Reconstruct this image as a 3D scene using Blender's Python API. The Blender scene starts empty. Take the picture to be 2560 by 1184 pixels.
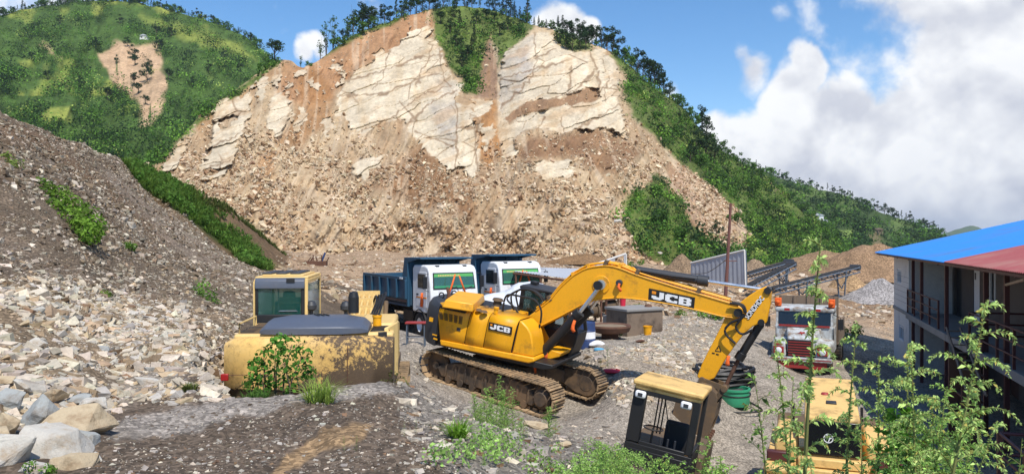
import bpy, bmesh, math, random
import numpy as np
from mathutils import Vector, Matrix

# ------------------------------------------------------------------ camera, sky, sun, exposure
SC = bpy.context.scene
COL = SC.collection
F = 1950.0          # focal length in photo pixels (2560 wide)
HOR = 592.0
cam_d = bpy.data.cameras.new('camera')
cam_d.sensor_width = 36.0
cam_d.lens = 36.0 * F / 2560.0
cam_d.clip_start = 0.1
cam_d.clip_end = 20000
cam = bpy.data.objects.new('camera', cam_d)
cam.location = (0, 0, 0)
cam.rotation_euler = (math.radians(90), 0, 0)
COL.objects.link(cam)
SC.camera = cam
SUN_EL = math.radians(56)
SUN_AZ = math.radians(160)      # clockwise from +Y (the view direction): behind the camera, to the right
SC.view_settings.view_transform = 'Standard'
SC.view_settings.look = 'None'
SC.view_settings.exposure = 0.0
SC.view_settings.gamma = 1.0
SC.view_settings.use_curve_mapping = False
SC.cycles.max_bounces = 6
SC.cycles.diffuse_bounces = 3
SC.cycles.glossy_bounces = 3
SC.cycles.transmission_bounces = 4
SC.cycles.transparent_max_bounces = 8
SC.cycles.volume_bounces = 0

sd = bpy.data.lights.new('sun', 'SUN')
sd.energy = 5.0
sd.angle = math.radians(0.5)
sd.color = (1.0, 0.945, 0.86)
so = bpy.data.objects.new('sun', sd)
sdir = Vector((math.sin(SUN_AZ) * math.cos(SUN_EL), math.cos(SUN_AZ) * math.cos(SUN_EL), math.sin(SUN_EL)))
so.rotation_euler = sdir.to_track_quat('Z', 'Y').to_euler()
so.location = (20, -20, 40)
COL.objects.link(so)


def pdir(px, py):
    return Vector(((px - 1280) / F, 1.0, (HOR - py) / F)).normalized()


def make_world():
    w = bpy.data.worlds.new('World')
    SC.world = w
    w.use_nodes = True
    nt = w.node_tree
    nt.nodes.clear()
    N, L = nt.nodes.new, nt.links.new
    out = N('ShaderNodeOutputWorld')
    bg = N('ShaderNodeBackground')
    bg.inputs['Strength'].default_value = 0.15
    sky = N('ShaderNodeTexSky')
    sky.sky_type = 'NISHITA'
    sky.sun_disc = False
    sky.sun_elevation = SUN_EL
    sky.sun_rotation = SUN_AZ
    sky.altitude = 1000
    sky.air_density = 1.0
    sky.dust_density = 0.6
    sky.ozone_density = 2.0
    hs = N('ShaderNodeHueSaturation')
    hs.inputs['Saturation'].default_value = 1.25
    hs.inputs['Value'].default_value = 1.15
    L(sky.outputs[0], hs.inputs['Color'])
    tc = N('ShaderNodeTexCoord')

    def math_(op, a, b=None, clamp=False):
        m = N('ShaderNodeMath')
        m.operation = op
        m.use_clamp = clamp
        for i, v in enumerate((a, b)):
            if v is None:
                continue
            if isinstance(v, (int, float)):
                m.inputs[i].default_value = v
            else:
                L(v, m.inputs[i])
        return m.outputs[0]
    # cloud banks: (photo direction, angular radius, weight)
    blobs = [(2500, 170, .16, 1.0), (2340, 330, .115, 1.1), (2120, 300, .075, 1.0), (1960, 255, .055, 1.0), (1860, 200, .03, .85), (2000, 190, .035, .85),
             (2520, 420, .2, 1.1), (2200, 450, .12, 1.05), (2010, 380, .10, 1.0), (1850, 385, .075, 1.1), (1790, 320, .04, .9),
             (2440, 60, .075, .95), (2600, 20, .12, 1.0), (800, 108, .024, .72), (778, 124, .020, .68), (812, 130, .018, .62), (1395, 42, .045, 1.15), (1440, 60, .035, 1.1), (955, 8, .04, .7),
             (1860, 205, .04, .75), (1690, 215, .028, .55), (1745, 240, .028, .5), (2140, -10, .05, .5), (2350, 560, .16, .95), (2620, 300, .22, 1.1),
             (700, -15, .06, .35), (1950, 75, .025, .35), (2700, -250, .3, .9), (-300, -300, .3, .7), (3300, 300, .4, .9), (-900, 400, .4, .8)]
    warp = N('ShaderNodeTexNoise')
    warp.inputs['Scale'].default_value = 5.0
    warp.inputs['Detail'].default_value = 5
    L(tc.outputs['Generated'], warp.inputs['Vector'])
    vs = N('ShaderNodeVectorMath'); vs.operation = 'SUBTRACT'
    L(warp.outputs['Color'], vs.inputs[0]); vs.inputs[1].default_value = (.5, .5, .5)
    vm = N('ShaderNodeVectorMath'); vm.operation = 'SCALE'
    L(vs.outputs[0], vm.inputs[0]); vm.inputs['Scale'].default_value = 0.10
    va = N('ShaderNodeVectorMath'); va.operation = 'ADD'
    L(tc.outputs['Generated'], va.inputs[0]); L(vm.outputs[0], va.inputs[1])

    def field(vec):
        tot = None
        for px, py, r, wt in blobs:
            d = pdir(px, py)
            dn = N('ShaderNodeVectorMath'); dn.operation = 'DISTANCE'
            L(vec, dn.inputs[0]); dn.inputs[1].default_value = d
            mr = N('ShaderNodeMapRange')
            mr.interpolation_type = 'SMOOTHSTEP'
            L(dn.outputs['Value'], mr.inputs['Value'])
            mr.inputs['From Min'].default_value = r * 1.25
            mr.inputs['From Max'].default_value = r * 0.2
            mr.inputs['To Min'].default_value = 0
            mr.inputs['To Max'].default_value = wt
            tot = mr.outputs[0] if tot is None else math_('MAXIMUM', tot, mr.outputs[0])
        return tot
    fld = field(va.outputs[0])
    n1 = N('ShaderNodeTexNoise')
    n1.inputs['Scale'].default_value = 13.0
    n1.inputs['Detail'].default_value = 9
    n1.inputs['Roughness'].default_value = 0.54
    n1.inputs['Distortion'].default_value = 0.15
    L(tc.outputs['Generated'], n1.inputs['Vector'])
    # same noise looked up a little towards the sun: the difference shades the billows
    off = N('ShaderNodeVectorMath'); off.operation = 'ADD'
    L(tc.outputs['Generated'], off.inputs[0]); off.inputs[1].default_value = (-0.014, 0.0, 0.040)
    n2 = N('ShaderNodeTexNoise')
    for k in ('Scale', 'Detail', 'Roughness', 'Distortion'):
        n2.inputs[k].default_value = n1.inputs[k].default_value
    n2.inputs['Detail'].default_value = 3
    L(off.outputs[0], n2.inputs['Vector'])
    dens = math_('ADD', fld, math_('MULTIPLY', math_('SUBTRACT', n1.outputs[0], 0.5), 1.4))
    mask = N('ShaderNodeMapRange'); mask.interpolation_type = 'SMOOTHSTEP'
    L(dens, mask.inputs['Value'])
    mask.inputs['From Min'].default_value = 0.33
    mask.inputs['From Max'].default_value = 0.70
    lit = math_('ADD', math_('MULTIPLY', math_('SUBTRACT', n1.outputs[0], n2.outputs[0]), 3.3), 0.60, True)
    # thick middles go greyer
    thick = N('ShaderNodeMapRange')
    L(dens, thick.inputs['Value'])
    thick.inputs['From Min'].default_value = 0.6
    thick.inputs['From Max'].default_value = 1.35
    thick.inputs['To Min'].default_value = 0.25
    thick.inputs['To Max'].default_value = -0.22
    lit2 = math_('ADD', lit, thick.outputs[0], True)
    mixc = N('ShaderNodeMix'); mixc.data_type = 'RGBA'
    L(lit2, mixc.inputs['Factor'])
    mixc.inputs['A'].default_value = (4.3, 4.5, 5.1, 1)
    mixc.inputs['B'].default_value = (7.1, 7.2, 7.3, 1)
    fin = N('ShaderNodeMix'); fin.data_type = 'RGBA'
    L(mask.outputs[0], fin.inputs['Factor'])
    L(hs.outputs[0], fin.inputs['A'])
    L(mixc.outputs['Result'], fin.inputs['B'])
    L(fin.outputs['Result'], bg.inputs['Color'])
    L(bg.outputs[0], out.inputs['Surface'])


make_world()

# ------------------------------------------------------------------ helpers
RNG = np.random.default_rng(7)
random.seed(7)


def S(r, g, b, k=0.8):
    """photo sRGB 0-255 -> albedo"""
    def f(c):
        c /= 255.0
        return (c / 12.92 if c <= 0.04045 else ((c + 0.055) / 1.055) ** 2.4) * k
    return np.array([f(r), f(g), f(b)])


def W(px, py, D):
    return np.array([(px - 1280) / F * D, D, -(py - HOR) / F * D])


def Rm(yaw, pitch=0, roll=0):
    yaw, pitch, roll = map(math.radians, (yaw, pitch, roll))
    cy, sy, cp, sp, cr, sr = math.cos(yaw), math.sin(yaw), math.cos(pitch), math.sin(pitch), math.cos(roll), math.sin(roll)
    return np.array([[cy, -sy, 0], [sy, cy, 0], [0, 0, 1]]) @ np.array([[cp, 0, sp], [0, 1, 0], [-sp, 0, cp]]) @ np.array([[1, 0, 0], [0, cr, -sr], [0, sr, cr]])


class Frame:
    """a rigid frame: local point -> world; and photo pixel -> local point on the plane y = ly (or x = lx)"""
    def __init__(s, T, R):
        s.T, s.R = np.array(T, float), np.array(R, float)

    def w(s, p):
        return s.R @ np.array(p, float) + s.T

    def px(s, px, py, ly=None, lx=None, lz=None):
        d = s.R.T @ np.array([(px - 1280) / F, 1, -(py - HOR) / F])
        o = s.R.T @ (-s.T)
        if ly is not None:
            t = (ly - o[1]) / d[1]
        elif lx is not None:
            t = (lx - o[0]) / d[0]
        else:
            t = (lz - o[2]) / d[2]
        return o + t * d

    def xz(s, pts, ly):
        return [tuple(s.px(a, b, ly=ly)[[0, 2]]) for a, b in pts]


def _h(ix, iy, iz, seed):
    h = (ix.astype(np.uint32) * np.uint32(374761393) + iy.astype(np.uint32) * np.uint32(668265263) + iz.astype(np.uint32) * np.uint32(2147483647) + np.uint32(seed * 974711 & 0xffffffff))
    h = (h ^ (h >> np.uint32(13))) * np.uint32(1274126177)
    h = (h ^ (h >> np.uint32(16))) * np.uint32(2246822519)
    h = h ^ (h >> np.uint32(15))
    return h.astype(np.float64) / 4294967295.0


def vnoise(p, seed=0):
    p = np.asarray(p, float)
    if p.shape[-1] == 2:
        p = np.concatenate([p, np.zeros(p.shape[:-1] + (1,))], -1)
    i = np.floor(p).astype(np.int64)
    f = p - i
    f = f * f * (3 - 2 * f)
    r = 0
    for dx in (0, 1):
        wx = f[..., 0] if dx else 1 - f[..., 0]
        for dy in (0, 1):
            wy = f[..., 1] if dy else 1 - f[..., 1]
            for dz in (0, 1):
                wz = f[..., 2] if dz else 1 - f[..., 2]
                r = r + wx * wy * wz * _h(i[..., 0] + dx, i[..., 1] + dy, i[..., 2] + dz, seed)
    return r * 2 - 1


def fbm(p, o=4, seed=0, gain=.5):
    p = np.asarray(p, float)
    a, r, t = 1.0, 0, 0
    for k in range(o):
        r = r + a * vnoise(p * 2 ** k + k * 17.3, seed + k)
        t += a
        a *= gain
    return r / t


def sstep(a, b, x):
    t = np.clip((x - a) / (b - a + 1e-12), 0, 1)
    return t * t * (3 - 2 * t)


def polymask(px, py, poly, soft=6.0):
    """1 inside the outline, 0 outside, with a soft edge of some pixels"""
    px = np.asarray(px); py = np.asarray(py)
    ins = np.zeros(px.shape, bool)
    dmin = np.full(px.shape, 1e9)
    n = len(poly)
    for i in range(n):
        x0, y0 = poly[i]; x1, y1 = poly[(i + 1) % n]
        c = ((y0 > py) != (y1 > py))
        with np.errstate(divide='ignore', invalid='ignore'):
            xi = (x1 - x0) * (py - y0) / ((y1 - y0) if y1 != y0 else 1e-9) + x0
        ins ^= c & (px < xi)
        dx, dy = x1 - x0, y1 - y0
        t = np.clip(((px - x0) * dx + (py - y0) * dy) / (dx * dx + dy * dy + 1e-9), 0, 1)
        dmin = np.minimum(dmin, np.hypot(px - x0 - t * dx, py - y0 - t * dy))
    sd_ = np.where(ins, dmin, -dmin)
    return sstep(-soft, soft, sd_)


def linedist(px, py, line):
    d = np.full(np.shape(px), 1e9)
    for (x0, y0), (x1, y1) in zip(line[:-1], line[1:]):
        dx, dy = x1 - x0, y1 - y0
        t = np.clip(((px - x0) * dx + (py - y0) * dy) / (dx * dx + dy * dy + 1e-9), 0, 1)
        d = np.minimum(d, np.hypot(px - x0 - t * dx, py - y0 - t * dy))
    return d


def worley(a, b, seed):
    """cells: distance to the nearest and the second centre, the cell's number and its centre"""
    ia, ib = np.floor(a).astype(int), np.floor(b).astype(int)
    f1 = np.full(a.shape, 9.); f2 = f1.copy(); idn = np.zeros(a.shape); ca = a * 0; cb = b * 0
    z = ia * 0
    for i in (-1, 0, 1):
        for j in (-1, 0, 1):
            x = ia + i + .1 + .8 * _h(ia + i, ib + j, z, seed); y = ib + j + .1 + .8 * _h(ia + i, ib + j, z, seed + 1)
            d = np.hypot(a - x, b - y)
            n = d < f1
            f2 = np.where(n, f1, np.minimum(f2, d))
            idn = np.where(n, _h(ia + i, ib + j, z, seed + 2), idn); ca = np.where(n, x, ca); cb = np.where(n, y, cb)
            f1 = np.where(n, d, f1)
    return f1, f2, idn, ca, cb


class RBF:
    def __init__(s, X, y, lam=1e-6):
        s.X = np.asarray(X, float)
        n = len(X)
        K = s.k(s.X, s.X) - lam * np.eye(n)
        P = np.c_[np.ones(n), s.X]
        A = np.block([[K, P], [P.T, np.zeros((3, 3))]])
        sol = np.linalg.solve(A, np.r_[y, 0, 0, 0])
        s.w, s.c = sol[:n], sol[n:]

    @staticmethod
    def k(a, b):
        d2 = ((a[:, None, :] - b[None]) ** 2).sum(-1)
        return -np.sqrt(d2 + 1e-4)

    def __call__(s, X):
        X = np.asarray(X, float)
        sh = X.shape[:-1]
        X = X.reshape(-1, 2)
        out = np.empty(len(X))
        for i in range(0, len(X), 60000):
            x = X[i:i + 60000]
            out[i:i + 60000] = s.k(x, s.X) @ s.w + s.c[0] + x @ s.c[1:]
        return out.reshape(sh)


# ---- object bookkeeping
def tag(o, label=None, cat=None, group=None, kind=None):
    if label: o['label'] = label
    if cat: o['category'] = cat
    if group: o['group'] = group
    if kind: o['kind'] = kind
    return o


def thing(name, loc, label, cat, group=None):
    o = bpy.data.objects.new(name, None)
    o.empty_display_size = .3
    o.location = loc
    COL.objects.link(o)
    return tag(o, label, cat, group)


def np_mesh(name, V, Fq, mat, col=None, smooth=False, parent=None, loc=None):
    """V (n,3); Fq (m,3|4) int array (or list of such)"""
    V = np.asarray(V, float)
    Fs = Fq if isinstance(Fq, list) else [Fq]
    Fs = [np.asarray(f, np.int64) for f in Fs if len(f)]
    if loc is not None:
        V = V - np.asarray(loc)
    me = bpy.data.meshes.new(name)
    nl = sum(f.size for f in Fs); nf = sum(len(f) for f in Fs)
    me.vertices.add(len(V)); me.loops.add(nl); me.polygons.add(nf)
    me.vertices.foreach_set('co', V.astype(np.float32).ravel())
    me.loops.foreach_set('vertex_index', np.concatenate([f.ravel() for f in Fs]).astype(np.int32))
    tot = np.concatenate([np.full(len(f), f.shape[1]) for f in Fs])
    me.polygons.foreach_set('loop_start', (np.cumsum(tot) - tot).astype(np.int32))
    me.polygons.foreach_set('use_smooth', np.full(nf, smooth))
    if col is not None:
        a = me.color_attributes.new('Col', 'FLOAT_COLOR', 'POINT')
        c = np.c_[np.clip(col, 0, 1), np.ones(len(V))].astype(np.float32)
        a.data.foreach_set('color', c.ravel())
    me.update(calc_edges=True)
    me.materials.append(mat)
    o = bpy.data.objects.new(name, me)
    if parent is not None: o.parent = parent
    if loc is not None: o.location = loc
    COL.objects.link(o)
    return o


class MB:
    """collects simple solids in a local frame, built as ONE mesh object"""
    def __init__(s, M=None):
        s.v, s.f, s.M, s.cut = [], [], (np.eye(3) if M is None else M), []

    def add(s, V, Fc):
        b = len(s.v)
        s.cut.append((b, len(s.f)))
        s.v += [tuple(map(float, p)) for p in V]
        s.f += [tuple(int(i) + b for i in f) for f in Fc]
        return s

    def box(s, x0, x1, y0, y1, z0, z1, R=None, c=None):
        V = np.array([(x, y, z) for z in (z0, z1) for y in (y0, y1) for x in (x0, x1)], float)
        if R is not None:
            c = V.mean(0) if c is None else np.array(c)
            V = (V - c) @ np.array(R).T + c
        return s.add(V, [(0, 2, 3, 1), (4, 5, 7, 6), (0, 1, 5, 4), (2, 6, 7, 3), (0, 4, 6, 2), (1, 3, 7, 5)])

    def hexa(s, lo, hi):
        """4 low corners, 4 high corners in the same order"""
        V = list(lo) + list(hi)
        return s.add(V, [(3, 2, 1, 0), (4, 5, 6, 7)] + [(i, (i + 1) % 4, 4 + (i + 1) % 4, 4 + i) for i in range(4)])

    def prism(s, poly, a0, a1, axis='y', inset0=0.0):
        n = len(poly)
        def P(p, a):
            return {'y': (p[0], a, p[1]), 'x': (a, p[0], p[1]), 'z': (p[0], p[1], a)}[axis]
        V = [P(p, a0) for p in poly] + [P(p, a1) for p in poly]
        Fc = [tuple(range(n - 1, -1, -1)), tuple(range(n, 2 * n))] + [(i, (i + 1) % n, n + (i + 1) % n, n + i) for i in range(n)]
        return s.add(V, Fc)

    def cyl(s, p0, p1, r0, n=14, r1=None, caps=True):
        p0, p1 = np.array(p0, float), np.array(p1, float)
        r1 = r0 if r1 is None else r1
        d = p1 - p0
        d = d / (np.linalg.norm(d) + 1e-12)
        a = np.cross(d, (0, 0, 1.0))
        if np.linalg.norm(a) < 1e-3: a = np.cross(d, (0, 1.0, 0))
        a /= np.linalg.norm(a)
        b = np.cross(d, a)
        V = []
        for p, r in ((p0, r0), (p1, r1)):
            for k in range(n):
                t = 2 * math.pi * k / n
                V.append(p + r * (math.cos(t) * a + math.sin(t) * b))
        Fc = [(k, (k + 1) % n, n + (k + 1) % n, n + k) for k in range(n)]
        if caps: Fc += [tuple(range(n - 1, -1, -1)), tuple(range(n, 2 * n))]
        return s.add(V, Fc)

    def tube(s, pts, r, n=8, smooth=0):
        pts = [np.array(p, float) for p in pts]
        if smooth:
            P = np.array(pts)
            out = []
            for i in range(len(P) - 1):
                p0, p1, p2, p3 = P[max(i - 1, 0)], P[i], P[i + 1], P[min(i + 2, len(P) - 1)]
                for k in range(smooth):
                    t = k / smooth
                    out.append(.5 * ((2 * p1) + (-p0 + p2) * t + (2 * p0 - 5 * p1 + 4 * p2 - p3) * t * t + (-p0 + 3 * p1 - 3 * p2 + p3) * t ** 3))
            out.append(P[-1])
            pts = out
        rs = r if hasattr(r, '__len__') else [r] * len(pts)
        if len(rs) != len(pts): rs = list(np.interp(np.linspace(0, 1, len(pts)), np.linspace(0, 1, len(rs)), rs))
        V, Fc = [], []
        up = np.array((0.03, 0.02, 1.0))
        for i, p in enumerate(pts):
            d = pts[min(i + 1, len(pts) - 1)] - pts[max(i - 1, 0)]
            d /= np.linalg.norm(d) + 1e-12
            a = np.cross(d, up)
            if np.linalg.norm(a) < .05: a = np.cross(d, (1, 0, 0))
            a /= np.linalg.norm(a)
            b = np.cross(d, a)
            for k in range(n):
                t = 2 * math.pi * k / n
                V.append(p + rs[i] * (math.cos(t) * a + math.sin(t) * b))
        for i in range(len(pts) - 1):
            for k in range(n):
                Fc.append((i * n + k, i * n + (k + 1) % n, (i + 1) * n + (k + 1) % n, (i + 1) * n + k))
        Fc += [tuple(range(n - 1, -1, -1)), tuple(range((len(pts) - 1) * n, len(pts) * n))]
        return s.add(V, Fc)

    def lathe(s, prof, n=24, c=(0, 0, 0), axis='z', a0=0, a1=2 * math.pi):
        """prof: (r, h) pairs"""
        full = abs(a1 - a0 - 2 * math.pi) < 1e-6
        m = n if full else n + 1
        V, Fc = [], []
        for r, h in prof:
            for k in range(m):
                t = a0 + (a1 - a0) * k / n
                x, y = r * math.cos(t), r * math.sin(t)
                V.append(np.array({'z': (x, y, h), 'y': (x, h, y), 'x': (h, x, y)}[axis]) + np.array(c))
        for i in range(len(prof) - 1):
            for k in range(n if full else n):
                k2 = (k + 1) % m
                Fc.append((i * m + k, i * m + k2, (i + 1) * m + k2, (i + 1) * m + k))
        return s.add(V, Fc)

    def quad(s, a, b, c, d):
        return s.add([a, b, c, d], [(0, 1, 2, 3)])

    def each(s, name, mat, parent=None, per=1, **kw):
        """every `per` solids collected become a part of their own"""
        cuts = s.cut[::per] + [(len(s.v), len(s.f))]
        for (a, fa), (b, fb) in zip(cuts[:-1], cuts[1:]):
            m = MB(s.M); m.v = s.v[a:b]; m.f = [tuple(i - a for i in f) for f in s.f[fa:fb]]
            o = m.build(name, mat, parent, **kw)
        return o

    def build(s, name, mat, parent=None, bevel=0.0, smooth=30, loc=None, seg=2, solid=0):
        me = bpy.data.meshes.new(name)
        V = np.array(s.v) @ s.M.T
        me.from_pydata(V.tolist(), [], s.f)
        bm = bmesh.new()
        bm.from_mesh(me)
        bmesh.ops.recalc_face_normals(bm, faces=bm.faces)
        bm.to_mesh(me)
        bm.free()
        me.materials.append(mat)
        if smooth:
            me.shade_smooth()
            me.set_sharp_from_angle(angle=math.radians(smooth))
        o = bpy.data.objects.new(name, me)
        if parent is not None: o.parent = parent
        if loc is not None: o.location = loc
        COL.objects.link(o)
        if solid:
            md = o.modifiers.new('solid', 'SOLIDIFY'); md.thickness = solid
        if bevel:
            md = o.modifiers.new('bevel', 'BEVEL')
            md.width = bevel; md.segments = seg; md.limit_method = 'ANGLE'; md.angle_limit = math.radians(32)
            md.harden_normals = False
        return o


def text_mesh(name, body, mat, parent, origin, xdir, zdir, size, bold=0.0, xs=1.0, depth=0.004, align='CENTER'):
    """lettering standing on a surface: origin and directions in the parent's (unrotated) frame"""
    cu = bpy.data.curves.new(name, 'FONT')
    cu.body = body; cu.size = size; cu.offset = bold * size; cu.extrude = depth
    cu.align_x = align; cu.align_y = 'CENTER'
    tmp = bpy.data.objects.new('tmp_text', cu)
    COL.objects.link(tmp)
    dg = bpy.context.evaluated_depsgraph_get()
    me = bpy.data.meshes.new_from_object(tmp.evaluated_get(dg))
    bpy.data.objects.remove(tmp)
    x = np.array(xdir, float); x /= np.linalg.norm(x)
    z = np.array(zdir, float); z -= x * (x @ z); z /= np.linalg.norm(z)
    nrm = np.cross(x, z)
    n = len(me.vertices)
    co = np.empty(n * 3, np.float32)
    me.vertices.foreach_get('co', co)
    co = co.reshape(-1, 3)
    P = np.array(origin) + co[:, :1] * xs * x + co[:, 1:2] * z + co[:, 2:3] * nrm
    me.vertices.foreach_set('co', P.astype(np.float32).ravel())
    me.update()
    me.materials.clear(); me.materials.append(mat)
    o = bpy.data.objects.new(name, me)
    o.parent = parent
    COL.objects.link(o)
    return o


GLYPH = {'J': ('.....XXX', '.....XXX', '.....XXX', '.....XXX', '.....XXX', 'XXX..XXX', 'XXXXXXXX', 'XXXXXXX.', '.XXXXX..'),
         'C': ('.XXXXXXX', 'XXXXXXXX', 'XXXX..XX', 'XXX.....', 'XXX.....', 'XXX.....', 'XXXX..XX', 'XXXXXXXX', '.XXXXXXX'),
         'B': ('XXXXXXX.', 'XXXXXXXX', 'XXX..XXX', 'XXX..XXX', 'XXXXXXX.', 'XXX..XXX', 'XXX..XXX', 'XXXXXXXX', 'XXXXXXX.')}


def block_letters(body, mat, parent, P, nrm, off):
    """heavy lettering filling a plate P (top left, top right, bottom right, bottom left)"""
    m = MB()
    k = len(body)
    for i, ch in enumerate(body):
        for r_, row in enumerate(GLYPH[ch]):
            c_ = 0
            while c_ < 8:
                if row[c_] == 'X':
                    e = c_
                    while e < 8 and row[e] == 'X': e += 1
                    def at(c, r): 
                        u = .07 + .86 * (i + (c / 8) * .90) / (k - .1); v = .16 + .68 * r / 9
                        return P[0] * (1 - u) * (1 - v) + P[1] * u * (1 - v) + P[2] * u * v + P[3] * (1 - u) * v + nrm * off
                    m.quad(at(c_, r_), at(e, r_), at(e, r_ + 1), at(c_, r_ + 1)); c_ = e
                else: c_ += 1
    return m.build('lettering', mat, parent, 0, 0)


# ---- materials
def mat_base(name, rough=.6):
    m = bpy.data.materials.new(name)
    m.use_nodes = True
    nt = m.node_tree
    b = nt.nodes['Principled BSDF']
    b.inputs['Roughness'].default_value = rough
    return m, nt, b


def noise_node(nt, scale, detail=6, rough=.6, vec=None, dist=0):
    n = nt.nodes.new('ShaderNodeTexNoise')
    n.inputs['Scale'].default_value = scale
    n.inputs['Detail'].default_value = detail
    n.inputs['Roughness'].default_value = rough
    n.inputs['Distortion'].default_value = dist
    if vec is not None: nt.links.new(vec, n.inputs['Vector'])
    return n


def ramp(nt, src, a, b, smooth=True):
    r = nt.nodes.new('ShaderNodeMapRange')
    if smooth: r.interpolation_type = 'SMOOTHSTEP'
    nt.links.new(src, r.inputs['Value'])
    r.inputs['From Min'].default_value = a
    r.inputs['From Max'].default_value = b
    return r.outputs[0]


def mixc(nt, fac, a, b, mode='MIX'):
    m = nt.nodes.new('ShaderNodeMix')
    m.data_type = 'RGBA'; m.blend_type = mode
    for key, v in (('Factor', fac), ('A', a), ('B', b)):
        if isinstance(v, (int, float)): m.inputs[key].default_value = v
        elif isinstance(v, (tuple, list, np.ndarray)): m.inputs[key].default_value = (*[float(c) for c in v[:3]], 1)
        else: nt.links.new(v, m.inputs[key])
    return m.outputs['Result']


def bump(nt, b, src, strength=.3, dist=.02):
    n = nt.nodes.new('ShaderNodeBump')
    n.inputs['Strength'].default_value = strength
    n.inputs['Distance'].default_value = dist
    nt.links.new(src, n.inputs['Height'])
    nt.links.new(n.outputs[0], b.inputs['Normal'])


def mat_paint(name, col, rough=.45, dirt=None, amount=.35, scale=2.0, fine=22.0, metallic=0, bumps=.05, spec=.5, chips=None, chip=.72):
    m, nt, b = mat_base(name, rough)
    tc = nt.nodes.new('ShaderNodeTexCoord').outputs['Object']
    n1 = noise_node(nt, scale, 8, .68, tc)
    n2 = noise_node(nt, fine, 5, .7, tc)
    c = mixc(nt, ramp(nt, n2.outputs[0], .3, .75), np.array(col) * .93, np.array(col) * 1.05)
    if dirt is not None:
        f = ramp(nt, n1.outputs[0], .62 - amount * .35, .80 - amount * .2)
        mm = nt.nodes.new('ShaderNodeMath'); mm.operation = 'MULTIPLY'
        nt.links.new(f, mm.inputs[0]); mm.inputs[1].default_value = min(1, .35 + amount)
        c = mixc(nt, mm.outputs[0], c, dirt)
    if chips is not None:
        n3 = noise_node(nt, fine * .35, 9, .75, tc)
        c = mixc(nt, ramp(nt, n3.outputs[0], chip, chip + .03), c, chips)
    nt.links.new(c, b.inputs['Base Color'])
    nt.links.new(ramp(nt, n1.outputs[0], .2, .8), nt.nodes.new('ShaderNodeMath').inputs[0])
    b.inputs['Metallic'].default_value = metallic
    b.inputs['Specular IOR Level'].default_value = spec
    rr = nt.nodes.new('ShaderNodeMapRange')
    nt.links.new(n1.outputs[0], rr.inputs['Value'])
    rr.inputs['To Min'].default_value = max(.05, rough - .15)
    rr.inputs['To Max'].default_value = min(1, rough + .25)
    nt.links.new(rr.outputs[0], b.inputs['Roughness'])
    if bumps: bump(nt, b, n2.outputs[0], bumps, .01)
    return m


def mat_attr(name, rough=.95, s1=1.5, s2=14., amp=.35, bstr=.5, bdist=.05, transl=0.0, spec=.2, speck=None):
    """colour comes from the mesh attribute, broken up by noise"""
    m, nt, b = mat_base(name, rough)
    b.inputs['Specular IOR Level'].default_value = spec
    at = nt.nodes.new('ShaderNodeAttribute')
    at.attribute_name = 'Col'
    c = at.outputs['Color']
    if amp:
        tc = nt.nodes.new('ShaderNodeTexCoord').outputs['Object']
        n1 = noise_node(nt, s1, 8, .65, tc)
        n2 = noise_node(nt, s2, 6, .7, tc)
        f1 = ramp(nt, n1.outputs[0], .25, .75)
        c = mixc(nt, 1.0, c, mixc(nt, f1, (1 - amp,) * 3, (1 + amp * .6,) * 3), 'MULTIPLY')
        c = mixc(nt, 1.0, c, mixc(nt, ramp(nt, n2.outputs[0], .25, .75), (1 - amp,) * 3, (1 + amp * .7,) * 3), 'MULTIPLY')
        if speck:
            v = nt.nodes.new('ShaderNodeTexVoronoi')
            v.inputs['Scale'].default_value = speck
            nt.links.new(tc, v.inputs['Vector'])
            c = mixc(nt, 1.0, c, mixc(nt, ramp(nt, v.outputs['Color'], .2, .9), (.62,) * 3, (1.45,) * 3), 'MULTIPLY')
        if bstr:
            ad = nt.nodes.new('ShaderNodeMath')
            nt.links.new(n1.outputs[0], ad.inputs[0]); nt.links.new(n2.outputs[0], ad.inputs[1])
            bump(nt, b, ad.outputs[0], bstr, bdist)
    nt.links.new(c, b.inputs['Base Color'])
    if transl:
        t = nt.nodes.new('ShaderNodeBsdfTranslucent')
        nt.links.new(c, t.inputs['Color'])
        mx = nt.nodes.new('ShaderNodeMixShader')
        mx.inputs[0].default_value = transl
        nt.links.new(b.outputs[0], mx.inputs[1]); nt.links.new(t.outputs[0], mx.inputs[2])
        nt.links.new(mx.outputs[0], nt.nodes['Material Output'].inputs['Surface'])
    return m


def mat_glass(name, col=(.05, .08, .08), rough=.06, alpha=.55):
    m, nt, b = mat_base(name, rough)
    b.inputs['Base Color'].default_value = (*col, 1)
    b.inputs['Specular IOR Level'].default_value = .8
    t = nt.nodes.new('ShaderNodeBsdfTransparent')
    t.inputs['Color'].default_value = (.82, .9, .88, 1)
    n = noise_node(nt, 3.0, 4, .6)
    mr = nt.nodes.new('ShaderNodeMapRange')
    nt.links.new(n.outputs[0], mr.inputs['Value'])
    mr.inputs['To Min'].default_value = alpha - .12; mr.inputs['To Max'].default_value = alpha + .12
    mx = nt.nodes.new('ShaderNodeMixShader')
    nt.links.new(mr.outputs[0], mx.inputs[0])
    nt.links.new(t.outputs[0], mx.inputs[1]); nt.links.new(b.outputs[0], mx.inputs[2])
    nt.links.new(mx.outputs[0], nt.nodes['Material Output'].inputs['Surface'])
    return m


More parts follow.
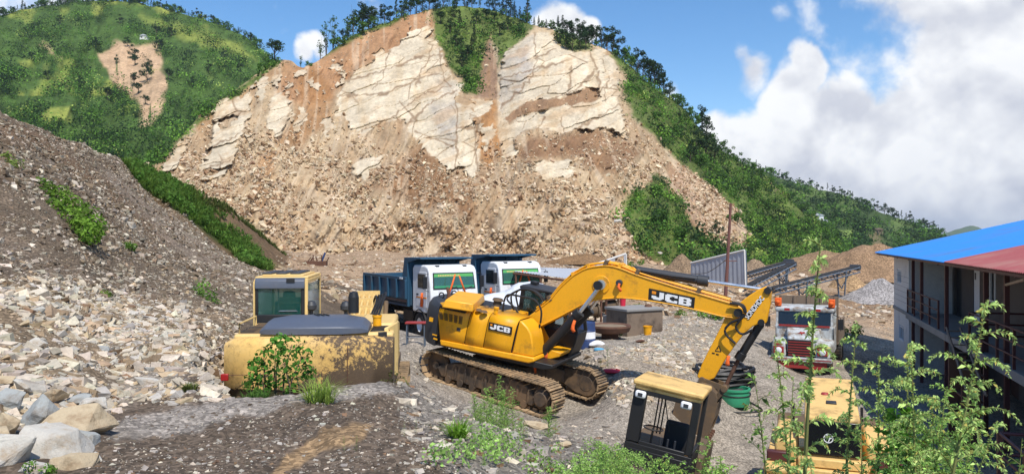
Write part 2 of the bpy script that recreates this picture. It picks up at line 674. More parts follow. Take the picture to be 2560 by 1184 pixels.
MUD = S(122, 98, 72, .6)
M = {}
M['jcb_yellow'] = mat_paint('jcb_yellow', (.86, .40, .010), .38, S(150, 104, 48, .7), .30, 2.3, 30, chips=(.10, .06, .03), chip=.77)
M['jcb_decal'] = mat_paint('decal_black', (.015, .013, .012), .4, bumps=0)
M['white'] = mat_paint('white_paint', (.78, .79, .80), .4, S(165, 150, 130, .6), .22, 1.5)
M['old_white'] = mat_paint('weathered_white', (.52, .56, .57), .55, S(146, 122, 96, .7), .65, 3.0, 26, chips=(.16, .05, .03), chip=.72)
M['letter_white'] = mat_paint('letter_white', (.82, .82, .82), .5, bumps=0)
M['orange_mark'] = mat_paint('orange_mark', (.85, .28, .01), .5, bumps=0)
M['dark_grey'] = mat_paint('dark_grey_paint', (.035, .038, .045), .5, MUD, .12, 1.5)
M['black'] = mat_paint('black_paint', (.014, .014, .015), .45, MUD, .12, 2)
M['rubber'] = mat_paint('black_rubber', (.018, .017, .016), .75, MUD, .3, 3)
M['hose'] = mat_paint('black_hose', (.012, .012, .013), .5, bumps=0)
M['chrome'] = mat_paint('chrome_rod', (.75, .76, .78), .22, None, 0, metallic=.9, bumps=0)
M['pale_yellow'] = mat_paint('faded_yellow', (.72, .50, .19), .5, S(150, 110, 60, .6), .22, 2.0, 26, chips=(.10, .05, .025), chip=.74)
M['cab_blue_grey'] = mat_paint('blue_grey_paint', (.085, .10, .135), .45, S(140, 125, 105, .6), .2, 1.4)
M['track'] = mat_paint('muddy_track', (.10, .075, .05), .8, S(186, 156, 118, .8), 1.0, 2.2, 14, bumps=.3)
M['track_frame'] = mat_paint('muddy_frame', (.055, .042, .032), .8, S(140, 112, 82, .7), .75, 2.0, 14, bumps=.3)
M['mud_steel'] = mat_paint('muddy_steel', (.11, .075, .045), .8, S(150, 118, 78, .65), .5, 2.4, 14, bumps=.3)
M['navy'] = mat_paint('tipper_blue', (.018, .075, .135), .5, S(112, 104, 92, .6), .30, .9, 20)
M['tip_in'] = mat_paint('rusty_bed_inside', S(120, 95, 85), .85, S(150, 130, 115), .5, 2)
M['green_film'] = mat_paint('green_windscreen_banner', (.10, .40, .10), .5, bumps=0)
M['green_low'] = mat_paint('green_lower_band', (.04, .26, .12), .4, bumps=0)
M['glass'] = mat_glass('cab_glass', (.02, .05, .05), .06, .5)
M['glass_dark'] = mat_glass('dark_glass', (.012, .014, .016), .06, .85)
M['glass_teal'] = mat_glass('teal_glass', (.02, .10, .085), .06, .42)
M['orange_cloth'] = mat_paint('orange_ribbon', (.82, .14, .02), .8, bumps=0)
M['red'] = mat_paint('red_paint', (.32, .03, .025), .55, MUD, .25, 2)
M['red_plastic'] = mat_paint('red_plastic', (.62, .02, .05), .5, bumps=0)
M['maroon'] = mat_paint('maroon_steel', (.075, .016, .018), .5, S(110, 80, 75, .5), .25, 2.5)
M['concrete'] = mat_paint('rough_concrete', (.27, .26, .245), .9, (.14, .13, .12), .35, 1.2, 16, bumps=.25)
M['wall_white'] = mat_paint('dirty_white_wall', (.70, .68, .64), .9, (.33, .31, .29), .3, .9, 12, bumps=.15)
M['galv'] = mat_paint('galvanised_sheet', (.40, .42, .46), .5, (.28, .28, .30), .4, .7, 14, metallic=0)
M['timber'] = mat_paint('old_timber', (.20, .145, .10), .85, (.10, .07, .05), .4, 2.5)
M['rust'] = mat_paint('rusty_steel', (.13, .06, .035), .85, (.06, .035, .025), .4, 3, 16, bumps=.2)
M['pole_rust'] = mat_paint('rusty_pole', (.17, .07, .055), .8, (.10, .05, .04), .4, 2)
M['steel_blue'] = mat_paint('blue_grey_steel', (.10, .13, .17), .55, S(120, 105, 90, .6), .35, 2)
M['seat'] = mat_paint('black_vinyl', (.02, .02, .022), .6)
M['lamp'] = mat_paint('lamp_lens', (.75, .78, .80), .15, bumps=0)
M['tail_red'] = mat_paint('tail_lamp_red', (.38, .02, .02), .25, bumps=0)
M['green_plastic'] = mat_paint('green_plastic', (.04, .33, .17), .5, MUD, .25, 2)
M['blue_paint'] = mat_paint('drum_blue', (.03, .06, .17), .5, MUD, .3, 3)
M['tarp'] = mat_paint('white_tarpaulin', (.66, .69, .74), .6, S(170, 170, 170, .7), .3, 1.0)

# ------------------------------------------------------------------ rigid frames of the big machines (the ground is shaped under them)
JT = np.array([0.02, 21.85, -4.27])
JTR = Frame(JT, Rm(-34, 8.9, .6))          # undercarriage
JUP = Frame(JT, Rm(-22, 8.8, 0))           # slewed upper structure
LX = Frame((-3.40, 14.45, -3.52), Rm(96.0, 0, 0))     # the faded excavator seen from behind

# ------------------------------------------------------------------ ground: one sheet from the camera's feet to the horizon
G_PTS = [  # photo x, photo y, distance
    (-900, 1184, 5), (0, 1184, 5.2), (320, 1184, 5.4), (640, 1184, 5.6), (900, 1184, 5.7), (1100, 1184, 5.9), (1300, 1184, 7.0), (1500, 1184, 9.2), (1620, 1184, 11),
    (270, 1020, 8.2), (420, 1008, 8.5), (560, 1000, 8.8), (700, 988, 9.2), (830, 974, 9.6), (940, 966, 10.0), (1030, 985, 10.6), (1150, 1040, 10.4), (1250, 1075, 10.8), (1400, 1110, 12), (1000, 1080, 7.4), (700, 1080, 7.2), (400, 1090, 6.9),
    (1330, 1090, 13.5), (1480, 1090, 15.2), (1560, 1130, 13), (1180, 1010, 13.5), (1250, 1040, 14.5), (1030, 960, 14.5), (1020, 945, 18),
    (980, 900, 21), (1000, 870, 24), (1020, 850, 27), (1000, 828, 30), (900, 860, 26), (930, 815, 35), (1000, 850, 31.5), (1150, 850, 31), (1300, 820, 33), (1200, 800, 37),
    (1500, 920, 23), (1550, 960, 20.5), (1600, 1000, 18.5), (1540, 860, 26), (1600, 870, 26), (1650, 830, 30), (1465, 866, 27), (1570, 835, 31), (1700, 765, 42), (1450, 780, 42), (1750, 900, 25),
    (1850, 1050, 22), (1800, 900, 27), (1900, 980, 24.5), (1900, 890, 29), (1840, 1000, 23.5), (2000, 930, 30), (2080, 935, 29.5), (2150, 870, 36), (2200, 800, 44), (2100, 760, 55), (1900, 760, 49), (1780, 725, 54), (2300, 900, 36), (2500, 1000, 27), (2650, 1130, 20),
    (2150, 700, 75), (2000, 690, 80), (1850, 690, 78), (1600, 690, 72), (1400, 670, 78), (1200, 650, 88), (1000, 655, 80), (820, 662, 75), (850, 705, 48), (880, 745, 38), (900, 780, 36), (800, 640, 98), (740, 640, 78), (700, 655, 66), (830, 720, 42), (780, 730, 34),
    (700, 625, 105), (1000, 628, 112), (1300, 642, 108), (1500, 650, 105), (1700, 668, 110), (2000, 672, 140), (2150, 655, 150), (2300, 650, 150), (2700, 650, 150), (3400, 655, 150),
    # scree slope on the left: crest, face, foot
    (0, 285, 28), (100, 322, 32), (200, 357, 38), (300, 397, 45), (0, 380, 41), (100, 420, 44), (200, 450, 54), (300, 480, 66),
    (150, 500, 22), (0, 450, 19.3), (0, 380, 22.6), (0, 500, 18), (0, 600, 16), (0, 720, 12.5), (0, 850, 9.6), (0, 1000, 7.3), (200, 900, 9.8), (300, 560, 27), (300, 480, 33), (300, 650, 21), (300, 740, 17), (300, 850, 12.6), (300, 930, 10.4),
    (450, 640, 31), (450, 560, 40), (440, 500, 47), (600, 700, 30), (600, 655, 42), (620, 780, 24), (590, 800, 19), (400, 725, 19), (200, 650, 17.2), (200, 780, 13.6), (480, 880, 12.6), (500, 930, 11.4), (490, 820, 15.5), (540, 985, 10.2),
    (-300, 150, 24), (-300, 300, 20), (-300, 500, 16), (-300, 700, 11), (-300, 950, 7.5), (-300, 330, 44), (-900, 250, 22), (-900, 700, 10), (-900, 300, 60),
    # grassy spur beyond it
    (340, 422, 53), (480, 482, 58), (560, 522, 63), (640, 578, 69), (715, 640, 76), (360, 480, 47), (480, 580, 50), (560, 640, 52), (665, 672, 57), (540, 575, 58), (400, 520, 46),
    (450, 540, 80), (550, 600, 88), (640, 618, 95), (350, 500, 80),
]
_X = [((a - 1280) / F, math.log(d)) for a, b, d in G_PTS]
_s = [(b - HOR) / F for a, b, d in G_PTS]
for x, y, z in [(-4, 11, -3.5), (-2.2, 11, -3.5), (-4.4, 13, -3.52), (-2.2, 13, -3.52), (-3.3, 15, -3.52), (-4.5, 16.5, -3.5), (-2.2, 17, -3.5), (-1.6, 12.5, -3.3), (-1.6, 15, -3.4), (-3, 20, -3.4), (-3, 24, -3.3),
                (-3.5, 10.4, -2.6), (-2, 10.8, -2.7),
                (1.0, 3, -1.75), (2.4, 3, -1.95), (2.2, 5, -2.5), (3.4, 4.5, -2.6), (4.6, 6.5, -3.7), (3.4, 8, -3.9), (6, 9, -4.9), (5, 11, -5.1), (2.4, 12.5, -5.1), (3.2, 14.5, -5.25), (5, 14, -5.2), (1.9, 10.5, -3.7), (4, 17.5, -5.2), (8, 15, -5.2), (7, 5, -3.6), (9, 9, -4.8), (5, 2.5, -2.4), (0, 2.2, -1.62), (-1.5, 2.2, -1.6), (10, 13, -5.2), (13, 18, -5.4), (14.5, 24, -5.5), (17, 34, -5.6), (22, 36, -5.6), (9, 25, -5.0)]:
    _X.append((x / y, math.log(y))); _s.append(-z / y)
for lx in (-2.0, 0, 2.0):
    for ly in (-1.2, 1.2):
        p = JTR.w((lx, ly, -.02)); _X.append((p[0] / p[1], math.log(p[1]))); _s.append(-p[2] / p[1])
_wv = 0.38
_rb = RBF([(a, b * _wv) for a, b in _X], _s)


def ground_noise(x, y):
    D = np.maximum(y, 2)
    p = np.stack([x, y], -1)
    a = fbm(p * .45, 4, 3) * .10 + fbm(p * 2.2, 4, 11) * .035
    far = sstep(34, 60, D)
    a = a * (1 - .3 * far) + far * (fbm(p * .16, 5, 21) * .55 + np.abs(fbm(p * .5, 4, 31)) * .25)
    a = a + sstep(13, 10, D) * sstep(-5, -3.5, x) * (fbm(p * 1.2, 4, 61) * .10 + np.abs(fbm(p * 3.1, 3, 62)) * .05)
    pile = sstep(-4.2, -5.2, x) * sstep(20, 14, D)
    a = a + pile * (fbm(p * 1.1, 4, 41) * .16)
    return a


def ground_z(x, y):
    x = np.asarray(x, float); y = np.asarray(y, float)
    yy = np.maximum(y, 1.5)
    u, v = x / yy, np.log(yy)
    s = _rb(np.stack([u, v * _wv], -1))
    t = sstep(math.log(115), math.log(165), v)
    s = s * (1 - t) + (6.0 / yy) * t
    return -s * yy + ground_noise(x, y) * (1 - sstep(math.log(300), math.log(900), v))


GREY_YARD = S(174, 163, 148)
DARK_SOIL = S(118, 103, 88)
SCREE = S(122, 106, 88)
PILE = S(150, 130, 106)
RUBBLE = S(186, 158, 128)
SAND = S(172, 142, 106)
BROWN = S(132, 100, 70)
GRASS = S(82, 104, 40)
GRAVEL = S(150, 141, 130)


def pix(P):
    P = np.asarray(P)
    return 1280 + F * P[..., 0] / P[..., 1], HOR - F * P[..., 2] / P[..., 1]


def ground_col(P):
    x, y = P[..., 0], P[..., 1]
    px, py = pix(P)
    n = fbm(np.stack([x, y], -1) * .7, 4, 51)
    wob = fbm(np.stack([px, py], -1) / 60, 4, 53) * 22
    qx, qy = px + wob, py + wob
    c = np.ones(P.shape) * GREY_YARD

    def lay(mask, colr):
        nonlocal c
        m = np.clip(mask, 0, 1)[..., None]
        c = c * (1 - m) + m * colr
    lay(sstep(34, 44, y + n * 6), RUBBLE)
    lay(sstep(.1, .5, fbm(np.stack([x, y], -1) * .12, 4, 57)) * sstep(40, 60, y) * .6, BROWN * 1.15)
    # bank and plateau near the camera
    lay(sstep(12, 10.5, y + n) * sstep(-4.6, -3.9, x + .2 * n), DARK_SOIL)
    lay(polymask(qx, qy, [(1010, 960), (1300, 1060), (1500, 1110), (1700, 1300), (1180, 1300), (1080, 1110), (1000, 1030)], 20), GRAVEL * .85)
    lay(polymask(qx, qy, [(250, 1075), (420, 1015), (560, 992), (700, 982), (960, 955), (1010, 985), (800, 1000), (620, 1035), (430, 1080), (300, 1110)], 7) * (y < 12), S(164, 154, 143))
    lay(polymask(qx, qy, [(640, 1200), (760, 1110), (800, 1065), (870, 1050), (930, 1060), (905, 1100), (830, 1130), (740, 1170), (690, 1200)], 6) * (y < 9), SAND)
    # the mid-yard slope under the boom
    lay(polymask(qx, qy, [(1380, 860), (1480, 880), (1620, 880), (1720, 770), (1880, 780), (1800, 880), (1700, 960), (1560, 1010), (1490, 930), (1380, 900)], 14) * .8, S(172, 158, 140))
    # scree slope, pile
    left = sstep(-4.4, -5.2, x + n * .3) * sstep(46, 44, y)
    lay(left, SCREE)
    lay(polymask(qx, qy, [(-900, 700), (0, 690), (250, 730), (420, 740), (560, 770), (600, 830), (560, 1010), (260, 1030), (-900, 1100)], 22) * left, PILE)
    lay(polymask(qx, qy, [(-900, 560), (-20, 560), (200, 690), (420, 735), (300, 745), (100, 700), (-900, 690)], 20) * left * .8, DARK_SOIL * 1.0)
    lay(polymask(qx, qy, [(0, 290), (90, 330), (230, 420), (350, 520), (430, 600), (380, 590), (250, 480), (120, 390), (0, 340)], 14) * left * .75, S(132, 104, 78))
    lay(polymask(qx, qy, [(250, 430), (330, 430), (480, 590), (660, 690), (600, 720), (420, 620)], 16) * left * .5, S(172, 154, 136))
    spur = polymask(qx, qy, [(300, 400), (350, 415), (480, 475), (560, 515), (640, 572), (730, 640), (680, 690), (640, 690), (560, 650), (480, 585), (380, 510), (310, 440)], 5) * (y > 42) * (y < 84)
    lay(spur, S(128, 104, 78))
    lay(polymask(qx, qy, [(320, 415), (470, 484), (540, 545), (640, 630), (668, 685), (630, 672), (550, 610), (440, 525), (330, 455)], 8) * spur, GRASS * .6)
    c = c * (1 + .16 * n[..., None])
    return c


def build_ground():
    u = np.linspace(-1.15, 1.15, 1000)
    v = np.r_[np.linspace(math.log(2.0), math.log(120), 560), np.linspace(math.log(120), math.log(9000), 50)[1:]]
    U, V = np.meshgrid(u, v)
    y = np.exp(V); x = U * y
    z = ground_z(x, y)
    P = np.stack([x, y, z], -1)
    nr, nc = U.shape
    idx = np.arange(nr * nc).reshape(nr, nc)
    q = np.stack([idx[:-1, :-1], idx[:-1, 1:], idx[1:, 1:], idx[1:, :-1]], -1).reshape(-1, 4)
    m = mat_attr('ground_soil_gravel', .95, 1.2, 16, .34, .6, .05, speck=26)
    o = np_mesh('ground', P.reshape(-1, 3), q, m, ground_col(P).reshape(-1, 3), True)
    tag(o, 'grey and brown stony ground of the quarry yard', 'ground', kind='structure')


build_ground()


# ------------------------------------------------------------------ broken rock: slabs with eight corners each
def slab_rocks(C, size, col, aspect=(1, .72, .42), tilt=.5, seed=1, sink=.2):
    r = np.random.default_rng(seed)
    n = len(C)
    base = np.array([(x, y, z) for z in (-1, 1) for y in (-1, 1) for x in (-1, 1)], float) * .5
    V = base[None] * (np.array(aspect) * r.uniform(.7, 1.35, (n, 1, 3)))
    V = V * (1 + r.uniform(-.32, .28, (n, 8, 3)))
    V = V + r.normal(0, .06, (n, 8, 3))
    a, b, c = r.uniform(0, 6.283, n), r.normal(0, tilt, n), r.normal(0, tilt, n)
    ca, sa, cb, sb, cc, sc = np.cos(a), np.sin(a), np.cos(b), np.sin(b), np.cos(c), np.sin(c)
    z0, o1 = np.zeros(n), np.ones(n)
    Rz = np.stack([ca, -sa, z0, sa, ca, z0, z0, z0, o1], -1).reshape(n, 3, 3)
    Rx = np.stack([o1, z0, z0, z0, cb, -sb, z0, sb, cb], -1).reshape(n, 3, 3)
    Ry = np.stack([cc, z0, sc, z0, o1, z0, -sc, z0, cc], -1).reshape(n, 3, 3)
    R = Rx @ Ry @ Rz
    V = np.einsum('nij,nkj->nki', R, V) * size[:, None, None] + C[:, None, :]
    V[..., 2] += (size * (.25 - sink))[:, None]
    f = np.array([(0, 2, 3, 1), (4, 5, 7, 6), (0, 1, 5, 4), (2, 6, 7, 3), (0, 4, 6, 2), (1, 3, 7, 5)])
    Q = (np.arange(n)[:, None, None] * 8 + f[None]).reshape(-1, 4)
    return V.reshape(-1, 3), Q, np.repeat(col, 8, 0)


def rock_cols(n, mix, seed, var=.18):
    r = np.random.default_rng(seed)
    cols = np.array([m[0] for m in mix]); w = np.array([m[1] for m in mix], float)
    k = r.choice(len(mix), n, p=w / w.sum())
    return cols[k] * (1 + r.normal(0, var, (n, 1))) * (1 + r.normal(0, .02, (n, 3)))


PALE, TAN, GREYR, BRN = S(218, 204, 182), S(196, 172, 140), S(184, 175, 162), S(142, 114, 88)
ROCKM = mat_attr('broken_rock', .92, 3.0, 20, .2, .5, .03)


SANDP = [(640, 1200), (760, 1110), (800, 1065), (870, 1050), (930, 1060), (905, 1100), (830, 1130), (740, 1170), (690, 1200)]


def scatter_ground(name, label, region, n, smin, smax, mix, seed, aspect=(1, .72, .42), power=2.2, dcap=(2.5, 130), clear=None):
    """slabs lying on the ground inside an outline; more of them near, sizes by a power law"""
    r = np.random.default_rng(seed)
    xs = [p[0] for p in region]; ys = [p[1] for p in region]
    out = []
    tot = 0
    while tot < n:
        u = (r.uniform(min(xs), max(xs), 40000) - 1280) / F
        v = r.uniform(math.log(dcap[0]), math.log(dcap[1]), 40000)
        y = np.exp(v); x = u * y
        z = ground_z(x, y)
        px, py = pix(np.stack([x, y, z], -1))
        k = polymask(px, py, region, 12) > r.uniform(0, 1, len(px))
        k &= fbm(np.stack([x, y], -1) * .6, 3, seed) > r.uniform(-.55, .3, len(px))
        k &= ~((polymask(px, py, SANDP, 5) > .4) & (y < 9) & (r.uniform(0, 1, len(px)) < .85))
        for fr, hx, hy in ((JTR, 2.1, 1.5), (LX, 2.3, 1.5)):
            q = (np.stack([x, y, z], -1) - fr.T) @ fr.R
            k &= ~((np.abs(q[:, 0]) < hx) & (np.abs(q[:, 1]) < hy))
        out.append(np.stack([x, y, z], -1)[k]); tot += k.sum()
        if len(out) > 60: break
    C = np.concatenate(out)[:n]
    t = r.uniform(0, 1, len(C))
    size = smin * (smax / smin) ** (t ** power)
    size = np.maximum(size, C[:, 1] * .0016)      # nothing finer than the eye can part at that distance
    V, Q, c = slab_rocks(C, size, rock_cols(len(C), mix, seed), aspect, .28, seed, .34)
    o = np_mesh(name, V, Q, ROCKM, c)
    return tag(o, label, 'rubble', kind='stuff')


scatter_ground('pale_rubble', 'pale broken slabs heaped at the foot of the left slope', [(-100, 700), (180, 690), (400, 745), (600, 790), (560, 1000), (300, 1010), (260, 1060), (-100, 1060)], 13000, .02, .22,
               [(PALE, 6), (TAN, 2.5), (S(200, 192, 180), 2), (BRN, .3)], 61, dcap=(5, 22), power=3.2)
scatter_ground('scree_stones', 'small stones strewn over the grey scree slope', [(-100, 262), (0, 278), (150, 333), (310, 393), (430, 490), (545, 585), (675, 680), (640, 790), (400, 760), (-100, 720)], 21000, .02, .17,
               [(S(174, 162, 144), 4), (PALE, 2.5), (SCREE * 1.1, 5), (TAN, 1)], 62, dcap=(10, 50), power=3.4)
scatter_ground('yard_gravel', 'grey gravel and stones over the yard floor', [(950, 880), (1100, 820), (1400, 840), (1560, 860), (1720, 770), (1900, 760), (2230, 760), (2230, 900), (1900, 920), (1700, 1000), (1650, 1184), (1050, 1184), (980, 1000)], 7000, .015, .14,
               [(GREYR, 4), (PALE, 2.5), (GRAVEL, 3), (BRN, 1)], 63, dcap=(5.5, 60), power=3.2)
scatter_ground('upper_scree', 'fine grey stones on the upper part of the scree slope', [(-100, 255), (0, 272), (150, 328), (320, 392), (430, 485), (545, 580), (675, 680), (600, 740), (380, 660), (0, 560)], 15000, .05, .24,
               [(S(168, 156, 138), 4), (PALE, 1.5), (SCREE * 1.1, 6), (S(140, 120, 98), 4)], 67, dcap=(19, 52), power=3.0)
scatter_ground('slope_stones', 'pale stones scattered over the mid yard slope', [(1400, 870), (1500, 880), (1600, 860), (1720, 780), (1880, 790), (1800, 880), (1700, 990), (1560, 1020), (1500, 960)], 3500, .03, .26,
               [(PALE, 5), (GREYR, 2), (TAN, 2)], 66, dcap=(17, 42), power=2.8)
scatter_ground('plateau_gravel', 'grit and small stones on the dark bank', [(250, 1040), (560, 1000), (900, 965), (1080, 1000), (1250, 1184), (200, 1184)], 4500, .006, .05,
               [(GREYR, 3), (PALE, 2), (DARK_SOIL, 4), (BRN, 1)], 64, dcap=(4.5, 12), power=2.6)
scatter_ground('fan_rubble', 'tan rubble spread behind the parked trucks', [(690, 640), (760, 625), (1300, 640), (1700, 665), (2240, 690), (2240, 800), (1850, 780), (1500, 800), (880, 800), (800, 740), (680, 690)], 12000, .10, .5,
               [(TAN, 4), (PALE, 3.5), (BRN, 2.5), (RUBBLE, 2)], 65, dcap=(34, 125), power=3.0, aspect=(1.2, .7, .4))


# ------------------------------------------------------------------ leaves
def leaf_quads(C, R, n, size, col, seed=1, cvar=.22, flat=.75, up=.25):
    """n leaf-sized faces spread through the volume of each clump; C (k,3), R (k,) or (k,3), col (k,3)"""
    r = np.random.default_rng(seed)
    k = len(C)
    R = np.asarray(R, float)
    if R.ndim == 1: R = np.stack([R, R, R * flat], -1)
    d = r.normal(size=(k, n, 3)); d /= np.linalg.norm(d, axis=-1, keepdims=True)
    rad = r.uniform(.25, 1, (k, n, 1)) ** .45
    P = C[:, None] + d * rad * R[:, None]
    nr = d + r.normal(0, .55, (k, n, 3)); nr[..., 2] += up
    nr /= np.linalg.norm(nr, axis=-1, keepdims=True)
    t = np.cross(nr, r.normal(size=(k, n, 3))); t /= np.linalg.norm(t, axis=-1, keepdims=True) + 1e-9
    b = np.cross(nr, t)
    s = (np.asarray(size).reshape(-1, 1, 1) if np.ndim(size) else size) * r.uniform(.6, 1.3, (k, n, 1))
    V = np.stack([P - t * s * .5, P + b * s * .36, P + t * s * .6, P - b * s * .36], 2)
    c = col[:, None] * (1 + r.normal(0, cvar, (k, n, 1)))
    c = np.repeat(c[:, :, None], 4, 2)
    V = V.reshape(-1, 3)
    Q = np.arange(len(V)).reshape(-1, 4)
    return V, Q, np.clip(c.reshape(-1, 3), .004, 1)


LEAFM = mat_attr('foliage', .75, amp=0, transl=.38, spec=.25)
BARK = mat_paint('bark', S(90, 78, 66), .9, (.04, .03, .025), .4, 4)
DKG, MDG, LTG, YLG = S(48, 72, 38, .95), S(80, 116, 46, 1.), S(118, 160, 62, 1.), S(165, 182, 92, 1.)


def join_np(parts):
    V, Q, Cc, b = [], [], [], 0
    for v, q, c in parts:
        V.append(v); Q.append(q + b); Cc.append(c); b += len(v)
    return np.concatenate(V), np.concatenate(Q), np.concatenate(Cc)


# ------------------------------------------------------------------ hills as swept surfaces: foot line, crest line, distance field
class Hill:
    def __init__(s, crest, foot, dpts, px0, px1, nc, nr, back=14, backstep=.03, lam=1e-4):
        s.crest, s.foot = np.array(crest, float), np.array(foot, float)
        s.rb = RBF(np.array([(a / 400, b / 400) for a, b, d in dpts]), np.log([d for a, b, d in dpts]), lam)
        X = np.linspace(px0, px1, nc)
        c = np.interp(X, s.crest[:, 0], s.crest[:, 1]); f = np.interp(X, s.foot[:, 0], s.foot[:, 1])
        c = c + fbm(np.stack([X / 22, X * 0], -1), 3, 5) * 5
        t = np.linspace(0, 1, nr)[:, None]
        s.PX = np.repeat(X[None], nr, 0)
        s.PY = f[None] + (c - f)[None] * t
        s.D = np.exp(s.rb(np.stack([s.PX / 400, s.PY / 400], -1)))
        s.nr, s.nc, s.back, s.bs = nr, nc, back, backstep

    def points(s):
        x = (s.PX - 1280) / F * s.D
        z = -(s.PY - HOR) / F * s.D
        return np.stack([x, s.D, z], -1)

    def mesh(s, P, colr, name, mat, label):
        # the far side: fall away behind the crest
        top = P[-1]
        ctop = colr[-1]
        rows, crow = [P], [colr]
        for k in range(1, s.back + 1):
            q = top.copy()
            D = top[:, 1] * (1 + s.bs * k)
            q[:, 0] = top[:, 0] + (D - top[:, 1]) * .1
            q[:, 1] = D
            q[:, 2] = top[:, 2] - (D - top[:, 1]) * (.15 + .04 * k)
            rows.append(q[None]); crow.append(ctop[None])
        A = np.concatenate(rows); Cc = np.concatenate(crow)
        nr, nc = A.shape[:2]
        idx = np.arange(nr * nc).reshape(nr, nc)
        q = np.stack([idx[:-1, :-1], idx[:-1, 1:], idx[1:, 1:], idx[1:, :-1]], -1).reshape(-1, 4)
        o = np_mesh(name, A.reshape(-1, 3), q, mat, Cc.reshape(-1, 3), True)
        return tag(o, label, 'hill', kind='structure')


# --- the hill with the landslide
A_CREST = [(200, 455), (370, 408), (450, 340), (520, 268), (600, 218), (640, 188), (690, 152), (712, 150), (740, 160), (760, 168), (790, 152), (830, 126), (880, 92), (950, 62), (1010, 40), (1075, 24), (1150, 16), (1220, 24), (1290, 46), (1330, 64), (1380, 74), (1420, 92), (1480, 108),
           (1530, 128), (1560, 152), (1620, 207), (1700, 265), (1760, 335), (1820, 388), (1900, 435), (1960, 488), (2020, 540), (2080, 590), (2130, 634), (2260, 670)]
A_FOOT = [(200, 640), (400, 655), (700, 655), (900, 655), (1300, 668), (1650, 690), (1900, 690), (2130, 678), (2260, 690)]
A_D = [(200, 470, 110), (370, 412, 122), (450, 340, 137), (520, 265, 152), (600, 215, 164), (690, 152, 174), (760, 165, 176), (790, 150, 180), (830, 125, 186), (880, 90, 193), (950, 60, 200), (1010, 38, 205), (1075, 22, 212), (1150, 15, 224), (1220, 25, 224),
       (1290, 50, 217), (1330, 65, 209), (1380, 75, 206), (1450, 95, 206), (1500, 108, 206), (1560, 150, 208), (1620, 205, 212), (1700, 262, 216), (1760, 333, 220), (1820, 386, 224), (1900, 435, 230), (1960, 490, 235), (2020, 540, 240), (2080, 590, 245), (2130, 635, 250), (2260, 670, 255),
       (200, 640, 85), (400, 655, 92), (550, 655, 98), (700, 650, 101), (900, 652, 106), (1100, 655, 106), (1300, 668, 103), (1500, 680, 100), (1650, 690, 103), (1750, 690, 108), (1900, 690, 118), (2000, 685, 138), (2130, 678, 172), (2260, 690, 200),
       (300, 520, 95), (450, 460, 116), (500, 400, 128), (720, 200, 161), (600, 300, 141), (700, 255, 150), (690, 330, 136), (800, 250, 164), (830, 200, 172), (760, 330, 146), (700, 400, 128), (870, 250, 160), (900, 300, 147), (960, 200, 166), (1050, 150, 177), (1040, 250, 158), (1100, 300, 146), (1050, 340, 141), (1100, 380, 137), (1130, 330, 140), (1160, 440, 128), (1185, 300, 146),
       (1180, 210, 181), (1200, 100, 204), (1230, 245, 174), (1240, 330, 153), (1215, 380, 142), (1280, 150, 184), (1400, 200, 171), (1500, 250, 166), (1350, 300, 151), (1540, 320, 153), (1540, 200, 178), (1450, 300, 153), (1290, 360, 142), (1000, 330, 144), (950, 400, 132),
       (1000, 450, 124), (1300, 450, 123), (1300, 550, 111), (800, 450, 123), (800, 550, 110), (600, 450, 118), (600, 550, 107), (1100, 550, 110), (1430, 360, 142), (1500, 430, 132), (1600, 500, 127), (1600, 600, 112), (1650, 350, 170), (1600, 300, 164), (1750, 450, 164), (1800, 550, 145), (1900, 560, 168), (1700, 600, 118), (1850, 450, 196), (2000, 620, 190), (1640, 260, 190)]
HA = Hill(A_CREST, A_FOOT, A_D, 215, 2240, 1080, 340)

ROCKS = {  # faces of pale bedrock
    'main': [(835, 262), (858, 215), (880, 190), (915, 165), (960, 140), (1010, 118), (1045, 90), (1085, 95), (1105, 130), (1122, 168), (1150, 212), (1150, 232), (1136, 246), (1165, 290), (1142, 315), (1141, 420), (1122, 425), (1060, 370), (1025, 330), (1006, 297), (960, 303), (905, 333), (872, 312), (852, 280)],
    'pillar': [(1140, 258), (1165, 262), (1182, 290), (1196, 330), (1196, 430), (1182, 446), (1142, 405)],
    'right': [(1262, 132), (1325, 85), (1372, 78), (1392, 110), (1420, 128), (1470, 128), (1502, 120), (1545, 168), (1546, 232), (1558, 290), (1566, 338), (1545, 330), (1500, 315), (1480, 326), (1440, 322), (1400, 337), (1345, 318), (1310, 330), (1288, 345), (1290, 392), (1255, 384), (1248, 330), (1246, 220)],
    'patch': [(1328, 408), (1360, 402), (1428, 398), (1434, 440), (1362, 446)],
    'spur': [(664, 292), (680, 242), (706, 226), (726, 268), (716, 312), (690, 345), (674, 322)],
    'west': [(536, 268), (570, 240), (622, 228), (630, 270), (604, 330), (590, 380), (560, 440), (496, 452), (505, 412), (532, 340)],
    'low': [(872, 386), (965, 372), (942, 420), (912, 452), (884, 430)],
    'foot': [(405, 405), (455, 352), (470, 360), (440, 420), (410, 430)],
    'upper': [(880, 155), (930, 120), (1000, 95), (1060, 60), (1085, 72), (1060, 100), (1000, 125), (930, 160), (880, 185)],
    'mid': [(1160, 245), (1230, 250), (1240, 330), (1215, 380), (1200, 330), (1178, 275)],
}
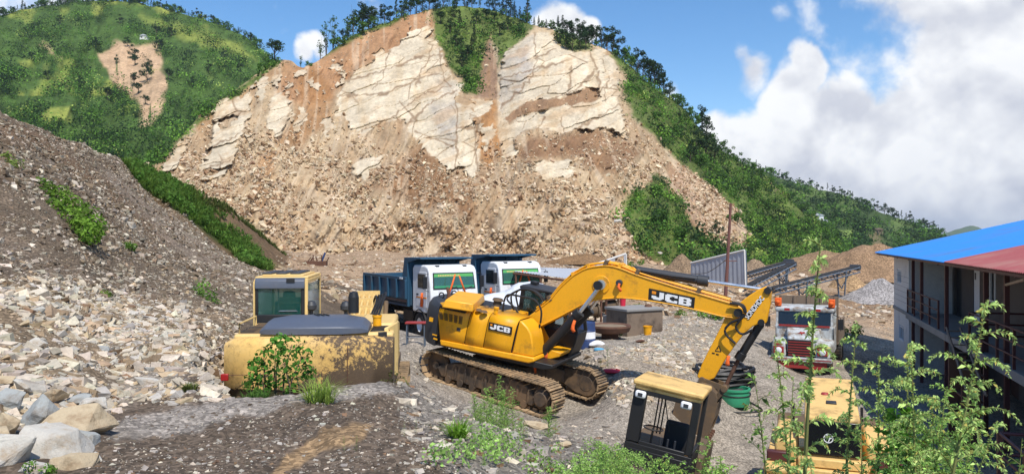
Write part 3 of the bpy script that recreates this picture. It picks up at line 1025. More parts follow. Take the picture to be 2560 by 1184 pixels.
CRACKS = [[(850, 240), (960, 235), (1050, 195), (1120, 180)], [(1000, 330), (1080, 255), (1140, 225)], [(1000, 255), (1040, 300)], [(975, 120), (965, 165), (950, 200), (935, 225)], [(1080, 110), (1060, 170), (1040, 215)],
          [(905, 330), (990, 285), (1060, 235), (1130, 215)], [(860, 205), (960, 175), (1060, 140), (1110, 135)], [(1040, 330), (1130, 365)], [(1140, 250), (1142, 330), (1138, 420)], [(1190, 290), (1192, 430)],
          [(1250, 270), (1300, 225), (1335, 185)], [(1335, 145), (1390, 122)], [(1335, 80), (1340, 150), (1330, 190)], [(1250, 200), (1330, 175), (1420, 150)], [(1260, 300), (1340, 262), (1440, 225), (1480, 190)], [(1420, 230), (1430, 165)],
          [(1470, 120), (1490, 170), (1470, 200)], [(1500, 180), (1492, 240)], [(1520, 190), (1510, 250)], [(1290, 290), (1400, 262), (1500, 225), (1545, 215)], [(1440, 325), (1500, 290), (1550, 262)], [(1400, 290), (1410, 330)], [(1300, 330), (1370, 322)],
          [(1145, 320), (1195, 320)], [(1060, 345), (1138, 350)], [(1110, 130), (1140, 200)], [(1095, 120), (1110, 200), (1130, 220)], [(1360, 290), (1345, 320)], [(545, 300), (620, 275)], [(520, 370), (600, 335)], [(505, 425), (575, 400)]]
A_GREEN = [
    [(1078, 0), (1330, 0), (1336, 66), (1300, 95), (1262, 135), (1245, 170), (1238, 120), (1222, 80), (1205, 130), (1198, 200), (1196, 235), (1165, 238), (1150, 190), (1120, 150), (1090, 88)],
    [(1388, 60), (1480, 80), (1475, 125), (1420, 128), (1395, 110)], [(1500, 80), (1570, 130), (1700, 250), (1820, 370), (2020, 530), (2150, 620), (2260, 690), (1880, 700), (1800, 640), (1880, 602), (1830, 520), (1745, 445), (1690, 400), (1640, 350), (1600, 315), (1572, 270), (1560, 200), (1545, 160), (1525, 128)],
    [(1560, 500), (1600, 470), (1640, 430), (1665, 460), (1700, 500), (1730, 560), (1800, 620), (1830, 690), (1720, 690), (1620, 640), (1560, 580)],
    [(215, 440), (370, 405), (450, 338), (520, 262), (600, 212), (660, 165), (692, 148), (690, 165), (640, 205), (560, 262), (490, 315), (440, 365), (395, 405), (330, 440), (215, 480)],
    [(790, 140), (900, 70), (1010, 28), (1078, 20), (1070, 32), (1010, 48), (950, 70), (880, 104), (840, 128)]]


def build_hill_a():
    h = HA
    px, py = h.PX, h.PY
    q = np.stack([px, py], -1)
    wob = fbm(q / 45, 4, 71)
    wx, wy = px + wob * 14 + fbm(q / 9, 2, 72) * 4, py + fbm(q / 45, 4, 73) * 12
    # blocks of bedrock: cells drawn out along the bedding, which rises to the right
    wa, wb = px - .40 * py + wob * 10, py + .40 * px + wob * 10
    F1, F2, ID, CA, CB = worley(wa / 130, wb / 34, 301)
    f1, f2, idn, ca, cb = worley(wa / 30, wb / 10, 311)
    def back(A_, B_, sa, sb):
        A_, B_ = A_ * sa - wob * 10, B_ * sb - wob * 10
        return (A_ + .4 * B_) / 1.16, (B_ - .4 * A_) / 1.16
    cx, cy = back(ca, cb, 30, 10)
    cx, cy = .45 * cx + .55 * (px + fbm(q / 9, 3, 72) * 5), .45 * cy + .55 * (py + fbm(q / 9, 3, 70) * 5)
    rock = np.zeros(px.shape)
    for k, poly in ROCKS.items():
        m = polymask(cx, cy, poly, 2.5)
        if k in ('upper', 'west', 'mid', 'low', 'foot'):
            thr = {'upper': .1, 'mid': -.1, 'west': -.3}.get(k, -.2)
            m = m * (fbm(np.stack([ca * .35, cb * .5], -1), 3, 74) > thr)
        rock = np.maximum(rock, m)
    stray = ((fbm(np.stack([cx, cy], -1) / 34, 3, 302) > .36) & (cy < 380) & (cx > 480) & (cx < 1130)) * polymask(cx, cy, [(520, 300), (690, 160), (880, 100), (1080, 30), (1110, 120), (900, 330), (640, 400)], 3)
    rock = np.maximum(rock, stray * .85)
    ledge = polymask(cx, cy, [(1268, 292), (1300, 262), (1350, 248), (1400, 245), (1480, 215), (1500, 232), (1490, 252), (1420, 262), (1360, 275), (1300, 292), (1275, 310)], 3)
    rock = rock * (1 - ledge)
    green = np.zeros(px.shape)
    for poly in A_GREEN: green = np.maximum(green, polymask(wx, wy, poly, 7))
    tong = polymask(wx, wy, [(1690, 405), (1760, 445), (1835, 520), (1885, 600), (1800, 612), (1730, 545), (1690, 470)], 6)
    green = green * (1 - tong) * (1 - rock)
    along = wb
    crack = (1 - sstep(.008, .045, F2 - F1)) * (ID > .15) * sstep(-.45, .1, fbm(q / 60, 3, 77))
    crack = np.maximum(crack, (1 - sstep(.02, .09, f2 - f1)) * (idn > .55) * .35 * sstep(-.1, .3, fbm(q / 50, 3, 79)))
    wl = fbm(q / 13, 3, 80) * 7
    for ln in CRACKS:
        wv = 1 + 1.6 * np.clip(fbm(q / 40, 3, 86), 0, 1) * 2.2
        crack = np.maximum(crack, 1 - sstep(.6 * wv, 2.4 * wv, linedist(px + wl, py + wl * .8, ln)))
    D = h.D
    sc = D / F
    disp = rock * ((ID - .5) * .75 + (idn - .5) * .16 + (wb / 34 - CB) * .45 - crack * .16 + fbm(q / 16, 4, 81) * .16)
    loose = 1 - rock
    gul = fbm(np.stack([(px + .55 * (py - 200)) / 26, (py - .3 * px) / 170], -1), 4, 82)       # runnels down the slope
    disp = disp + loose * (gul * 2.8 + fbm(q / 70, 5, 83) * 3.4 + fbm(q / 9, 3, 84) * .35)
    disp = disp * (1 - .5 * green)
    disp = disp + rock * .8 * (1 - ledge)
    fade = sstep(1.0, .93, np.linspace(0, 1, h.nr))[:, None]
    h.D = D - disp * (.35 + .65 * fade)
    P = h.points()
    # ---- what each place is made of
    c = np.ones(P.shape) * S(202, 176, 140)
    def lay(m, col):
        nonlocal c
        m = np.clip(m, 0, 1)[..., None]
        c = c * (1 - m) + m * col
    g = np.stack([px, py], -1)
    lay(sstep(-.2, .4, fbm(g / 110, 4, 90)) * .7, S(178, 150, 118))
    lay(polymask(wx, wy, [(690, 150), (760, 160), (880, 90), (1010, 36), (1080, 24), (1095, 90), (1040, 95), (960, 135), (880, 185), (830, 250), (700, 260)], 14) * .85, S(186, 138, 98))
    lay(polymask(wx, wy, [(735, 165), (790, 160), (830, 230), (830, 300), (790, 330), (740, 370), (690, 365), (740, 300), (750, 230)], 12) * .8, S(170, 124, 80))
    lay(polymask(wx, wy, [(470, 300), (530, 255), (640, 200), (700, 160), (720, 180), (640, 220), (560, 280), (500, 340)], 9) * .8, S(186, 146, 104))
    lay(polymask(wx, wy, [(1000, 400), (1050, 350), (1110, 430), (1180, 455), (1190, 540), (1060, 520), (930, 470)], 16) * .75, S(140, 98, 62))
    lay(polymask(wx, wy, [(1290, 395), (1320, 335), (1400, 340), (1500, 320), (1600, 380), (1560, 440), (1450, 420), (1440, 395), (1330, 400)], 12) * .85, S(142, 104, 74))
    lay(polymask(wx, wy, [(1180, 250), (1240, 250), (1255, 390), (1225, 420), (1200, 400)], 9) * .8, S(180, 126, 72))
    lay(polymask(wx, wy, [(1195, 110), (1222, 75), (1245, 180), (1262, 250), (1190, 245)], 9) * .85, S(150, 118, 96))
    lay(polymask(wx, wy, [(985, 560), (1030, 540), (1100, 548), (1170, 600), (1080, 612), (1000, 600)], 9) * .8, S(158, 120, 80))
    lay(polymask(wx, wy, [(640, 420), (660, 370), (700, 380), (670, 470), (650, 540), (630, 520)], 10) * .6, S(172, 122, 76))
    lay(polymask(wx, wy, [(1560, 560), (1680, 600), (1760, 690), (1500, 690)], 14) * .6, S(164, 116, 78))
    lay(polymask(wx, wy, [(1660, 400), (1700, 430), (1750, 520), (1800, 600), (1740, 600), (1690, 500)], 9) * .6, S(156, 112, 84))
    stk = fbm(np.stack([(px + .3 * (1100 - px) * sstep(250, 650, py)) / 13, py / 150], -1), 4, 87)
    lay(sstep(.05, .45, stk) * .5, S(170, 134, 98)); lay(sstep(.1, .5, -stk) * .5, S(220, 198, 168))
    lay(tong * .6, S(206, 176, 148))
    lay(ledge * .9, S(160, 124, 92))
    cliff = np.ones(P.shape) * S(226, 209, 180, .81)
    st = sstep(-.1, .5, fbm(np.stack([px / 20, py / 90], -1), 4, 91))[..., None]
    cliff = cliff * (1 - .35 * st) + .35 * st * S(206, 176, 130)
    gr = (polymask(wx, wy, [(1262, 132), (1325, 90), (1330, 190), (1250, 280), (1246, 220)], 16) * .8 + polymask(wx, wy, [(1075, 260), (1140, 250), (1145, 330), (1135, 390), (1085, 330)], 16) * .7 + polymask(wx, wy, [(1090, 190), (1150, 205), (1140, 245), (1080, 240)], 12) * .5)[..., None]
    gr = np.clip(gr * (.7 + .5 * fbm(g / 16, 4, 92)[..., None]), 0, 1)
    cliff = cliff * (1 - gr) + gr * S(176, 168, 160)
    cliff = cliff * (1 + .12 * fbm(np.stack([px / 60, along / 6], -1), 3, 93)[..., None]) * (.93 + .14 * ID[..., None]) * (.95 + .1 * idn[..., None])
    sn = (sstep(.05, .45, fbm(np.stack([wa / 70, wb / 18], -1), 4, 303)) * .38)[..., None]
    cliff = cliff * (1 - sn) + sn * S(190, 146, 96)
    lay(rock, 0)
    c = c + rock[..., None] * cliff
    lay(crack * rock * .7, S(136, 104, 74))
    lay(green * .92, S(90, 112, 46) * (1 + .5 * fbm(g / 40, 4, 94)[..., None]))
    c = c * (1 + .14 * fbm(g / 5, 3, 95)[..., None]) * (1 + .12 * fbm(g / 26, 3, 96)[..., None])
    m = mat_attr('landslide_earth_and_rock', .95, .25, 1.6, .2, .5, .3)
    h.mesh(P, c, 'landslide_hill', m, 'hill cut open by a landslide of pale rock and brown earth')
    return P, rock, green, tong


PA, A_rock, A_green, A_tong = build_hill_a()


def pick(P, mask, n, seed, jitter=.5):
    """n points on a grid surface, chosen in proportion to mask"""
    r = np.random.default_rng(seed)
    w = np.clip(mask, 0, None).ravel()
    k = r.choice(len(w), n, p=w / w.sum())
    return P.reshape(-1, 3)[k] + r.normal(0, jitter, (n, 3)) * np.array([1, .6, .2]), k


def hill_rubble():
    h = HA
    talus = (1 - np.clip(A_rock * 1.3, 0, 1)) * (1 - A_green) * (.15 + .85 * sstep(330, 470, h.PY + .12 * np.abs(h.PX - 1100) ** 1.0)) + .9 * A_tong
    talus *= sstep(-.5, .3, fbm(np.stack([h.PX, h.PY], -1) / 40, 4, 97))
    area = h.D ** 1.0
    C, k = pick(PA, talus, 42000, 98, .3)
    r = np.random.default_rng(99)
    t = r.uniform(0, 1, len(C))
    size = .11 * (.75 / .11) ** (t ** 3.4)
    V, Q, c = slab_rocks(C, size, rock_cols(len(C), [(S(226, 204, 172), 5), (S(204, 174, 138), 4), (S(168, 134, 102), 2)], 100, .16), (1.15, .7, .5), .6, 101, .12)
    tag(np_mesh('landslide_rubble', V, Q, ROCKM, c), 'loose blocks strewn down the landslide', 'rubble', kind='stuff')


hill_rubble()


def hill_scrub(name, label, P, mask, n, rmin, rmax, seed, per=34, mixw=(2, 5, 3, .6), lf=.42, mix=None):
    C, k = pick(P, mask, n, seed)
    r = np.random.default_rng(seed + 1)
    rad = rmin * (rmax / rmin) ** r.uniform(0, 1, n) ** 1.7
    C[:, 2] += rad * .35
    cols = np.array(mix if mix is not None else [DKG, MDG, LTG, YLG])
    w = np.array(mixw, float)
    patch = fbm(C / 26.0, 3, seed + 2)
    idx = r.choice(len(cols), n, p=w / w.sum())
    cc = cols[idx] * (1 + .45 * patch[:, None])
    V, Q, c = leaf_quads(C, rad, per, np.clip(rad * lf, .18, 1.4), cc, seed + 3)
    o = np_mesh(name, V, Q, LEAFM, c)
    return tag(o, label, 'scrub', kind='stuff')


A_low = polymask(HA.PX, HA.PY, [(1540, 440), (1660, 420), (1740, 540), (1840, 700), (1540, 700)], 10)
hill_scrub('hillside_scrub', 'green scrub over the flanks of the landslide hill', PA, A_green * (1 - .6 * A_low) * (.25 + sstep(-.3, .3, fbm(np.stack([HA.PX, HA.PY], -1) / 38, 4, 110))), 7000, .3, 2.4, 111, 50, (5, 5, 3, .6), .25)

# --- far hill on the left
HB = Hill([(-500, 60), (-60, 60), (0, 42), (60, 22), (150, 10), (240, 2), (330, 6), (420, 22), (500, 46), (560, 66), (620, 97), (660, 132), (720, 190), (800, 260), (900, 320)],
          [(-500, 470), (0, 470), (300, 500), (420, 520), (900, 560)],
          [(-500, 60, 400), (0, 42, 420), (150, 10, 440), (330, 6, 450), (500, 46, 440), (620, 97, 420), (720, 190, 400), (900, 320, 380), (-500, 470, 200), (0, 470, 200), (300, 500, 205), (420, 520, 210), (900, 560, 240),
           (0, 250, 290), (150, 200, 320), (300, 150, 360), (330, 280, 290), (450, 200, 340), (500, 280, 300), (200, 330, 250), (400, 380, 235), (600, 250, 330), (100, 120, 375), (420, 100, 400)], -460, 860, 620, 260, 10, .03)


def build_hill_b():
    h = HB
    g = np.stack([h.PX, h.PY], -1)
    h.D = h.D - fbm(np.stack([(h.PX + .3 * h.PY) / 75, h.PY / 200], -1), 4, 120) * 26 - fbm(g / 30, 4, 121) * 3.5
    P = h.points()
    wx, wy = h.PX + fbm(g / 30, 4, 122) * 16, h.PY + fbm(g / 30, 4, 123) * 12
    slip = np.maximum(polymask(wx, wy, [(248, 134), (296, 106), (345, 112), (392, 106), (406, 160), (414, 200), (412, 262), (388, 314), (346, 316), (350, 262), (322, 232), (290, 215), (276, 180)], 7) * sstep(-.6, -.38, fbm(np.stack([h.PX / 14, h.PY / 60], -1), 4, 118)),
                      polymask(wx, wy, [(275, 180), (318, 170), (330, 235), (300, 225), (282, 212)], 7))
    track = polymask(wx, wy, [(105, 108), (150, 145), (140, 150), (100, 118)], 6)
    mead = sstep(-.02, .3, fbm(g / 85, 4, 124) + .25 * sstep(150, 20, h.PY) - .1) * (h.PY < 240) + polymask(wx, wy, [(95, 290), (130, 266), (180, 268), (172, 300), (110, 306)], 6) + .7 * polymask(wx, wy, [(350, 40), (480, 70), (600, 110), (640, 150), (560, 130), (440, 90)], 12)
    mead = np.clip(mead, 0, 1) * (1 - slip)
    c = np.ones(P.shape) * S(80, 106, 46)
    c = c * (1 + .4 * fbm(g / 18, 4, 119)[..., None])
    c = c * (1 - mead[..., None]) + mead[..., None] * S(158, 166, 78) * (1 + .35 * fbm(g / 22, 4, 125)[..., None])
    sm = slip[..., None] * .92
    c = c * (1 - sm) + sm * (S(214, 178, 142) * (1 + .2 * fbm(g / 14, 4, 126)[..., None]))
    tm = track[..., None] * .8
    c = c * (1 - tm) + tm * S(200, 176, 130)
    m = mat_attr('far_hill_soil', .95, .1, .8, .25, .4, .4)
    h.mesh(P, c, 'green_far_hill', m, 'high green hill on the left with a bare slip')
    wood = (1 - np.clip(slip * 1.3, 0, 1) * .98) * (1 - .86 * mead) * (.3 + sstep(-.25, .2, fbm(g / 42, 4, 127)))
    hill_scrub('far_hill_woods', 'woods and scrub over the high green hill', P, wood * (.10 + sstep(-.12, .10, fbm(g / 26, 4, 128))), 12000, .7, 4.8, 130, 50, (7, 6, 3, .6), .19)
    return P


PB = build_hill_b()

# --- far ridge on the right
HC = Hill([(1700, 330), (1880, 415), (1950, 446), (2040, 470), (2120, 492), (2180, 522), (2260, 548), (2330, 572), (2362, 592), (2420, 640), (2600, 660)],
          [(1700, 660), (2000, 668), (2360, 652), (2600, 662)],
          [(1700, 330, 430), (1880, 415, 440), (2040, 470, 450), (2180, 522, 455), (2362, 592, 460), (2600, 660, 470), (1700, 660, 290), (2000, 668, 300), (2360, 652, 330), (2600, 662, 340), (2050, 560, 370), (2200, 590, 390), (2150, 620, 330)], 1720, 2560, 360, 130, 10, .03)


def build_hill_c():
    h = HC
    g = np.stack([h.PX, h.PY], -1)
    h.D = h.D - fbm(g / 90, 4, 140) * 8 - fbm(g / 22, 4, 141) * 2
    P = h.points()
    wx, wy = h.PX + fbm(g / 24, 4, 142) * 10, h.PY + fbm(g / 24, 4, 143) * 8
    field = np.maximum(polymask(wx, wy, [(2088, 572), (2130, 570), (2145, 592), (2110, 600)], 4), .4 * sstep(.1, .4, fbm(g / 40, 4, 144)))
    bare = polymask(wx, wy, [(2170, 585), (2205, 570), (2215, 620), (2190, 640)], 5) * .5
    c = np.ones(P.shape) * S(70, 90, 46)
    c = c * (1 - field[..., None]) + field[..., None] * S(128, 150, 76)
    c = c * (1 - bare[..., None]) + bare[..., None] * S(150, 124, 96)
    h.mesh(P, c, 'wooded_ridge', mat_attr('ridge_soil', .95, .1, .8, .25, .4, .4), 'wooded ridge falling to the right behind the piles')
    hill_scrub('ridge_woods', 'dark woods over the right hand ridge', P, (1 - field) * (1 - .5 * bare) * (.25 + sstep(-.3, .2, fbm(g / 30, 4, 145))), 2600, 1.2, 4.4, 150, 30, (6, 4, 1, .1), .36)
    return P


PC = build_hill_c()
HD = Hill([(2150, 600), (2300, 597), (2360, 584), (2395, 570), (2430, 564), (2460, 574), (2520, 582), (2600, 570), (2800, 560), (3000, 590)], [(2150, 606), (3000, 606)], [(2150, 600, 2600), (3000, 600, 2600), (2430, 565, 2700), (2600, 606, 2200), (2150, 606, 2200), (3000, 606, 2200)], 2160, 2990, 120, 20, 6, .02)
HD.mesh(HD.points(), np.ones(HD.points().shape) * S(90, 112, 70), 'distant_mountain', mat_attr('distant_forest', .95, .01, .05, .25, 0, 0), 'faint blue mountain above the blue roof')


# ------------------------------------------------------------------ crawler undercarriage
def undercarriage(root, R, hg=1.2, sw=.6, xs=1.75, r=.40, front_sprocket=True):
    for sy in (-1, 1):
        yc = sy * hg
        # shoes round the loop
        m = MB(R)
        L1 = 2 * xs; tot = 2 * L1 + 2 * math.pi * r
        n = 46
        for k in range(n):
            s = tot * k / n
            if s < L1: c, a = (-xs + s, 0.47 + r), 0
            elif s < L1 + math.pi * r:
                t = (s - L1) / r; c, a = (xs + r * math.sin(t), .47 + r * math.cos(t)), -t
            elif s < 2 * L1 + math.pi * r: c, a = (xs - (s - L1 - math.pi * r), .47 - r), math.pi
            else:
                t = (s - 2 * L1 - math.pi * r) / r; c, a = (-xs - r * math.sin(t), .47 - r * math.cos(t)), math.pi - t
            sag = -.03 * math.cos(math.pi * c[0] / (2 * xs)) if a == 0 else 0
            Ry = np.array([[math.cos(a), 0, -math.sin(a)], [0, 1, 0], [math.sin(a), 0, math.cos(a)]])
            cc = np.array((c[0], yc, c[1] + sag))
            for bx in ((-.085, .085, -sw / 2, sw / 2, -.022, .016), (-.085, -.06, -sw / 2 + .01, sw / 2 - .01, .016, .052), (.0, .022, -sw / 2 + .01, sw / 2 - .01, .016, .045), (-.06, .06, -.09, .09, -.09, -.022)):
                V = np.array([(x, y, z) for z in bx[4:6] for y in bx[2:4] for x in bx[0:2]])
                V = V @ Ry.T + cc
                m.add(V, [(0, 2, 3, 1), (4, 5, 7, 6), (0, 1, 5, 4), (2, 6, 7, 3), (0, 4, 6, 2), (1, 3, 7, 5)])
        tr = m.build('track', M['track'], root, smooth=0)
        f = MB(R)
        prof = [(-xs + .25, .22), (xs - .25, .22), (xs - .1, .40), (xs - .5, .66), (.9, .72), (-.9, .72), (-xs + .4, .60), (-xs + .05, .45)]
        f.prism(prof, yc - .17, yc + .17)
        for k in range(9): f.box(-xs + .35 + k * .34, -xs + .42 + k * .34, yc + sy * .17, yc + sy * .2, .25, .62)
        f.build('track_frame', M['track_frame'], root, .015)
        rl = MB(R)
        for k in range(7):
            x = -xs + .5 + k * (2 * xs - 1.0) / 6
            rl.cyl((x, yc - .2, .2), (x, yc + .2, .2), .1, 14)
        for x in (-.7, .7): rl.cyl((x, yc - .12, .76), (x, yc + .22 * sy, .76), .07, 12)
        rl.each('roller', M['track_frame'], tr)
        x = xs if front_sprocket else -xs
        sp = MB(R)
        teeth = []
        for k in range(42):
            rr = r - .03 if k % 2 else r - .09
            t = 2 * math.pi * k / 42
            teeth.append((x + rr * math.cos(t), .47 + rr * math.sin(t)))
        sp.prism(teeth, yc - .05, yc + .05)
        sp.lathe([(.0, .26 * sy), (.17, .26 * sy), (.2, .2 * sy), (.26, .16 * sy), (.27, .02 * sy)], 22, (x, yc, .47), 'y')
        sp.lathe([(.0, -.25 * sy), (.2, -.25 * sy), (.24, -.2 * sy), (.25, 0)], 22, (x, yc, .47), 'y')
        for k in range(10):
            t = 2 * math.pi * k / 10
            sp.cyl((x + .22 * math.cos(t), yc + sy * .16, .47 + .22 * math.sin(t)), (x + .22 * math.cos(t), yc + sy * .2, .47 + .22 * math.sin(t)), .018, 6)
        sp.build('sprocket', M['track_frame'], tr)
        # rounded guard on the inner side of the drive end
        gd = MB(R)
        pts = [(x - .75, .74), (x - .2, .82)] + [(x + .36 * math.cos(t), .47 + .36 * math.sin(t)) for t in np.linspace(1.3, -1.5, 12)] + [(x - .3, .14), (x - .75, .3)]
        gd.prism(pts, yc - sy * .12, yc - sy * .24)
        gd.build('drive_guard', M['track_frame'], tr, .03)
        idl = MB(R)
        idl.lathe([(.1, -.09), (r - .06, -.09), (r - .02, -.03), (r - .02, .03), (r - .06, .09), (.1, .09)], 26, (-x, yc, .47), 'y')
        idl.cyl((-x, yc - .16, .47), (-x, yc + .16, .47), .11, 14)
        idl.build('idler', M['track_frame'], tr)
    c = MB(R)
    c.hexa([(-.7, -.6, .45), (.7, -.6, .45), (.7, .6, .45), (-.7, .6, .45)], [(-.6, -.55, .86), (.6, -.55, .86), (.6, .55, .86), (-.6, .55, .86)])
    for sx in (-1, 1):
        for sy in (-1, 1):
            # arched legs from the middle to each track frame
            p = [(.35, .35), (.8, .55), (1.12, .48)]
            c.hexa([(sx * .25, sy * .5, .42), (sx * .7, sy * .5, .42), (sx * 1.15, sy * (hg - .1), .28), (sx * .75, sy * (hg - .1), .28)],
                   [(sx * .25, sy * .5, .84), (sx * .7, sy * .5, .8), (sx * 1.15, sy * (hg - .1), .62), (sx * .75, sy * (hg - .1), .66)])
    c.build('centre_frame', M['track_frame'], root, .03)
    s = MB(R)
    s.lathe([(.0, .84), (.62, .84), (.62, 1.02), (.0, 1.02)], 32, (0, 0, 0))
    s.build('slew_ring', M['black'], root)


# ------------------------------------------------------------------ the bright yellow excavator
def build_jcb():
    root = thing('excavator', JT, 'bright yellow tracked excavator with raised boom standing across the middle of the yard', 'excavator')
    undercarriage(root, JTR.R)
    R = JUP.R
    Y, K = M['jcb_yellow'], M['black']
    U = JUP
    yr = -1.32                       # right-hand face, the one seen
    # revolving deck
    d = MB(R)
    d.prism([(-2.1, 1.03), (1.2, 1.03), (1.45, 1.1), (1.45, 1.2), (-2.1, 1.2)], -1.25, 1.3)
    d.build('deck', K, root, .02)
    # front bracket for the boom
    for sy in (-.36, .30):
        b = MB(R)
        b.prism([(-.45, 1.2), (.95, 1.12), (1.15, 1.3), (.75, 1.55), (.42, 1.98), (.2, 2.02), (.02, 1.9), (-.2, 1.6)], sy, sy + .06)
        b.build('boom_bracket', Y, root, .01)
    # skirt
    s = MB(R)
    sk = U.xz([(1100, 848), (1335, 893), (1337, 903), (1322, 907), (1102, 862)], yr)
    s.prism(sk, yr - .03, -.3)
    s.build('skirt', Y, root, .03)
    # inner dark body behind the panel gaps
    b = MB(R)
    b.prism([(-2.05, 1.15), (.72, 1.15), (.55, 1.75), (.2, 2.12), (-2.05, 2.12)], yr + .06, -.42)
    b.prism([(-2.05, 1.15), (-.45, 1.15), (-.45, 2.12), (-2.05, 2.12)], -.42, 1.28)
    b.build('engine_bay', K, root)
    # the four panels of the right side: each wraps onto the top
    def xsec(px_bottom, px_top):
        return U.px(*px_bottom, ly=yr)[0], U.px(*px_top, ly=yr)[0]
    cuts = [((1101, 850), (1093, 757)), ((1160, 860), (1178, 772)), ((1207, 869), (1224, 785)), ((1276, 882), (1296, 799))]
    xs = [(U.px(*a, ly=yr)[0], U.px(*c, ly=yr)[0]) for a, c in cuts]
    zt = 2.19
    for k in range(3):
        (xa0, xa1), (xb0, xb1) = xs[k], xs[k + 1]
        g = .012
        m = MB(R)
        yin = -.36 if k else -.36
        def ring(y, z):
            f = (z - 1.15) / (zt - 1.15)
            return (xa0 + (xa1 - xa0) * f + g, y, z), (xb0 + (xb1 - xb0) * f - g, y, z)
        prof = [(yr, 1.15), (yr - .02, 1.5), (yr - .02, 1.85), (yr + .0, 2.02), (yr + .06, 2.13), (yr + .17, zt), (yin, zt + .01)]
        V = []
        for y, z in prof: V += list(ring(y, z))
        m.add(V, [(2 * i, 2 * i + 1, 2 * i + 3, 2 * i + 2) for i in range(len(prof) - 1)])
        o = m.build('side_panel', Y, root, 0, 40, solid=.03)
        if k == 0:
            lv = MB(R); ls = MB(R)
            # five blocks of louvres on a dark ground, then the row of slots above
            p0, p1, p2, p3 = [U.px(*q, ly=yr - .025) for q in ((1096, 778), (1160, 791), (1157, 811), (1099, 797))]
            for i in range(5):
                for j in range(7):
                    u0, u1 = i / 5 + .02, i / 5 + .165
                    v0, v1 = j / 7 + .02, j / 7 + .10
                    q = [p0 * (1 - u) * (1 - v) + p1 * u * (1 - v) + p2 * u * v + p3 * (1 - u) * v for u, v in ((u0, v0), (u1, v0), (u1, v1), (u0, v1))]
                    qq = [(a[0], yr - .04, a[2]) for a in q]
                    lv.hexa(qq, [(a[0], yr - .034, a[2]) for a in q])
            for i in range(17):
                a = U.px(1102 + i * 3.9, 764.5 + i * .82, ly=yr + .02)
                ls.box(a[0] - .013, a[0] + .013, yr - .03, yr + .05, a[2] - .055, a[2] + .03, Rm(0, 18))
            lv.each('louvre', K, o, per=7); ls.each('slot', K, o)
            hl = MB(R); a = U.px(1147, 823, ly=yr - .03)
            hl.box(a[0] - .06, a[0] + .05, yr - .035, yr - .02, a[2] - .045, a[2] + .045)
            hl.build('latch', M['dark_grey'], o, .01)
    # nose in front of the decal panel
    m = MB(R)
    nose = U.xz([(1278, 883), (1298, 800), (1306, 805), (1318, 818), (1326, 832), (1330, 850), (1334, 893)], yr)
    m.prism(nose, yr + .02, -.42)
    m.build('nose_panel', Y, root, .04)
    # decal on the side panel
    def decal(name, quad, ly, txt, size, parent, bold=.035, xs_=1.15, sq=None):
        P = [U.R @ np.append(0, 0).astype(float)[:0] if False else U.R @ U.px(*q, ly=ly) for q in quad]
        m = MB()
        nrm = np.cross(P[1] - P[0], P[3] - P[0]); nrm /= np.linalg.norm(nrm)
        if nrm @ (U.R @ np.array([0, 1, 0.])) > 0: nrm = -nrm
        m.hexa([p - nrm * .01 for p in P], [p + nrm * .016 for p in P])
        dk = m.build(name, M['jcb_decal'], parent)
        x = P[1] - P[0]; z = P[0] - P[3]
        c = sum(P) / 4 + nrm * .018
        if sq: block_letters(txt, M['letter_white'], parent, P, nrm, .019)
        else: text_mesh('lettering', txt, M['letter_white'], parent, c + .02 * x, x, z, size, bold, xs_, .003)
        if sq:
            q = MB(); o = P[3] + x * sq[0] + z * sq[1] + nrm * .017
            q.hexa([o, o + x * sq[2], o + x * sq[2] + z * sq[3], o + z * sq[3]], [v + nrm * .004 for v in (o, o + x * sq[2], o + x * sq[2] + z * sq[3], o + z * sq[3])])
            q.build('emblem_square', M['orange_mark'], parent)
        return dk
    decal('decal', [(1223, 804), (1281, 817), (1279, 836), (1221, 823)], yr - .03, 'JCB', .30, root, .03, 1.18, (.07, .60, .09, .24))
    # raised engine cover, exhaust, filler caps and bits on the deck
    hood = [U.px(*q, lz=2.20) for q in ((1104, 766), (1182, 778), (1213, 752), (1140, 742))]
    hb = MB(R)
    hb.hexa([(p[0], p[1], 2.18) for p in hood], [(p[0] + dx, p[1] + dy, 2.40) for p, dx, dy in zip(hood, (.06, -.03, -.05, .05), (.05, .05, -.04, -.04))])
    hb.build('engine_cover', Y, root, .03)
    e = MB(R); a = U.px(1243, 762, lz=2.2)
    e.cyl((a[0], a[1], 2.2), (a[0], a[1], 2.36), .12, 18); e.cyl((a[0], a[1], 2.33), (a[0], a[1], 2.4), .17, 18, .13)
    e.build('air_intake', M['mud_steel'], root)
    e = MB(R); a = U.px(1120, 748, lz=2.25)
    e.tube([(a[0], a[1], 2.15), (a[0], a[1], 2.42), (a[0] - .08, a[1], 2.58)], [.05, .05, .04], 10)
    e.build('exhaust', M['rust'], root)
    e = MB(R)
    for q, r_ in (((1197, 776), .1), ((1210, 780), .11), ((1217, 768), .07), ((1232, 770), .08)):
        a = U.px(*q, lz=2.2); e.lathe([(0, .05), (r_ * .6, .05), (r_, .0)], 10, (a[0], a[1], 2.2))
    e.each('mud_cap', M['mud_steel'], root)
    e = MB(R); a = U.px(1239, 783, lz=2.2)
    e.cyl((a[0], a[1], 2.19), (a[0], a[1], 2.33), .055, 12); e.cyl((a[0], a[1], 2.33), (a[0], a[1], 2.38), .075, 12)
    e.build('filler_cap', Y, root)
    tb = MB(R); tb.box(-.45, .05, -.4, .25, 2.1, 2.2); tb.build('catwalk', Y, root, .02)
    # counterweight: rounded in plan, dark
    cw = MB(R)
    pl = []
    for t in np.linspace(-1, 1, 17):
        pl.append((-2.02 - .72 * (1 - abs(t) ** 2.6) ** .8, 1.31 * t))
    plan = [(-1.95, -1.34)] + [(x, y) for x, y in pl] + [(-1.95, 1.34)]
    n = len(plan)
    V, Fc = [], []
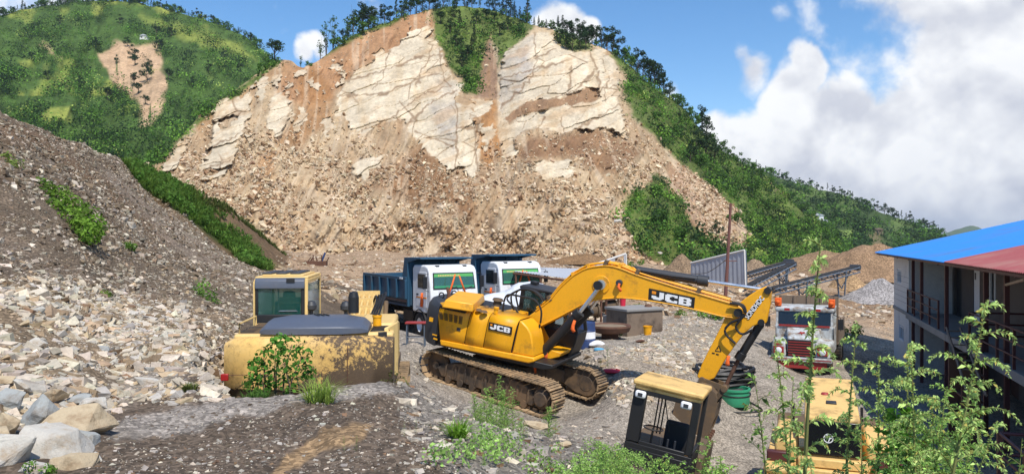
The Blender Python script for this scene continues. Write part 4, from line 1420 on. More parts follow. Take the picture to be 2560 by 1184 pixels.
    for z, sc in ((1.02, .9), (1.1, .97), (1.35, 1.0), (1.8, 1.0), (2.05, .97), (2.2, .86), (2.27, .66)):
        for x, y in plan:
            V.append((-1.95 + (x + 1.95) * sc, y * (1 if sc > .95 else 1 - (1 - sc) * .12), z - (.10 if z > 2.1 else 0) * (abs(y) / 1.3) ** 4))
    for i in range(6):
        for k in range(n):
            k2 = (k + 1) % n
            Fc.append((i * n + k, i * n + k2, (i + 1) * n + k2, (i + 1) * n + k))
    Fc += [tuple(range(n - 1, -1, -1)), tuple(range(6 * n, 7 * n))]
    cw.add(V, Fc)
    o = cw.build('counterweight', M['dark_grey'], root, 0, 40)
    q = MB(R)
    a = U.px(1079, 798, ly=-1.30)
    q.box(a[0] - .05, a[0] + .06, -1.345, -1.325, a[2] - .05, a[2] + .06)
    for (u, v, w, h_) in ((1088, 836, .14, .03), (1090, 846, .12, .04)):
        a = U.px(u, v, ly=-1.3); q.box(a[0] - w / 2, a[0] + w / 2, -1.345, -1.325, a[2] - h_ / 2, a[2] + h_ / 2, Rm(0, 4))
    q.each('marking', M['jcb_yellow'], o)
    lf = MB(R)
    for y in (-.6, .2): lf.lathe([(.075 + .02 * math.cos(t), .02 * math.sin(t)) for t in np.linspace(0, 2 * math.pi, 9)], 14, (-2.3, y, 2.3), 'y')
    lf.each('lifting_eye', K, o)
    # cab behind the boom (on the far side)
    y0, y1, x0, x1, zb, zt2 = .36, 1.34, -.32, 1.42, 1.15, 2.86
    lo = MB(R); lo.prism([(x0, zb), (x1 - .05, zb), (x1 + .08, 1.6), (x1 + .1, 1.85), (x0, 1.85)], y0, y1); lo.build('cab_body', K, root, .03)
    fr = MB(R)
    front = lambda z: x1 + .1 - .28 * max(0, (z - 1.85))
    for y in (y0, y1 - .07):
        for xa, xb in ((x0, x0 + .12), (.42, .52)): fr.box(xa, xb, y, y + .07, 1.85, zt2 - .05)
        fr.add([(front(1.85) - .1, y, 1.85), (front(1.85), y, 1.85), (front(1.85), y + .07, 1.85), (front(1.85) - .1, y + .07, 1.85), (front(zt2) - .1, y, zt2), (front(zt2), y, zt2), (front(zt2), y + .07, zt2), (front(zt2) - .1, y + .07, zt2)],
               [(3, 2, 1, 0), (4, 5, 6, 7), (0, 1, 5, 4), (1, 2, 6, 5), (2, 3, 7, 6), (3, 0, 4, 7)])
    fr.box(x0, x0 + .08, y0, y1, 1.85, 2.15)
    fr.each('cab_frame', K, root, bevel=.01)
    rf = MB(R); rf.prism([(x0 - .05, 2.80), (front(zt2) + .08, 2.80), (front(zt2) + .05, 2.88), (x0 + .05, 2.92), (x0 - .05, 2.87)], y0 - .03, y1 + .03)
    rf.build('cab_roof', M['dark_grey'], root, .04)
    gl = MB(R)
    gl.box(x0 + .12, .42, y0 + .02, y0 + .03, 1.85, 2.8); gl.box(.52, 1.15, y0 + .02, y0 + .03, 1.85, 2.8)
    gl.box(x0 + .02, x0 + .03, y0 + .07, y1 - .07, 2.15, 2.8)
    gl.box(x0 + .12, .42, y1 - .03, y1 - .02, 1.85, 2.8)
    gl.each('cab_window', M['glass'], root, smooth=0)
    st = MB(R); st.box(.0, .5, .6, 1.1, 1.85, 2.0); st.box(-.05, .08, .6, 1.1, 2.0, 2.55); st.box(-.02, .06, .7, 1.0, 2.55, 2.75)
    st.build('seat', M['seat'], root, .04)
    mi = MB(R); a = U.px(1318, 700, ly=.4); mi.box(-.2, .0, .7, .95, 2.93, 3.02); mi.build('roof_lamp', K, root, .02)
    # boom
    by = .25
    out = [(1297, 812), (1312, 796), (1340, 776), (1372, 752), (1400, 719), (1430, 691), (1446, 681), (1469, 670), (1513, 664), (1548, 670), (1592, 687), (1671, 712), (1745, 734), (1824, 757), (1846, 762), (1860, 772), (1862, 784), (1853, 793), (1839, 794), (1805, 790), (1745, 775), (1676, 760), (1607, 749), (1548, 744), (1499, 748), (1464, 757), (1400, 790), (1340, 820), (1321, 830), (1304, 828)]
    P = U.xz(out, -by)
    bm_ = MB(R); bm_.prism(P, -by, by)
    boom = bm_.build('boom', Y, root, .025)
    # welded flange lips along top and bottom
    lip = MB(R)
    for seq in (P[2:15], P[18:28]):
        lip.tube([(x, -by - .005, z) for x, z in seq], .022, 6, 3); lip.tube([(x, by + .005, z) for x, z in seq], .022, 6, 3)
    lip.each('flange', Y, boom)
    # hydraulic pipes on the boom top
    pp = MB(R)
    top = P[2:14]
    for k, y in enumerate((-.18, -.06, .06, .18)):
        pp.tube([(x - .02, y, z + .07 + .015 * (k % 2)) for x, z in top], .024, 6, 4)
    for q in (3, 5, 7, 8, 9, 10):
        x, z = P[q]; pp.box(x - .04, x + .04, -.24, .24, z + .02, z + .12, Rm(0, 15 if q > 7 else -30))
    pp.build('boom_pipe', Y, boom)
    cl = MB(R)
    for q in (3, 8, 10, 12):
        x, z = P[q]; cl.box(x - .05, x + .05, -.27, -.1, z - .01, z + .15, Rm(0, 15 if q > 7 else -40))
    cl.each('pipe_clamp', M['mud_steel'], boom, bevel=.01)
    decal('boom_decal', [(1623, 720), (1738, 743), (1735, 772), (1621, 749)], -by, 'JCB', .47, boom, .032, 1.22, (.07, .60, .09, .24))
    # pins and bosses
    def boss(px_, r_, y_a, y_b, parent, mat=K, ly=-by):
        a = U.px(*px_, ly=ly); m = MB(R); m.cyl((a[0], y_a, a[2]), (a[0], y_b, a[2]), r_, 18); return m.build('pin', mat, parent), a
    pl_ = MB(R); a = U.px(1503, 711, ly=-by); pl_.cyl((a[0], -by - .03, a[2]), (a[0], by + .03, a[2]), .24, 26); pl_.build('boss', Y, boom, .01)
    boss((1503, 711), .12, -.62, .62, boom); boss((1846, 781), .11, -by - .06, by + .06, boom)
    lug = MB(R)
    lp = U.xz([(1548, 672), (1574, 667), (1584, 667), (1592, 674), (1592, 688), (1580, 690)], -.12)
    lug.prism(lp, -.16, -.10); lug.prism(lp, .10, .16); lug.each('cylinder_lug', Y, boom, bevel=.008)
    lampm = MB(R); a = U.px(1550, 706, ly=-by); lampm.cyl((a[0], -by - .14, a[2]), (a[0], -by - .02, a[2]), .085, 14); lampm.build('work_lamp', M['dark_grey'], boom, .01)
    # boom cylinders, one each side
    for sy in (-1, 1):
        y = sy * .48
        a = U.px(1358, 878, ly=-.48); b_ = U.px(1447, 783, ly=-.48); c_ = U.px(1503, 711, ly=-.48)
        m = MB(R); m.cyl((a[0], y, a[2]), (b_[0], y, b_[2]), .125, 20)
        m.cyl((b_[0] - .08, y, b_[2] - .085), (b_[0] + .04, y, b_[2] + .043), .15, 20); m.cyl((a[0], y - .1, a[2]), (a[0], y + .1, a[2]), .14, 16)
        cyl = m.build('boom_cylinder', K, root, .01)
        r_ = MB(R); r_.cyl((b_[0], y, b_[2]), (c_[0], y, c_[2]), .052, 14); r_.cyl((c_[0], y - .07, c_[2]), (c_[0], y + .07, c_[2]), .13, 16)
        r_.build('piston_rod', M['chrome'], cyl)
    # front yellow base under the cylinders
    fb = MB(R)
    a = U.xz([(1345, 880), (1372, 872), (1404, 882), (1398, 892), (1340, 905)], -.5)
    fb.prism(a, -.5, .42); fb.build('front_frame', Y, root, .02)
    # arm cylinder along the top
    a, b_, c_ = U.px(1587, 675, ly=0), U.px(1769, 703, ly=0), U.px(1912, 724, ly=0)
    m = MB(R); m.cyl(a, b_, .115, 20); dd = (b_ - a) / np.linalg.norm(b_ - a)
    m.cyl(b_ - dd * .25, b_ + dd * .02, .14, 20); m.cyl(a + (0, -.1, 0), a + (0, .1, 0), .12, 16)
    m.tube([a + (0.15, -.13, .03), a + (1, -.13, .03), b_ + (-.3, -.13, .03)], .022, 6)
    cyl = m.build('arm_cylinder', M['dark_grey'], root, .008)
    r_ = MB(R); r_.cyl(b_, c_, .05, 14); r_.build('piston_rod', M['chrome'], cyl)
    # stick
    sy_ = .19
    out = [(1913, 717), (1925, 721), (1928, 731), (1926, 758), (1916, 806), (1905, 812), (1895, 810), (1882, 815), (1861, 833), (1838, 862), (1816, 893), (1796, 926), (1786, 945), (1770, 952), (1752, 950), (1742, 940), (1755, 908), (1772, 874), (1790, 840), (1805, 810), (1812, 793), (1826, 772), (1848, 757), (1873, 738), (1900, 721)]
    P2 = U.xz(out, -sy_)
    m = MB(R); m.prism(P2, -sy_, sy_); stick = m.build('stick', Y, root, .022)
    boss((1919, 726), .085, -sy_ - .05, sy_ + .05, stick, K, -sy_); boss((1903, 805), .08, -sy_ - .05, sy_ + .05, stick, K, -sy_)
    # white lettering on a black band near the top of the stick
    decal('stick_decal', [(1864, 788), (1900, 742), (1908, 748), (1873, 798)], -sy_, 'SONDHDC', .17, stick, .022, .78)
    m = MB(R)   # warning triangle
    t = [U.px(*q, ly=-sy_) for q in ((1788, 876), (1797, 863), (1803, 878))]
    for p0, p1 in ((0, 1), (1, 2), (2, 0)):
        m.tube([(t[p0][0], -sy_ - .004, t[p0][2]), (t[p1][0], -sy_ - .004, t[p1][2])], .010, 4)
    m.tube([(t[1][0] - .01, -sy_ - .004, t[1][2] - .05), (t[1][0] - .01, -sy_ - .004, t[1][2] - .1)], .008, 4)
    for q in ((1784, 882), (1794, 885)):
        a = U.px(*q, ly=-sy_); m.box(a[0] - .04, a[0] + .03, -sy_ - .008, -sy_ - .001, a[2] - .015, a[2] + .015)
    m.build('warning_mark', M['jcb_decal'], stick)
    # hoses looping from boom to stick
    hz = MB(R)
    for path, w in (([(1824, 757), (1850, 762), (1861, 777), (1852, 795), (1828, 806), (1813, 822), (1817, 838), (1839, 858)], .03), ([(1830, 755), (1857, 762), (1864, 782), (1850, 800), (1840, 815), (1847, 830), (1860, 834), (1880, 824)], .03)):
        hz.tube([np.array(U.px(*q, ly=-sy_ - .16)) for q in path], w, 8, 5)
    hz.each('hydraulic_hose', M['hose'], stick)
    # bucket cylinder, links, bucket
    a, b_, c_ = U.px(1899, 812, ly=0), U.px(1846, 898, ly=0), U.px(1815, 962, ly=0)
    m = MB(R); m.cyl(a, b_, .10, 18); dd = (b_ - a) / np.linalg.norm(b_ - a); m.cyl(b_ - dd * .2, b_, .125, 18); m.cyl(a + (0, -.09, 0), a + (0, .09, 0), .11, 14)
    cyl = m.build('bucket_cylinder', K, root, .008)
    r_ = MB(R); r_.cyl(b_, c_, .048, 12); r_.build('piston_rod', M['rust'], cyl)
    m = MB(R)
    e0, e1, e2 = U.px(1758, 946, ly=0), U.px(1813, 967, ly=0), U.px(1790, 992, ly=0)
    for y in (-.24, .2):
        for p, q in ((e0, e1), (e1, e2)):
            d_ = q - p; L_ = np.linalg.norm(d_); n_ = np.array([-d_[2], 0, d_[0]]) / L_ * .075
            m.prism([(p[0] + n_[0], p[2] + n_[2]), (q[0] + n_[0], q[2] + n_[2]), (q[0] - n_[0], q[2] - n_[2]), (p[0] - n_[0], p[2] - n_[2])], y, y + .04)
    for p in (e0, e1, e2): m.cyl((p[0], -.28, p[2]), (p[0], .28, p[2]), .085, 14)
    m.build('bucket_link', M['mud_steel'], root, .008)
    out = [(1752, 958), (1775, 965), (1792, 985), (1793, 1010), (1785, 1050), (1770, 1090), (1752, 1102), (1712, 1102), (1690, 1085), (1680, 1040), (1690, 1000), (1720, 975)]
    P3 = U.xz(out, -.5)
    bk = MB(R)
    n = len(P3)
    c3 = np.mean(P3, 0)
    inner = [tuple(np.array(p) * .92 + c3 * .08) for p in P3]
    bk.prism(P3, -.55, -.50); bk.prism(P3, .50, .55)
    op = (2, 4)    # the mouth faces the machine's front: leave those sides open
    for i in range(n):
        if i in op: continue
        j = (i + 1) % n
        bk.hexa([(P3[i][0], -.5, P3[i][1]), (P3[j][0], -.5, P3[j][1]), (P3[j][0], .5, P3[j][1]), (P3[i][0], .5, P3[i][1])], [(inner[i][0], -.5, inner[i][1]), (inner[j][0], -.5, inner[j][1]), (inner[j][0], .5, inner[j][1]), (inner[i][0], .5, inner[i][1])])
    bucket = bk.build('bucket', M['mud_steel'], root, .008)
    tt = MB(R)
    p = P3[5]
    for k in range(5):
        y = -.45 + k * .225
        tt.hexa([(p[0] - .05, y - .06, p[1] - .05), (p[0] + .05, y - .06, p[1] - .05), (p[0] + .05, y + .06, p[1] - .05), (p[0] - .05, y + .06, p[1] - .05)], [(p[0] + .06, y - .03, p[1] - .26), (p[0] + .09, y - .03, p[1] - .26), (p[0] + .09, y + .03, p[1] - .26), (p[0] + .06, y + .03, p[1] - .26)])
    tt.each('bucket_tooth', M['rust'], bucket)
    # bundle of hoses arching from the deck to the boom, and rails
    hz = MB(R)
    for path, ly in (([(1256, 785), (1259, 760), (1264, 742), (1274, 736), (1300, 740), (1335, 748), (1352, 772), (1352, 800), (1345, 830), (1339, 870), (1336, 900)], -.55),
                     ([(1300, 788), (1284, 766), (1268, 748), (1276, 736), (1300, 724), (1325, 724), (1345, 734), (1356, 752)], -.25),
                     ([(1295, 795), (1282, 768), (1278, 740), (1290, 728), (1312, 722), (1340, 728), (1356, 742), (1364, 755)], .0),
                     ([(1302, 800), (1296, 770), (1290, 735), (1302, 722), (1322, 722), (1350, 742), (1366, 756)], .12)):
        hz.tube([np.array(U.px(*q, ly=ly)) for q in path], .027, 8, 5)
    hz.each('hydraulic_hose', M['hose'], root)
    j = MB(R); a = U.px(1256, 787, ly=-.55); j.box(a[0] - .06, a[0] + .06, -.62, -.48, a[2] - .08, a[2] + .03); j.build('hose_joint', K, root, .01)
    return root


JCB = build_jcb()


def ribbon(name, pts, w, label, mat='orange_cloth', loc=None, group=None):
    """a strip of cloth hanging or tied between points (world)"""
    pts = [np.array(p, float) for p in pts]
    loc = pts[0] if loc is None else loc
    V, Fc = [], []
    side = np.array([1.0, .15, 0])
    for i, p in enumerate(pts):
        d = pts[min(i + 1, len(pts) - 1)] - pts[max(i - 1, 0)]
        s = np.cross(d, (0.1, 1, 0.05)); s /= np.linalg.norm(s) + 1e-9
        ww = w * (.8 + .4 * ((i * 37) % 5) / 5)
        V += [p - s * ww - loc, p + s * ww - loc + np.array([0, .03 * math.sin(i * 2.1), 0])]
    for i in range(len(pts) - 1): Fc.append((2 * i, 2 * i + 1, 2 * i + 3, 2 * i + 2))
    m = MB(); m.add(V, Fc)
    o = m.build(name, M[mat], None, loc=tuple(loc), solid=.01)
    return tag(o, label, 'ribbon', group)


def jw(px, py, ly): return JUP.w(JUP.px(px, py, ly=ly))


ribbon('cloth_ribbon', [jw(1549, 708, -.42), jw(1546, 716, -.43), jw(1549, 722, -.42), jw(1553, 728, -.43)], .035, 'orange rag tied on the lamp at the boom bend')
ribbon('cloth_ribbon', [jw(1437, 800, -.66), jw(1433, 812, -.67), jw(1431, 822, -.66), jw(1436, 829, -.67)], .045, 'orange rag hanging from the black boom cylinder')
ribbon('cloth_ribbon', [jw(1822, 888, -.26), jw(1820, 898, -.27), jw(1818, 908, -.26), jw(1820, 914, -.27)], .045, 'orange red rag tied under the stick')
ribbon('cloth_ribbon', [jw(1336, 890, -1.0), jw(1340, 900, -1.02), jw(1337, 915, -1.0), jw(1339, 932, -1.02)], .03, 'orange rag dangling from the nose of the yellow excavator')
ribbon('cloth_ribbon', [jw(1365, 876, -.55), jw(1366, 886, -.56), jw(1364, 896, -.56)], .04, 'orange rag below the foot of the boom cylinder')


# ------------------------------------------------------------------ the faded excavator seen from behind
def build_faded():
    R, U = LX.R, LX
    root = thing('excavator', LX.T, 'faded pale yellow excavator seen from behind with rusty flaking counterweight', 'excavator')
    PY, G, K = M['pale_yellow'], M['cab_blue_grey'], M['black']
    undercarriage(root, R, 1.15, .6, 1.75, .40, False)
    d = MB(R); d.box(-2.0, 1.3, -1.28, 1.28, 1.02, 1.2); d.build('deck', M['mud_steel'], root, .02)
    # counterweight, traced from behind, rounded in plan
    xr = -2.62
    zt, zb = U.px(760, 843, lx=xr)[2], .98
    V, Fc = [], []
    plan = []
    for t in np.linspace(-1, 1, 21):
        plan.append((xr + .34 * abs(t) ** 4.0 + .0, -1.29 * t))
    plan = [(-1.75, 1.29)] + plan + [(-1.75, -1.29)]
    n = len(plan)
    prof = [(zb, .10, .0), (zb + .05, .03, .0), (zb + .22, .0, 0), (zb + .24, -.02, 0), (zt - .32, -.02, 0), (zt - .12, .0, 0), (zt - .03, .07, .0), (zt, .17, .02)]
    for z, ins, sid in prof:
        for x, y in plan:
            r_ = (abs(y) / 1.29) ** 6
            V.append((x + ins if x < -1.8 else x, y * (1 - sid), z - .10 * r_ * (z > zt - .2) * ((z - zt + .2) / .2)))
    for i in range(len(prof) - 1):
        for k in range(n):
            k2 = (k + 1) % n
            Fc.append((i * n + k, i * n + k2, (i + 1) * n + k2, (i + 1) * n + k))
    Fc += [tuple(range(n - 1, -1, -1)), tuple(range((len(prof) - 1) * n, len(prof) * n))]
    # flaking paint: bare brown steel in patches that grow to the lower right
    mt, nt, b = mat_base('flaking_yellow', .75)
    tc = nt.nodes.new('ShaderNodeTexCoord').outputs['Object']
    sep = nt.nodes.new('ShaderNodeSeparateXYZ'); nt.links.new(tc, sep.inputs[0])
    n1 = noise_node(nt, 1.5, 4, .6, tc); n2 = noise_node(nt, 9, 12, .82, tc); n3 = noise_node(nt, 26, 6, .8, tc)
    def mth(op, a, b_=None, cl=False):
        q = nt.nodes.new('ShaderNodeMath'); q.operation = op; q.use_clamp = cl
        for i, v in enumerate((a, b_)):
            if v is None: continue
            if isinstance(v, (int, float)): q.inputs[i].default_value = v
            else: nt.links.new(v, q.inputs[i])
        return q.outputs[0]
    rightw = ramp(nt, sep.outputs['X'], -.35, .95)       # object x: towards the right end
    low = ramp(nt, sep.outputs['Z'], 1.62, 1.15)
    bandw = ramp(nt, sep.outputs['Z'], 1.21, 1.15)
    f = mth('ADD', mth('MULTIPLY', rightw, .15), mth('ADD', mth('MULTIPLY', n2.outputs[0], 1.0), mth('MULTIPLY', n1.outputs[0], .36)))
    f = mth('ADD', f, mth('MULTIPLY', mth('MULTIPLY', rightw, low), .16))
    f = mth('ADD', f, mth('MULTIPLY', low, .05))
    f = mth('ADD', f, mth('MULTIPLY', bandw, .32))
    mask = ramp(nt, f, .785, .81)
    base = mixc(nt, ramp(nt, n1.outputs[0], .35, .7), (.74, .46, .13), (.78, .54, .22))
    rustc = mixc(nt, n3.outputs[0], (.045, .028, .016), (.15, .095, .05))
    dusty = mth('MULTIPLY', ramp(nt, f, .62, .80), .45)
    base = mixc(nt, dusty, base, S(150, 112, 66, .7))
    nt.links.new(mixc(nt, mask, base, rustc), b.inputs['Base Color'])
    bump(nt, b, mask, -.4, .01)
    cw = MB(R); cw.add(V, Fc)
    o = cw.build('counterweight', mt, root, 0, 40)
    sm = MB(R)
    for za in (.47, ):
        sm.box(xr - .028, xr - .016, .55, 1.2, zb + za - .004, zb + za + .004)
    sm.build('seam', M['rust'], o)
    rl = MB(R); a = U.px(562, 942, lx=xr); rl.box(xr - .035, xr + .03, a[1] - .055, a[1] + .055, a[2] - .05, a[2] + .05); rl.build('reflector', M['tail_red'], o, .008)
    # body sides and deck top
    b_ = MB(R)
    zt2 = zt - .04
    b_.prism([(-1.8, 1.15), (.9, 1.15), (.9, zt2 - .1), (.2, zt2), (-1.8, zt2)], -1.27, -.45)
    b_.prism([(-1.8, 1.15), (-.1, 1.15), (-.1, zt2), (-1.8, zt2)], -.45, 1.27)
    b_.build('engine_body', PY, root, .04)
    tp_ = MB(R)
    for k in range(9): tp_.box(-1.7 + k * .17, -1.62 + k * .17, .86, 1.2, zt2 + .001, zt2 + .012)
    tp_.each('tread_strip', M['mud_steel'], root)
    hr = MB(R); hr.tube([(-1.7, 1.2, zt2), (-1.7, 1.2, zt2 + .16), (-.5, 1.2, zt2 + .16), (-.5, 1.2, zt2)], .016, 6); hr.build('hand_rail', PY, root)
    bl = MB(R)
    for y in (-1.0, -.35, .35, 1.0): bl.cyl((xr - .03, y, zb + .12), (xr + .02, y, zb + .12), .03, 10)
    bl.each('bolt', M['rust'], o)
    vs_ = MB(R)
    for y in (-.62, .62): vs_.box(xr - .024, xr + .0, y - .004, y + .004, zb + .24, zt - .14)
    vs_.each('seam', M['rust'], o)
    sl = MB(R)
    for k in range(5): sl.box(-1.6 + k * .16, -1.54 + k * .16, -1.2, -.88, zt2 - .01, zt2 + .015, Rm(20))
    for k in range(4): sl.box(-1.55 + k * .2, -1.46 + k * .2, 1.0, 1.22, zt2 - .01, zt2 + .015)
    sl.each('vent_slot', K, root)
    # long blue-grey hood across the back
    q0, q1 = U.px(641, 838, lx=-2.1), U.px(918, 838, lx=-2.1)
    ya, yb = q0[1], q1[1]
    h = MB(R)
    zb_ = zt - .02
    def ring(x, z, ins):
        P = []
        for sgn, yy in ((1, ya), (-1, yb)):
            P.append((x, yy - sgn * ins, z))
        return P
    pts = [(-2.12, zb_, .0), (-2.12, zb_ + .11, .0), (-2.0, zb_ + .17, .05), (-1.75, zb_ + .22, .14), (-1.2, zb_ + .23, .16), (-.95, zb_ + .18, .1), (-.9, zb_, .0)]
    nP = len(pts)
    V = []
    for j, yy in enumerate((0, .06, .25, .75, .94, 1)):
        for x, z, ins in pts:
            e = [1, .55, .0, 0, .55, 1][j]
            zz = zb_ + (z - zb_) * (1 - .65 * e ** 2)
            V.append((x + (-.2 if False else 0) + (.22 * e if x < -1.5 else -.15 * e), ya + (yb - ya) * yy, zz))
    Fc = []
    for j in range(5):
        for i in range(nP - 1): Fc.append((j * nP + i, j * nP + i + 1, (j + 1) * nP + i + 1, (j + 1) * nP + i))
    Fc += [tuple(range(nP)), tuple(range(5 * nP, 6 * nP))]
    h.add(V, Fc)
    hood = h.build('engine_hood', M['cab_blue_grey'], root, .015, 28)
    k_ = MB(R)
    for yy in (-.15, -.07, .01, -.93, -1.0): k_.box(-1.45, -1.2, yy, yy + .03, zb_ + .23, zb_ + .245, Rm(25))
    k_.each('hood_slot', K, hood)
    e = MB(R); a = U.px(884, 795, lx=-1.2); e.cyl((-1.2, a[1], zb_ + .25), (-1.2, a[1], zb_ + .52), .09, 16); e.lathe([(.09, .52), (.07, .6), (0, .62)], 16, (-1.2, a[1], zb_)); e.build('exhaust', K, root)
    # cab: traced from behind
    xc = .02
    yl, yr_ = U.px(634, 760, lx=xc)[1], U.px(768, 760, lx=xc)[1]
    ztop = U.px(700, 694, lx=xc)[2]
    zbot, x1 = 1.2, xc + 1.75
    wb, wt = U.px(650, 786, lx=xc)[2], U.px(650, 722, lx=xc)[2]
    wl, wr = U.px(645, 750, lx=xc)[1], U.px(752, 750, lx=xc)[1]
    c = MB(R)
    c.box(xc, x1, yr_, yl, zbot, 1.75)
    c.box(xc, xc + .05, yr_ + .03, yl - .03, 1.75, wb); c.box(xc, xc + .06, yl - .1, wl, wb, ztop - .1) if False else None
    c.box(xc, xc + .05, wl, yl - .03, wb, wt); c.box(xc, xc + .05, yr_ + .03, wr, wb, wt)
    c.build('cab_shell', K, root, .015)
    p = MB(R)
    p.box(xc - .01, xc + .07, yl - .02, yl + .01, 1.3, ztop - .06); p.box(xc - .01, xc + .07, yr_ - .01, yr_ + .045, 1.3, ztop - .02)
    for yy in (yl - .045, yr_ - .01):
        p.box(x1 - .08, x1, yy, yy + .055, 1.3, ztop); p.box(xc + .07, x1 - .08, yy, yy + .055, ztop - .1, ztop - .03)
    p.each('cab_pillar', PY, root, bevel=.012)
    r_ = MB(R)
    r_.prism([(xc - .03, wt), (xc + .05, wt), (xc + .1, ztop - .16), (xc + .1, ztop - .04), (xc + .06, ztop), (xc - .01, ztop - .05), (xc - .03, ztop - .14)], yr_ + .045, yl - .02)
    hd = r_.build('cab_rear_panel', M['cab_blue_grey'], root, .015)
    v_ = MB(R); a = U.px(729, 701, lx=xc); v_.box(xc - .04, xc - .02, a[1] - .06, a[1] + .09, a[2] - .03, a[2] + .04); v_.build('vent', K, hd)
    r_ = MB(R); r_.box(xc + .12, x1 + .03, yr_ + .0, yl - .0, ztop - .03, ztop + .02); r_.box(xc + .25, x1 - .1, yr_ + .1, yl - .1, ztop + .02, ztop + .05)
    r_.build('cab_roof', PY, root, .03)
    r_ = MB(R)
    for k in range(3): r_.box(xc + .3, x1 - .2, yr_ + .18 + k * .26, yr_ + .36 + k * .26, ztop + .05, ztop + .08)
    r_.each('roof_hatch', M['dark_grey'], root, bevel=.01)
    g = MB(R); g.box(xc + .02, xc + .03, wr, wl, wb, wt); g.build('rear_window', M['glass_teal'], root, smooth=0)
    g = MB(R); g.box(xc + .12, x1 - .1, yr_ + .0, yr_ + .012, 1.72, ztop - .12); g.box(xc + .12, x1 - .1, yl - .02, yl - .01, 1.72, ztop - .12); g.each('side_window', M['glass'], root, smooth=0)
    g = MB(R)
    g.box(xc + .055, xc + .07, (wl + wr) / 2 + .02, (wl + wr) / 2 + .04, wb, wt)
    g.build('window_bar', M['cab_blue_grey'], root)
    s_ = MB(R); s_.box(xc + .45, xc + 1.0, yr_ + .22, yl - .2, 1.65, 1.8); s_.box(xc + .35, xc + .5, yr_ + .2, yl - .3, 1.8, 2.32); s_.box(xc + .36, xc + .46, yr_ + .28, yl - .45, 2.32, 2.5)
    s_.build('seat', M['seat'], root, .05)
    s_ = MB(R); s_.box(xc + .14, xc + .3, yr_ + .14, yr_ + .55, wb + .18, wb + .30); s_.build('storage_tray', M['timber'], root, .02)
    s_ = MB(R); s_.tube([(xc + .1, yr_ + .1, wb + .0), (xc + .02, yr_ + .2, wb + .06), (xc + .02, yr_ + .5, wb + .06), (xc + .1, yr_ + .6, wb)], .014, 6); s_.build('grab_rail', M['steel_blue'], root)
    # lamps on the deck behind the cab, oil filler
    for q in ((778, 765), (865, 766)):
        a = U.px(*q, lx=.1)
        m = MB(R); m.cyl((.1, a[1], 1.95), (.1, a[1], a[2] - .06), .035, 8); m.lathe([(0, .11), (.07, .09), (.105, .02), (.1, -.05), (.05, -.08), (0, -.08)], 16, (.1, a[1], a[2]))
        m.build('air_cleaner', M['dark_grey'], root)
    a = U.px(943, 795, lx=-.9)
    m = MB(R); m.cyl((-.9, a[1], zt2 - .05), (-.9, a[1], a[2] + .02), .075, 16); m.cyl((-.9, a[1], a[2] + .02), (-.9, a[1], a[2] + .06), .085, 16); m.build('filler_cap', M['jcb_yellow'], root)
    # fuel tank bulge at front right
    m = MB(R); m.box(-.9, .8, -1.25, -.6, zt2 - .1, zt2 + .06); m.build('fuel_tank', PY, root, .05)
    # open side door swung out on the right
    dm = MB(R)
    a0, a1 = U.px(968, 905, lx=-1.75), U.px(990, 905, lx=-1.35)
    z1 = U.px(980, 808, lx=-1.5)[2]
    dm.hexa([(-1.75, a0[1], 1.2), (-1.35, a1[1], 1.2), (-1.30, a1[1] - .04, 1.2), (-1.73, a0[1] - .05, 1.2)], [(-1.6, a0[1] + .06, z1 - .06), (-1.28, a1[1] + .02, z1), (-1.25, a1[1] - .03, z1), (-1.58, a0[1] + .0, z1 - .06)])
    dr = dm.build('side_door', PY, root, .03)
    dm = MB(R); a = U.px(966, 900, lx=-1.9)
    dm.hexa([(-1.9, a[1] + .03, 1.2), (-1.86, a[1] + .03, 1.2), (-1.8, a[1] - .1, 1.2), (-1.84, a[1] - .1, 1.2)], [(-1.86, a[1] + .14, z1 - .1), (-1.82, a[1] + .14, z1 - .1), (-1.76, a[1] - .0, z1 - .1), (-1.80, a[1] - .0, z1 - .1)])
    dd_ = dm.build('decal', M['jcb_decal'], root, .01)
    c_ = R @ np.array((-1.88, a[1] + .03, 1.5))
    text_mesh('lettering', '0', M['letter_white'], root, c_ + R @ np.array((-.012, 0, 0)), R @ np.array((0, -1., 0)) + R @ np.array((.1, 0, 0)), R @ np.array((0.1, .25, 1.)), .24, .02, .9, .004)
    # boom reaching away, low, with pipes along it; arm folded
    m = MB(R)
    o_ = [(.3, 1.15), (.2, 1.5), (.9, 1.8), (2.0, 2.12), (2.9, 2.16), (4.2, 1.9), (5.4, 1.5), (5.6, 1.2), (5.2, 1.15), (3.9, 1.5), (2.7, 1.7), (1.5, 1.45)]
    m.prism(o_, -.75, -.28); boom = m.build('boom', PY, root, .02)
    m = MB(R)
    for y in (-.68, -.58, -.46, -.36): m.tube([(x, y, z + .08) for x, z in o_[1:7]], .028, 6, 4)
    for x, z in ((.6, 1.73), (1.0, 1.86), (1.45, 2.0), (1.9, 2.12), (2.4, 2.18), (2.9, 2.2)): m.box(x - .04, x + .04, -.76, -.27, z - .05, z + .12)
    m.build('boom_pipe', PY, boom)
    for y in (-.92, -.12):
        m = MB(R); m.cyl((1.0, y, 1.2), (2.0, y, 1.75), .11, 14); m.cyl((2.0, y, 1.75), (2.5, y, 2.1), .05, 10); m.build('boom_cylinder', M['mud_steel'], root)
    m = MB(R); m.prism([(5.1, 1.6), (5.5, 1.8), (5.75, 1.4), (5.3, -.1), (4.9, -.1)], -.68, -.36); m.build('stick', PY, root, .02)
    m = MB(R); m.prism([(5.3, .1), (4.8, .2), (4.2, -.05), (4.3, .45), (4.9, .75), (5.4, .5)], -1.0, -.05); m.build('bucket', M['mud_steel'], root, .02)
    m = MB(R)
    hh = []
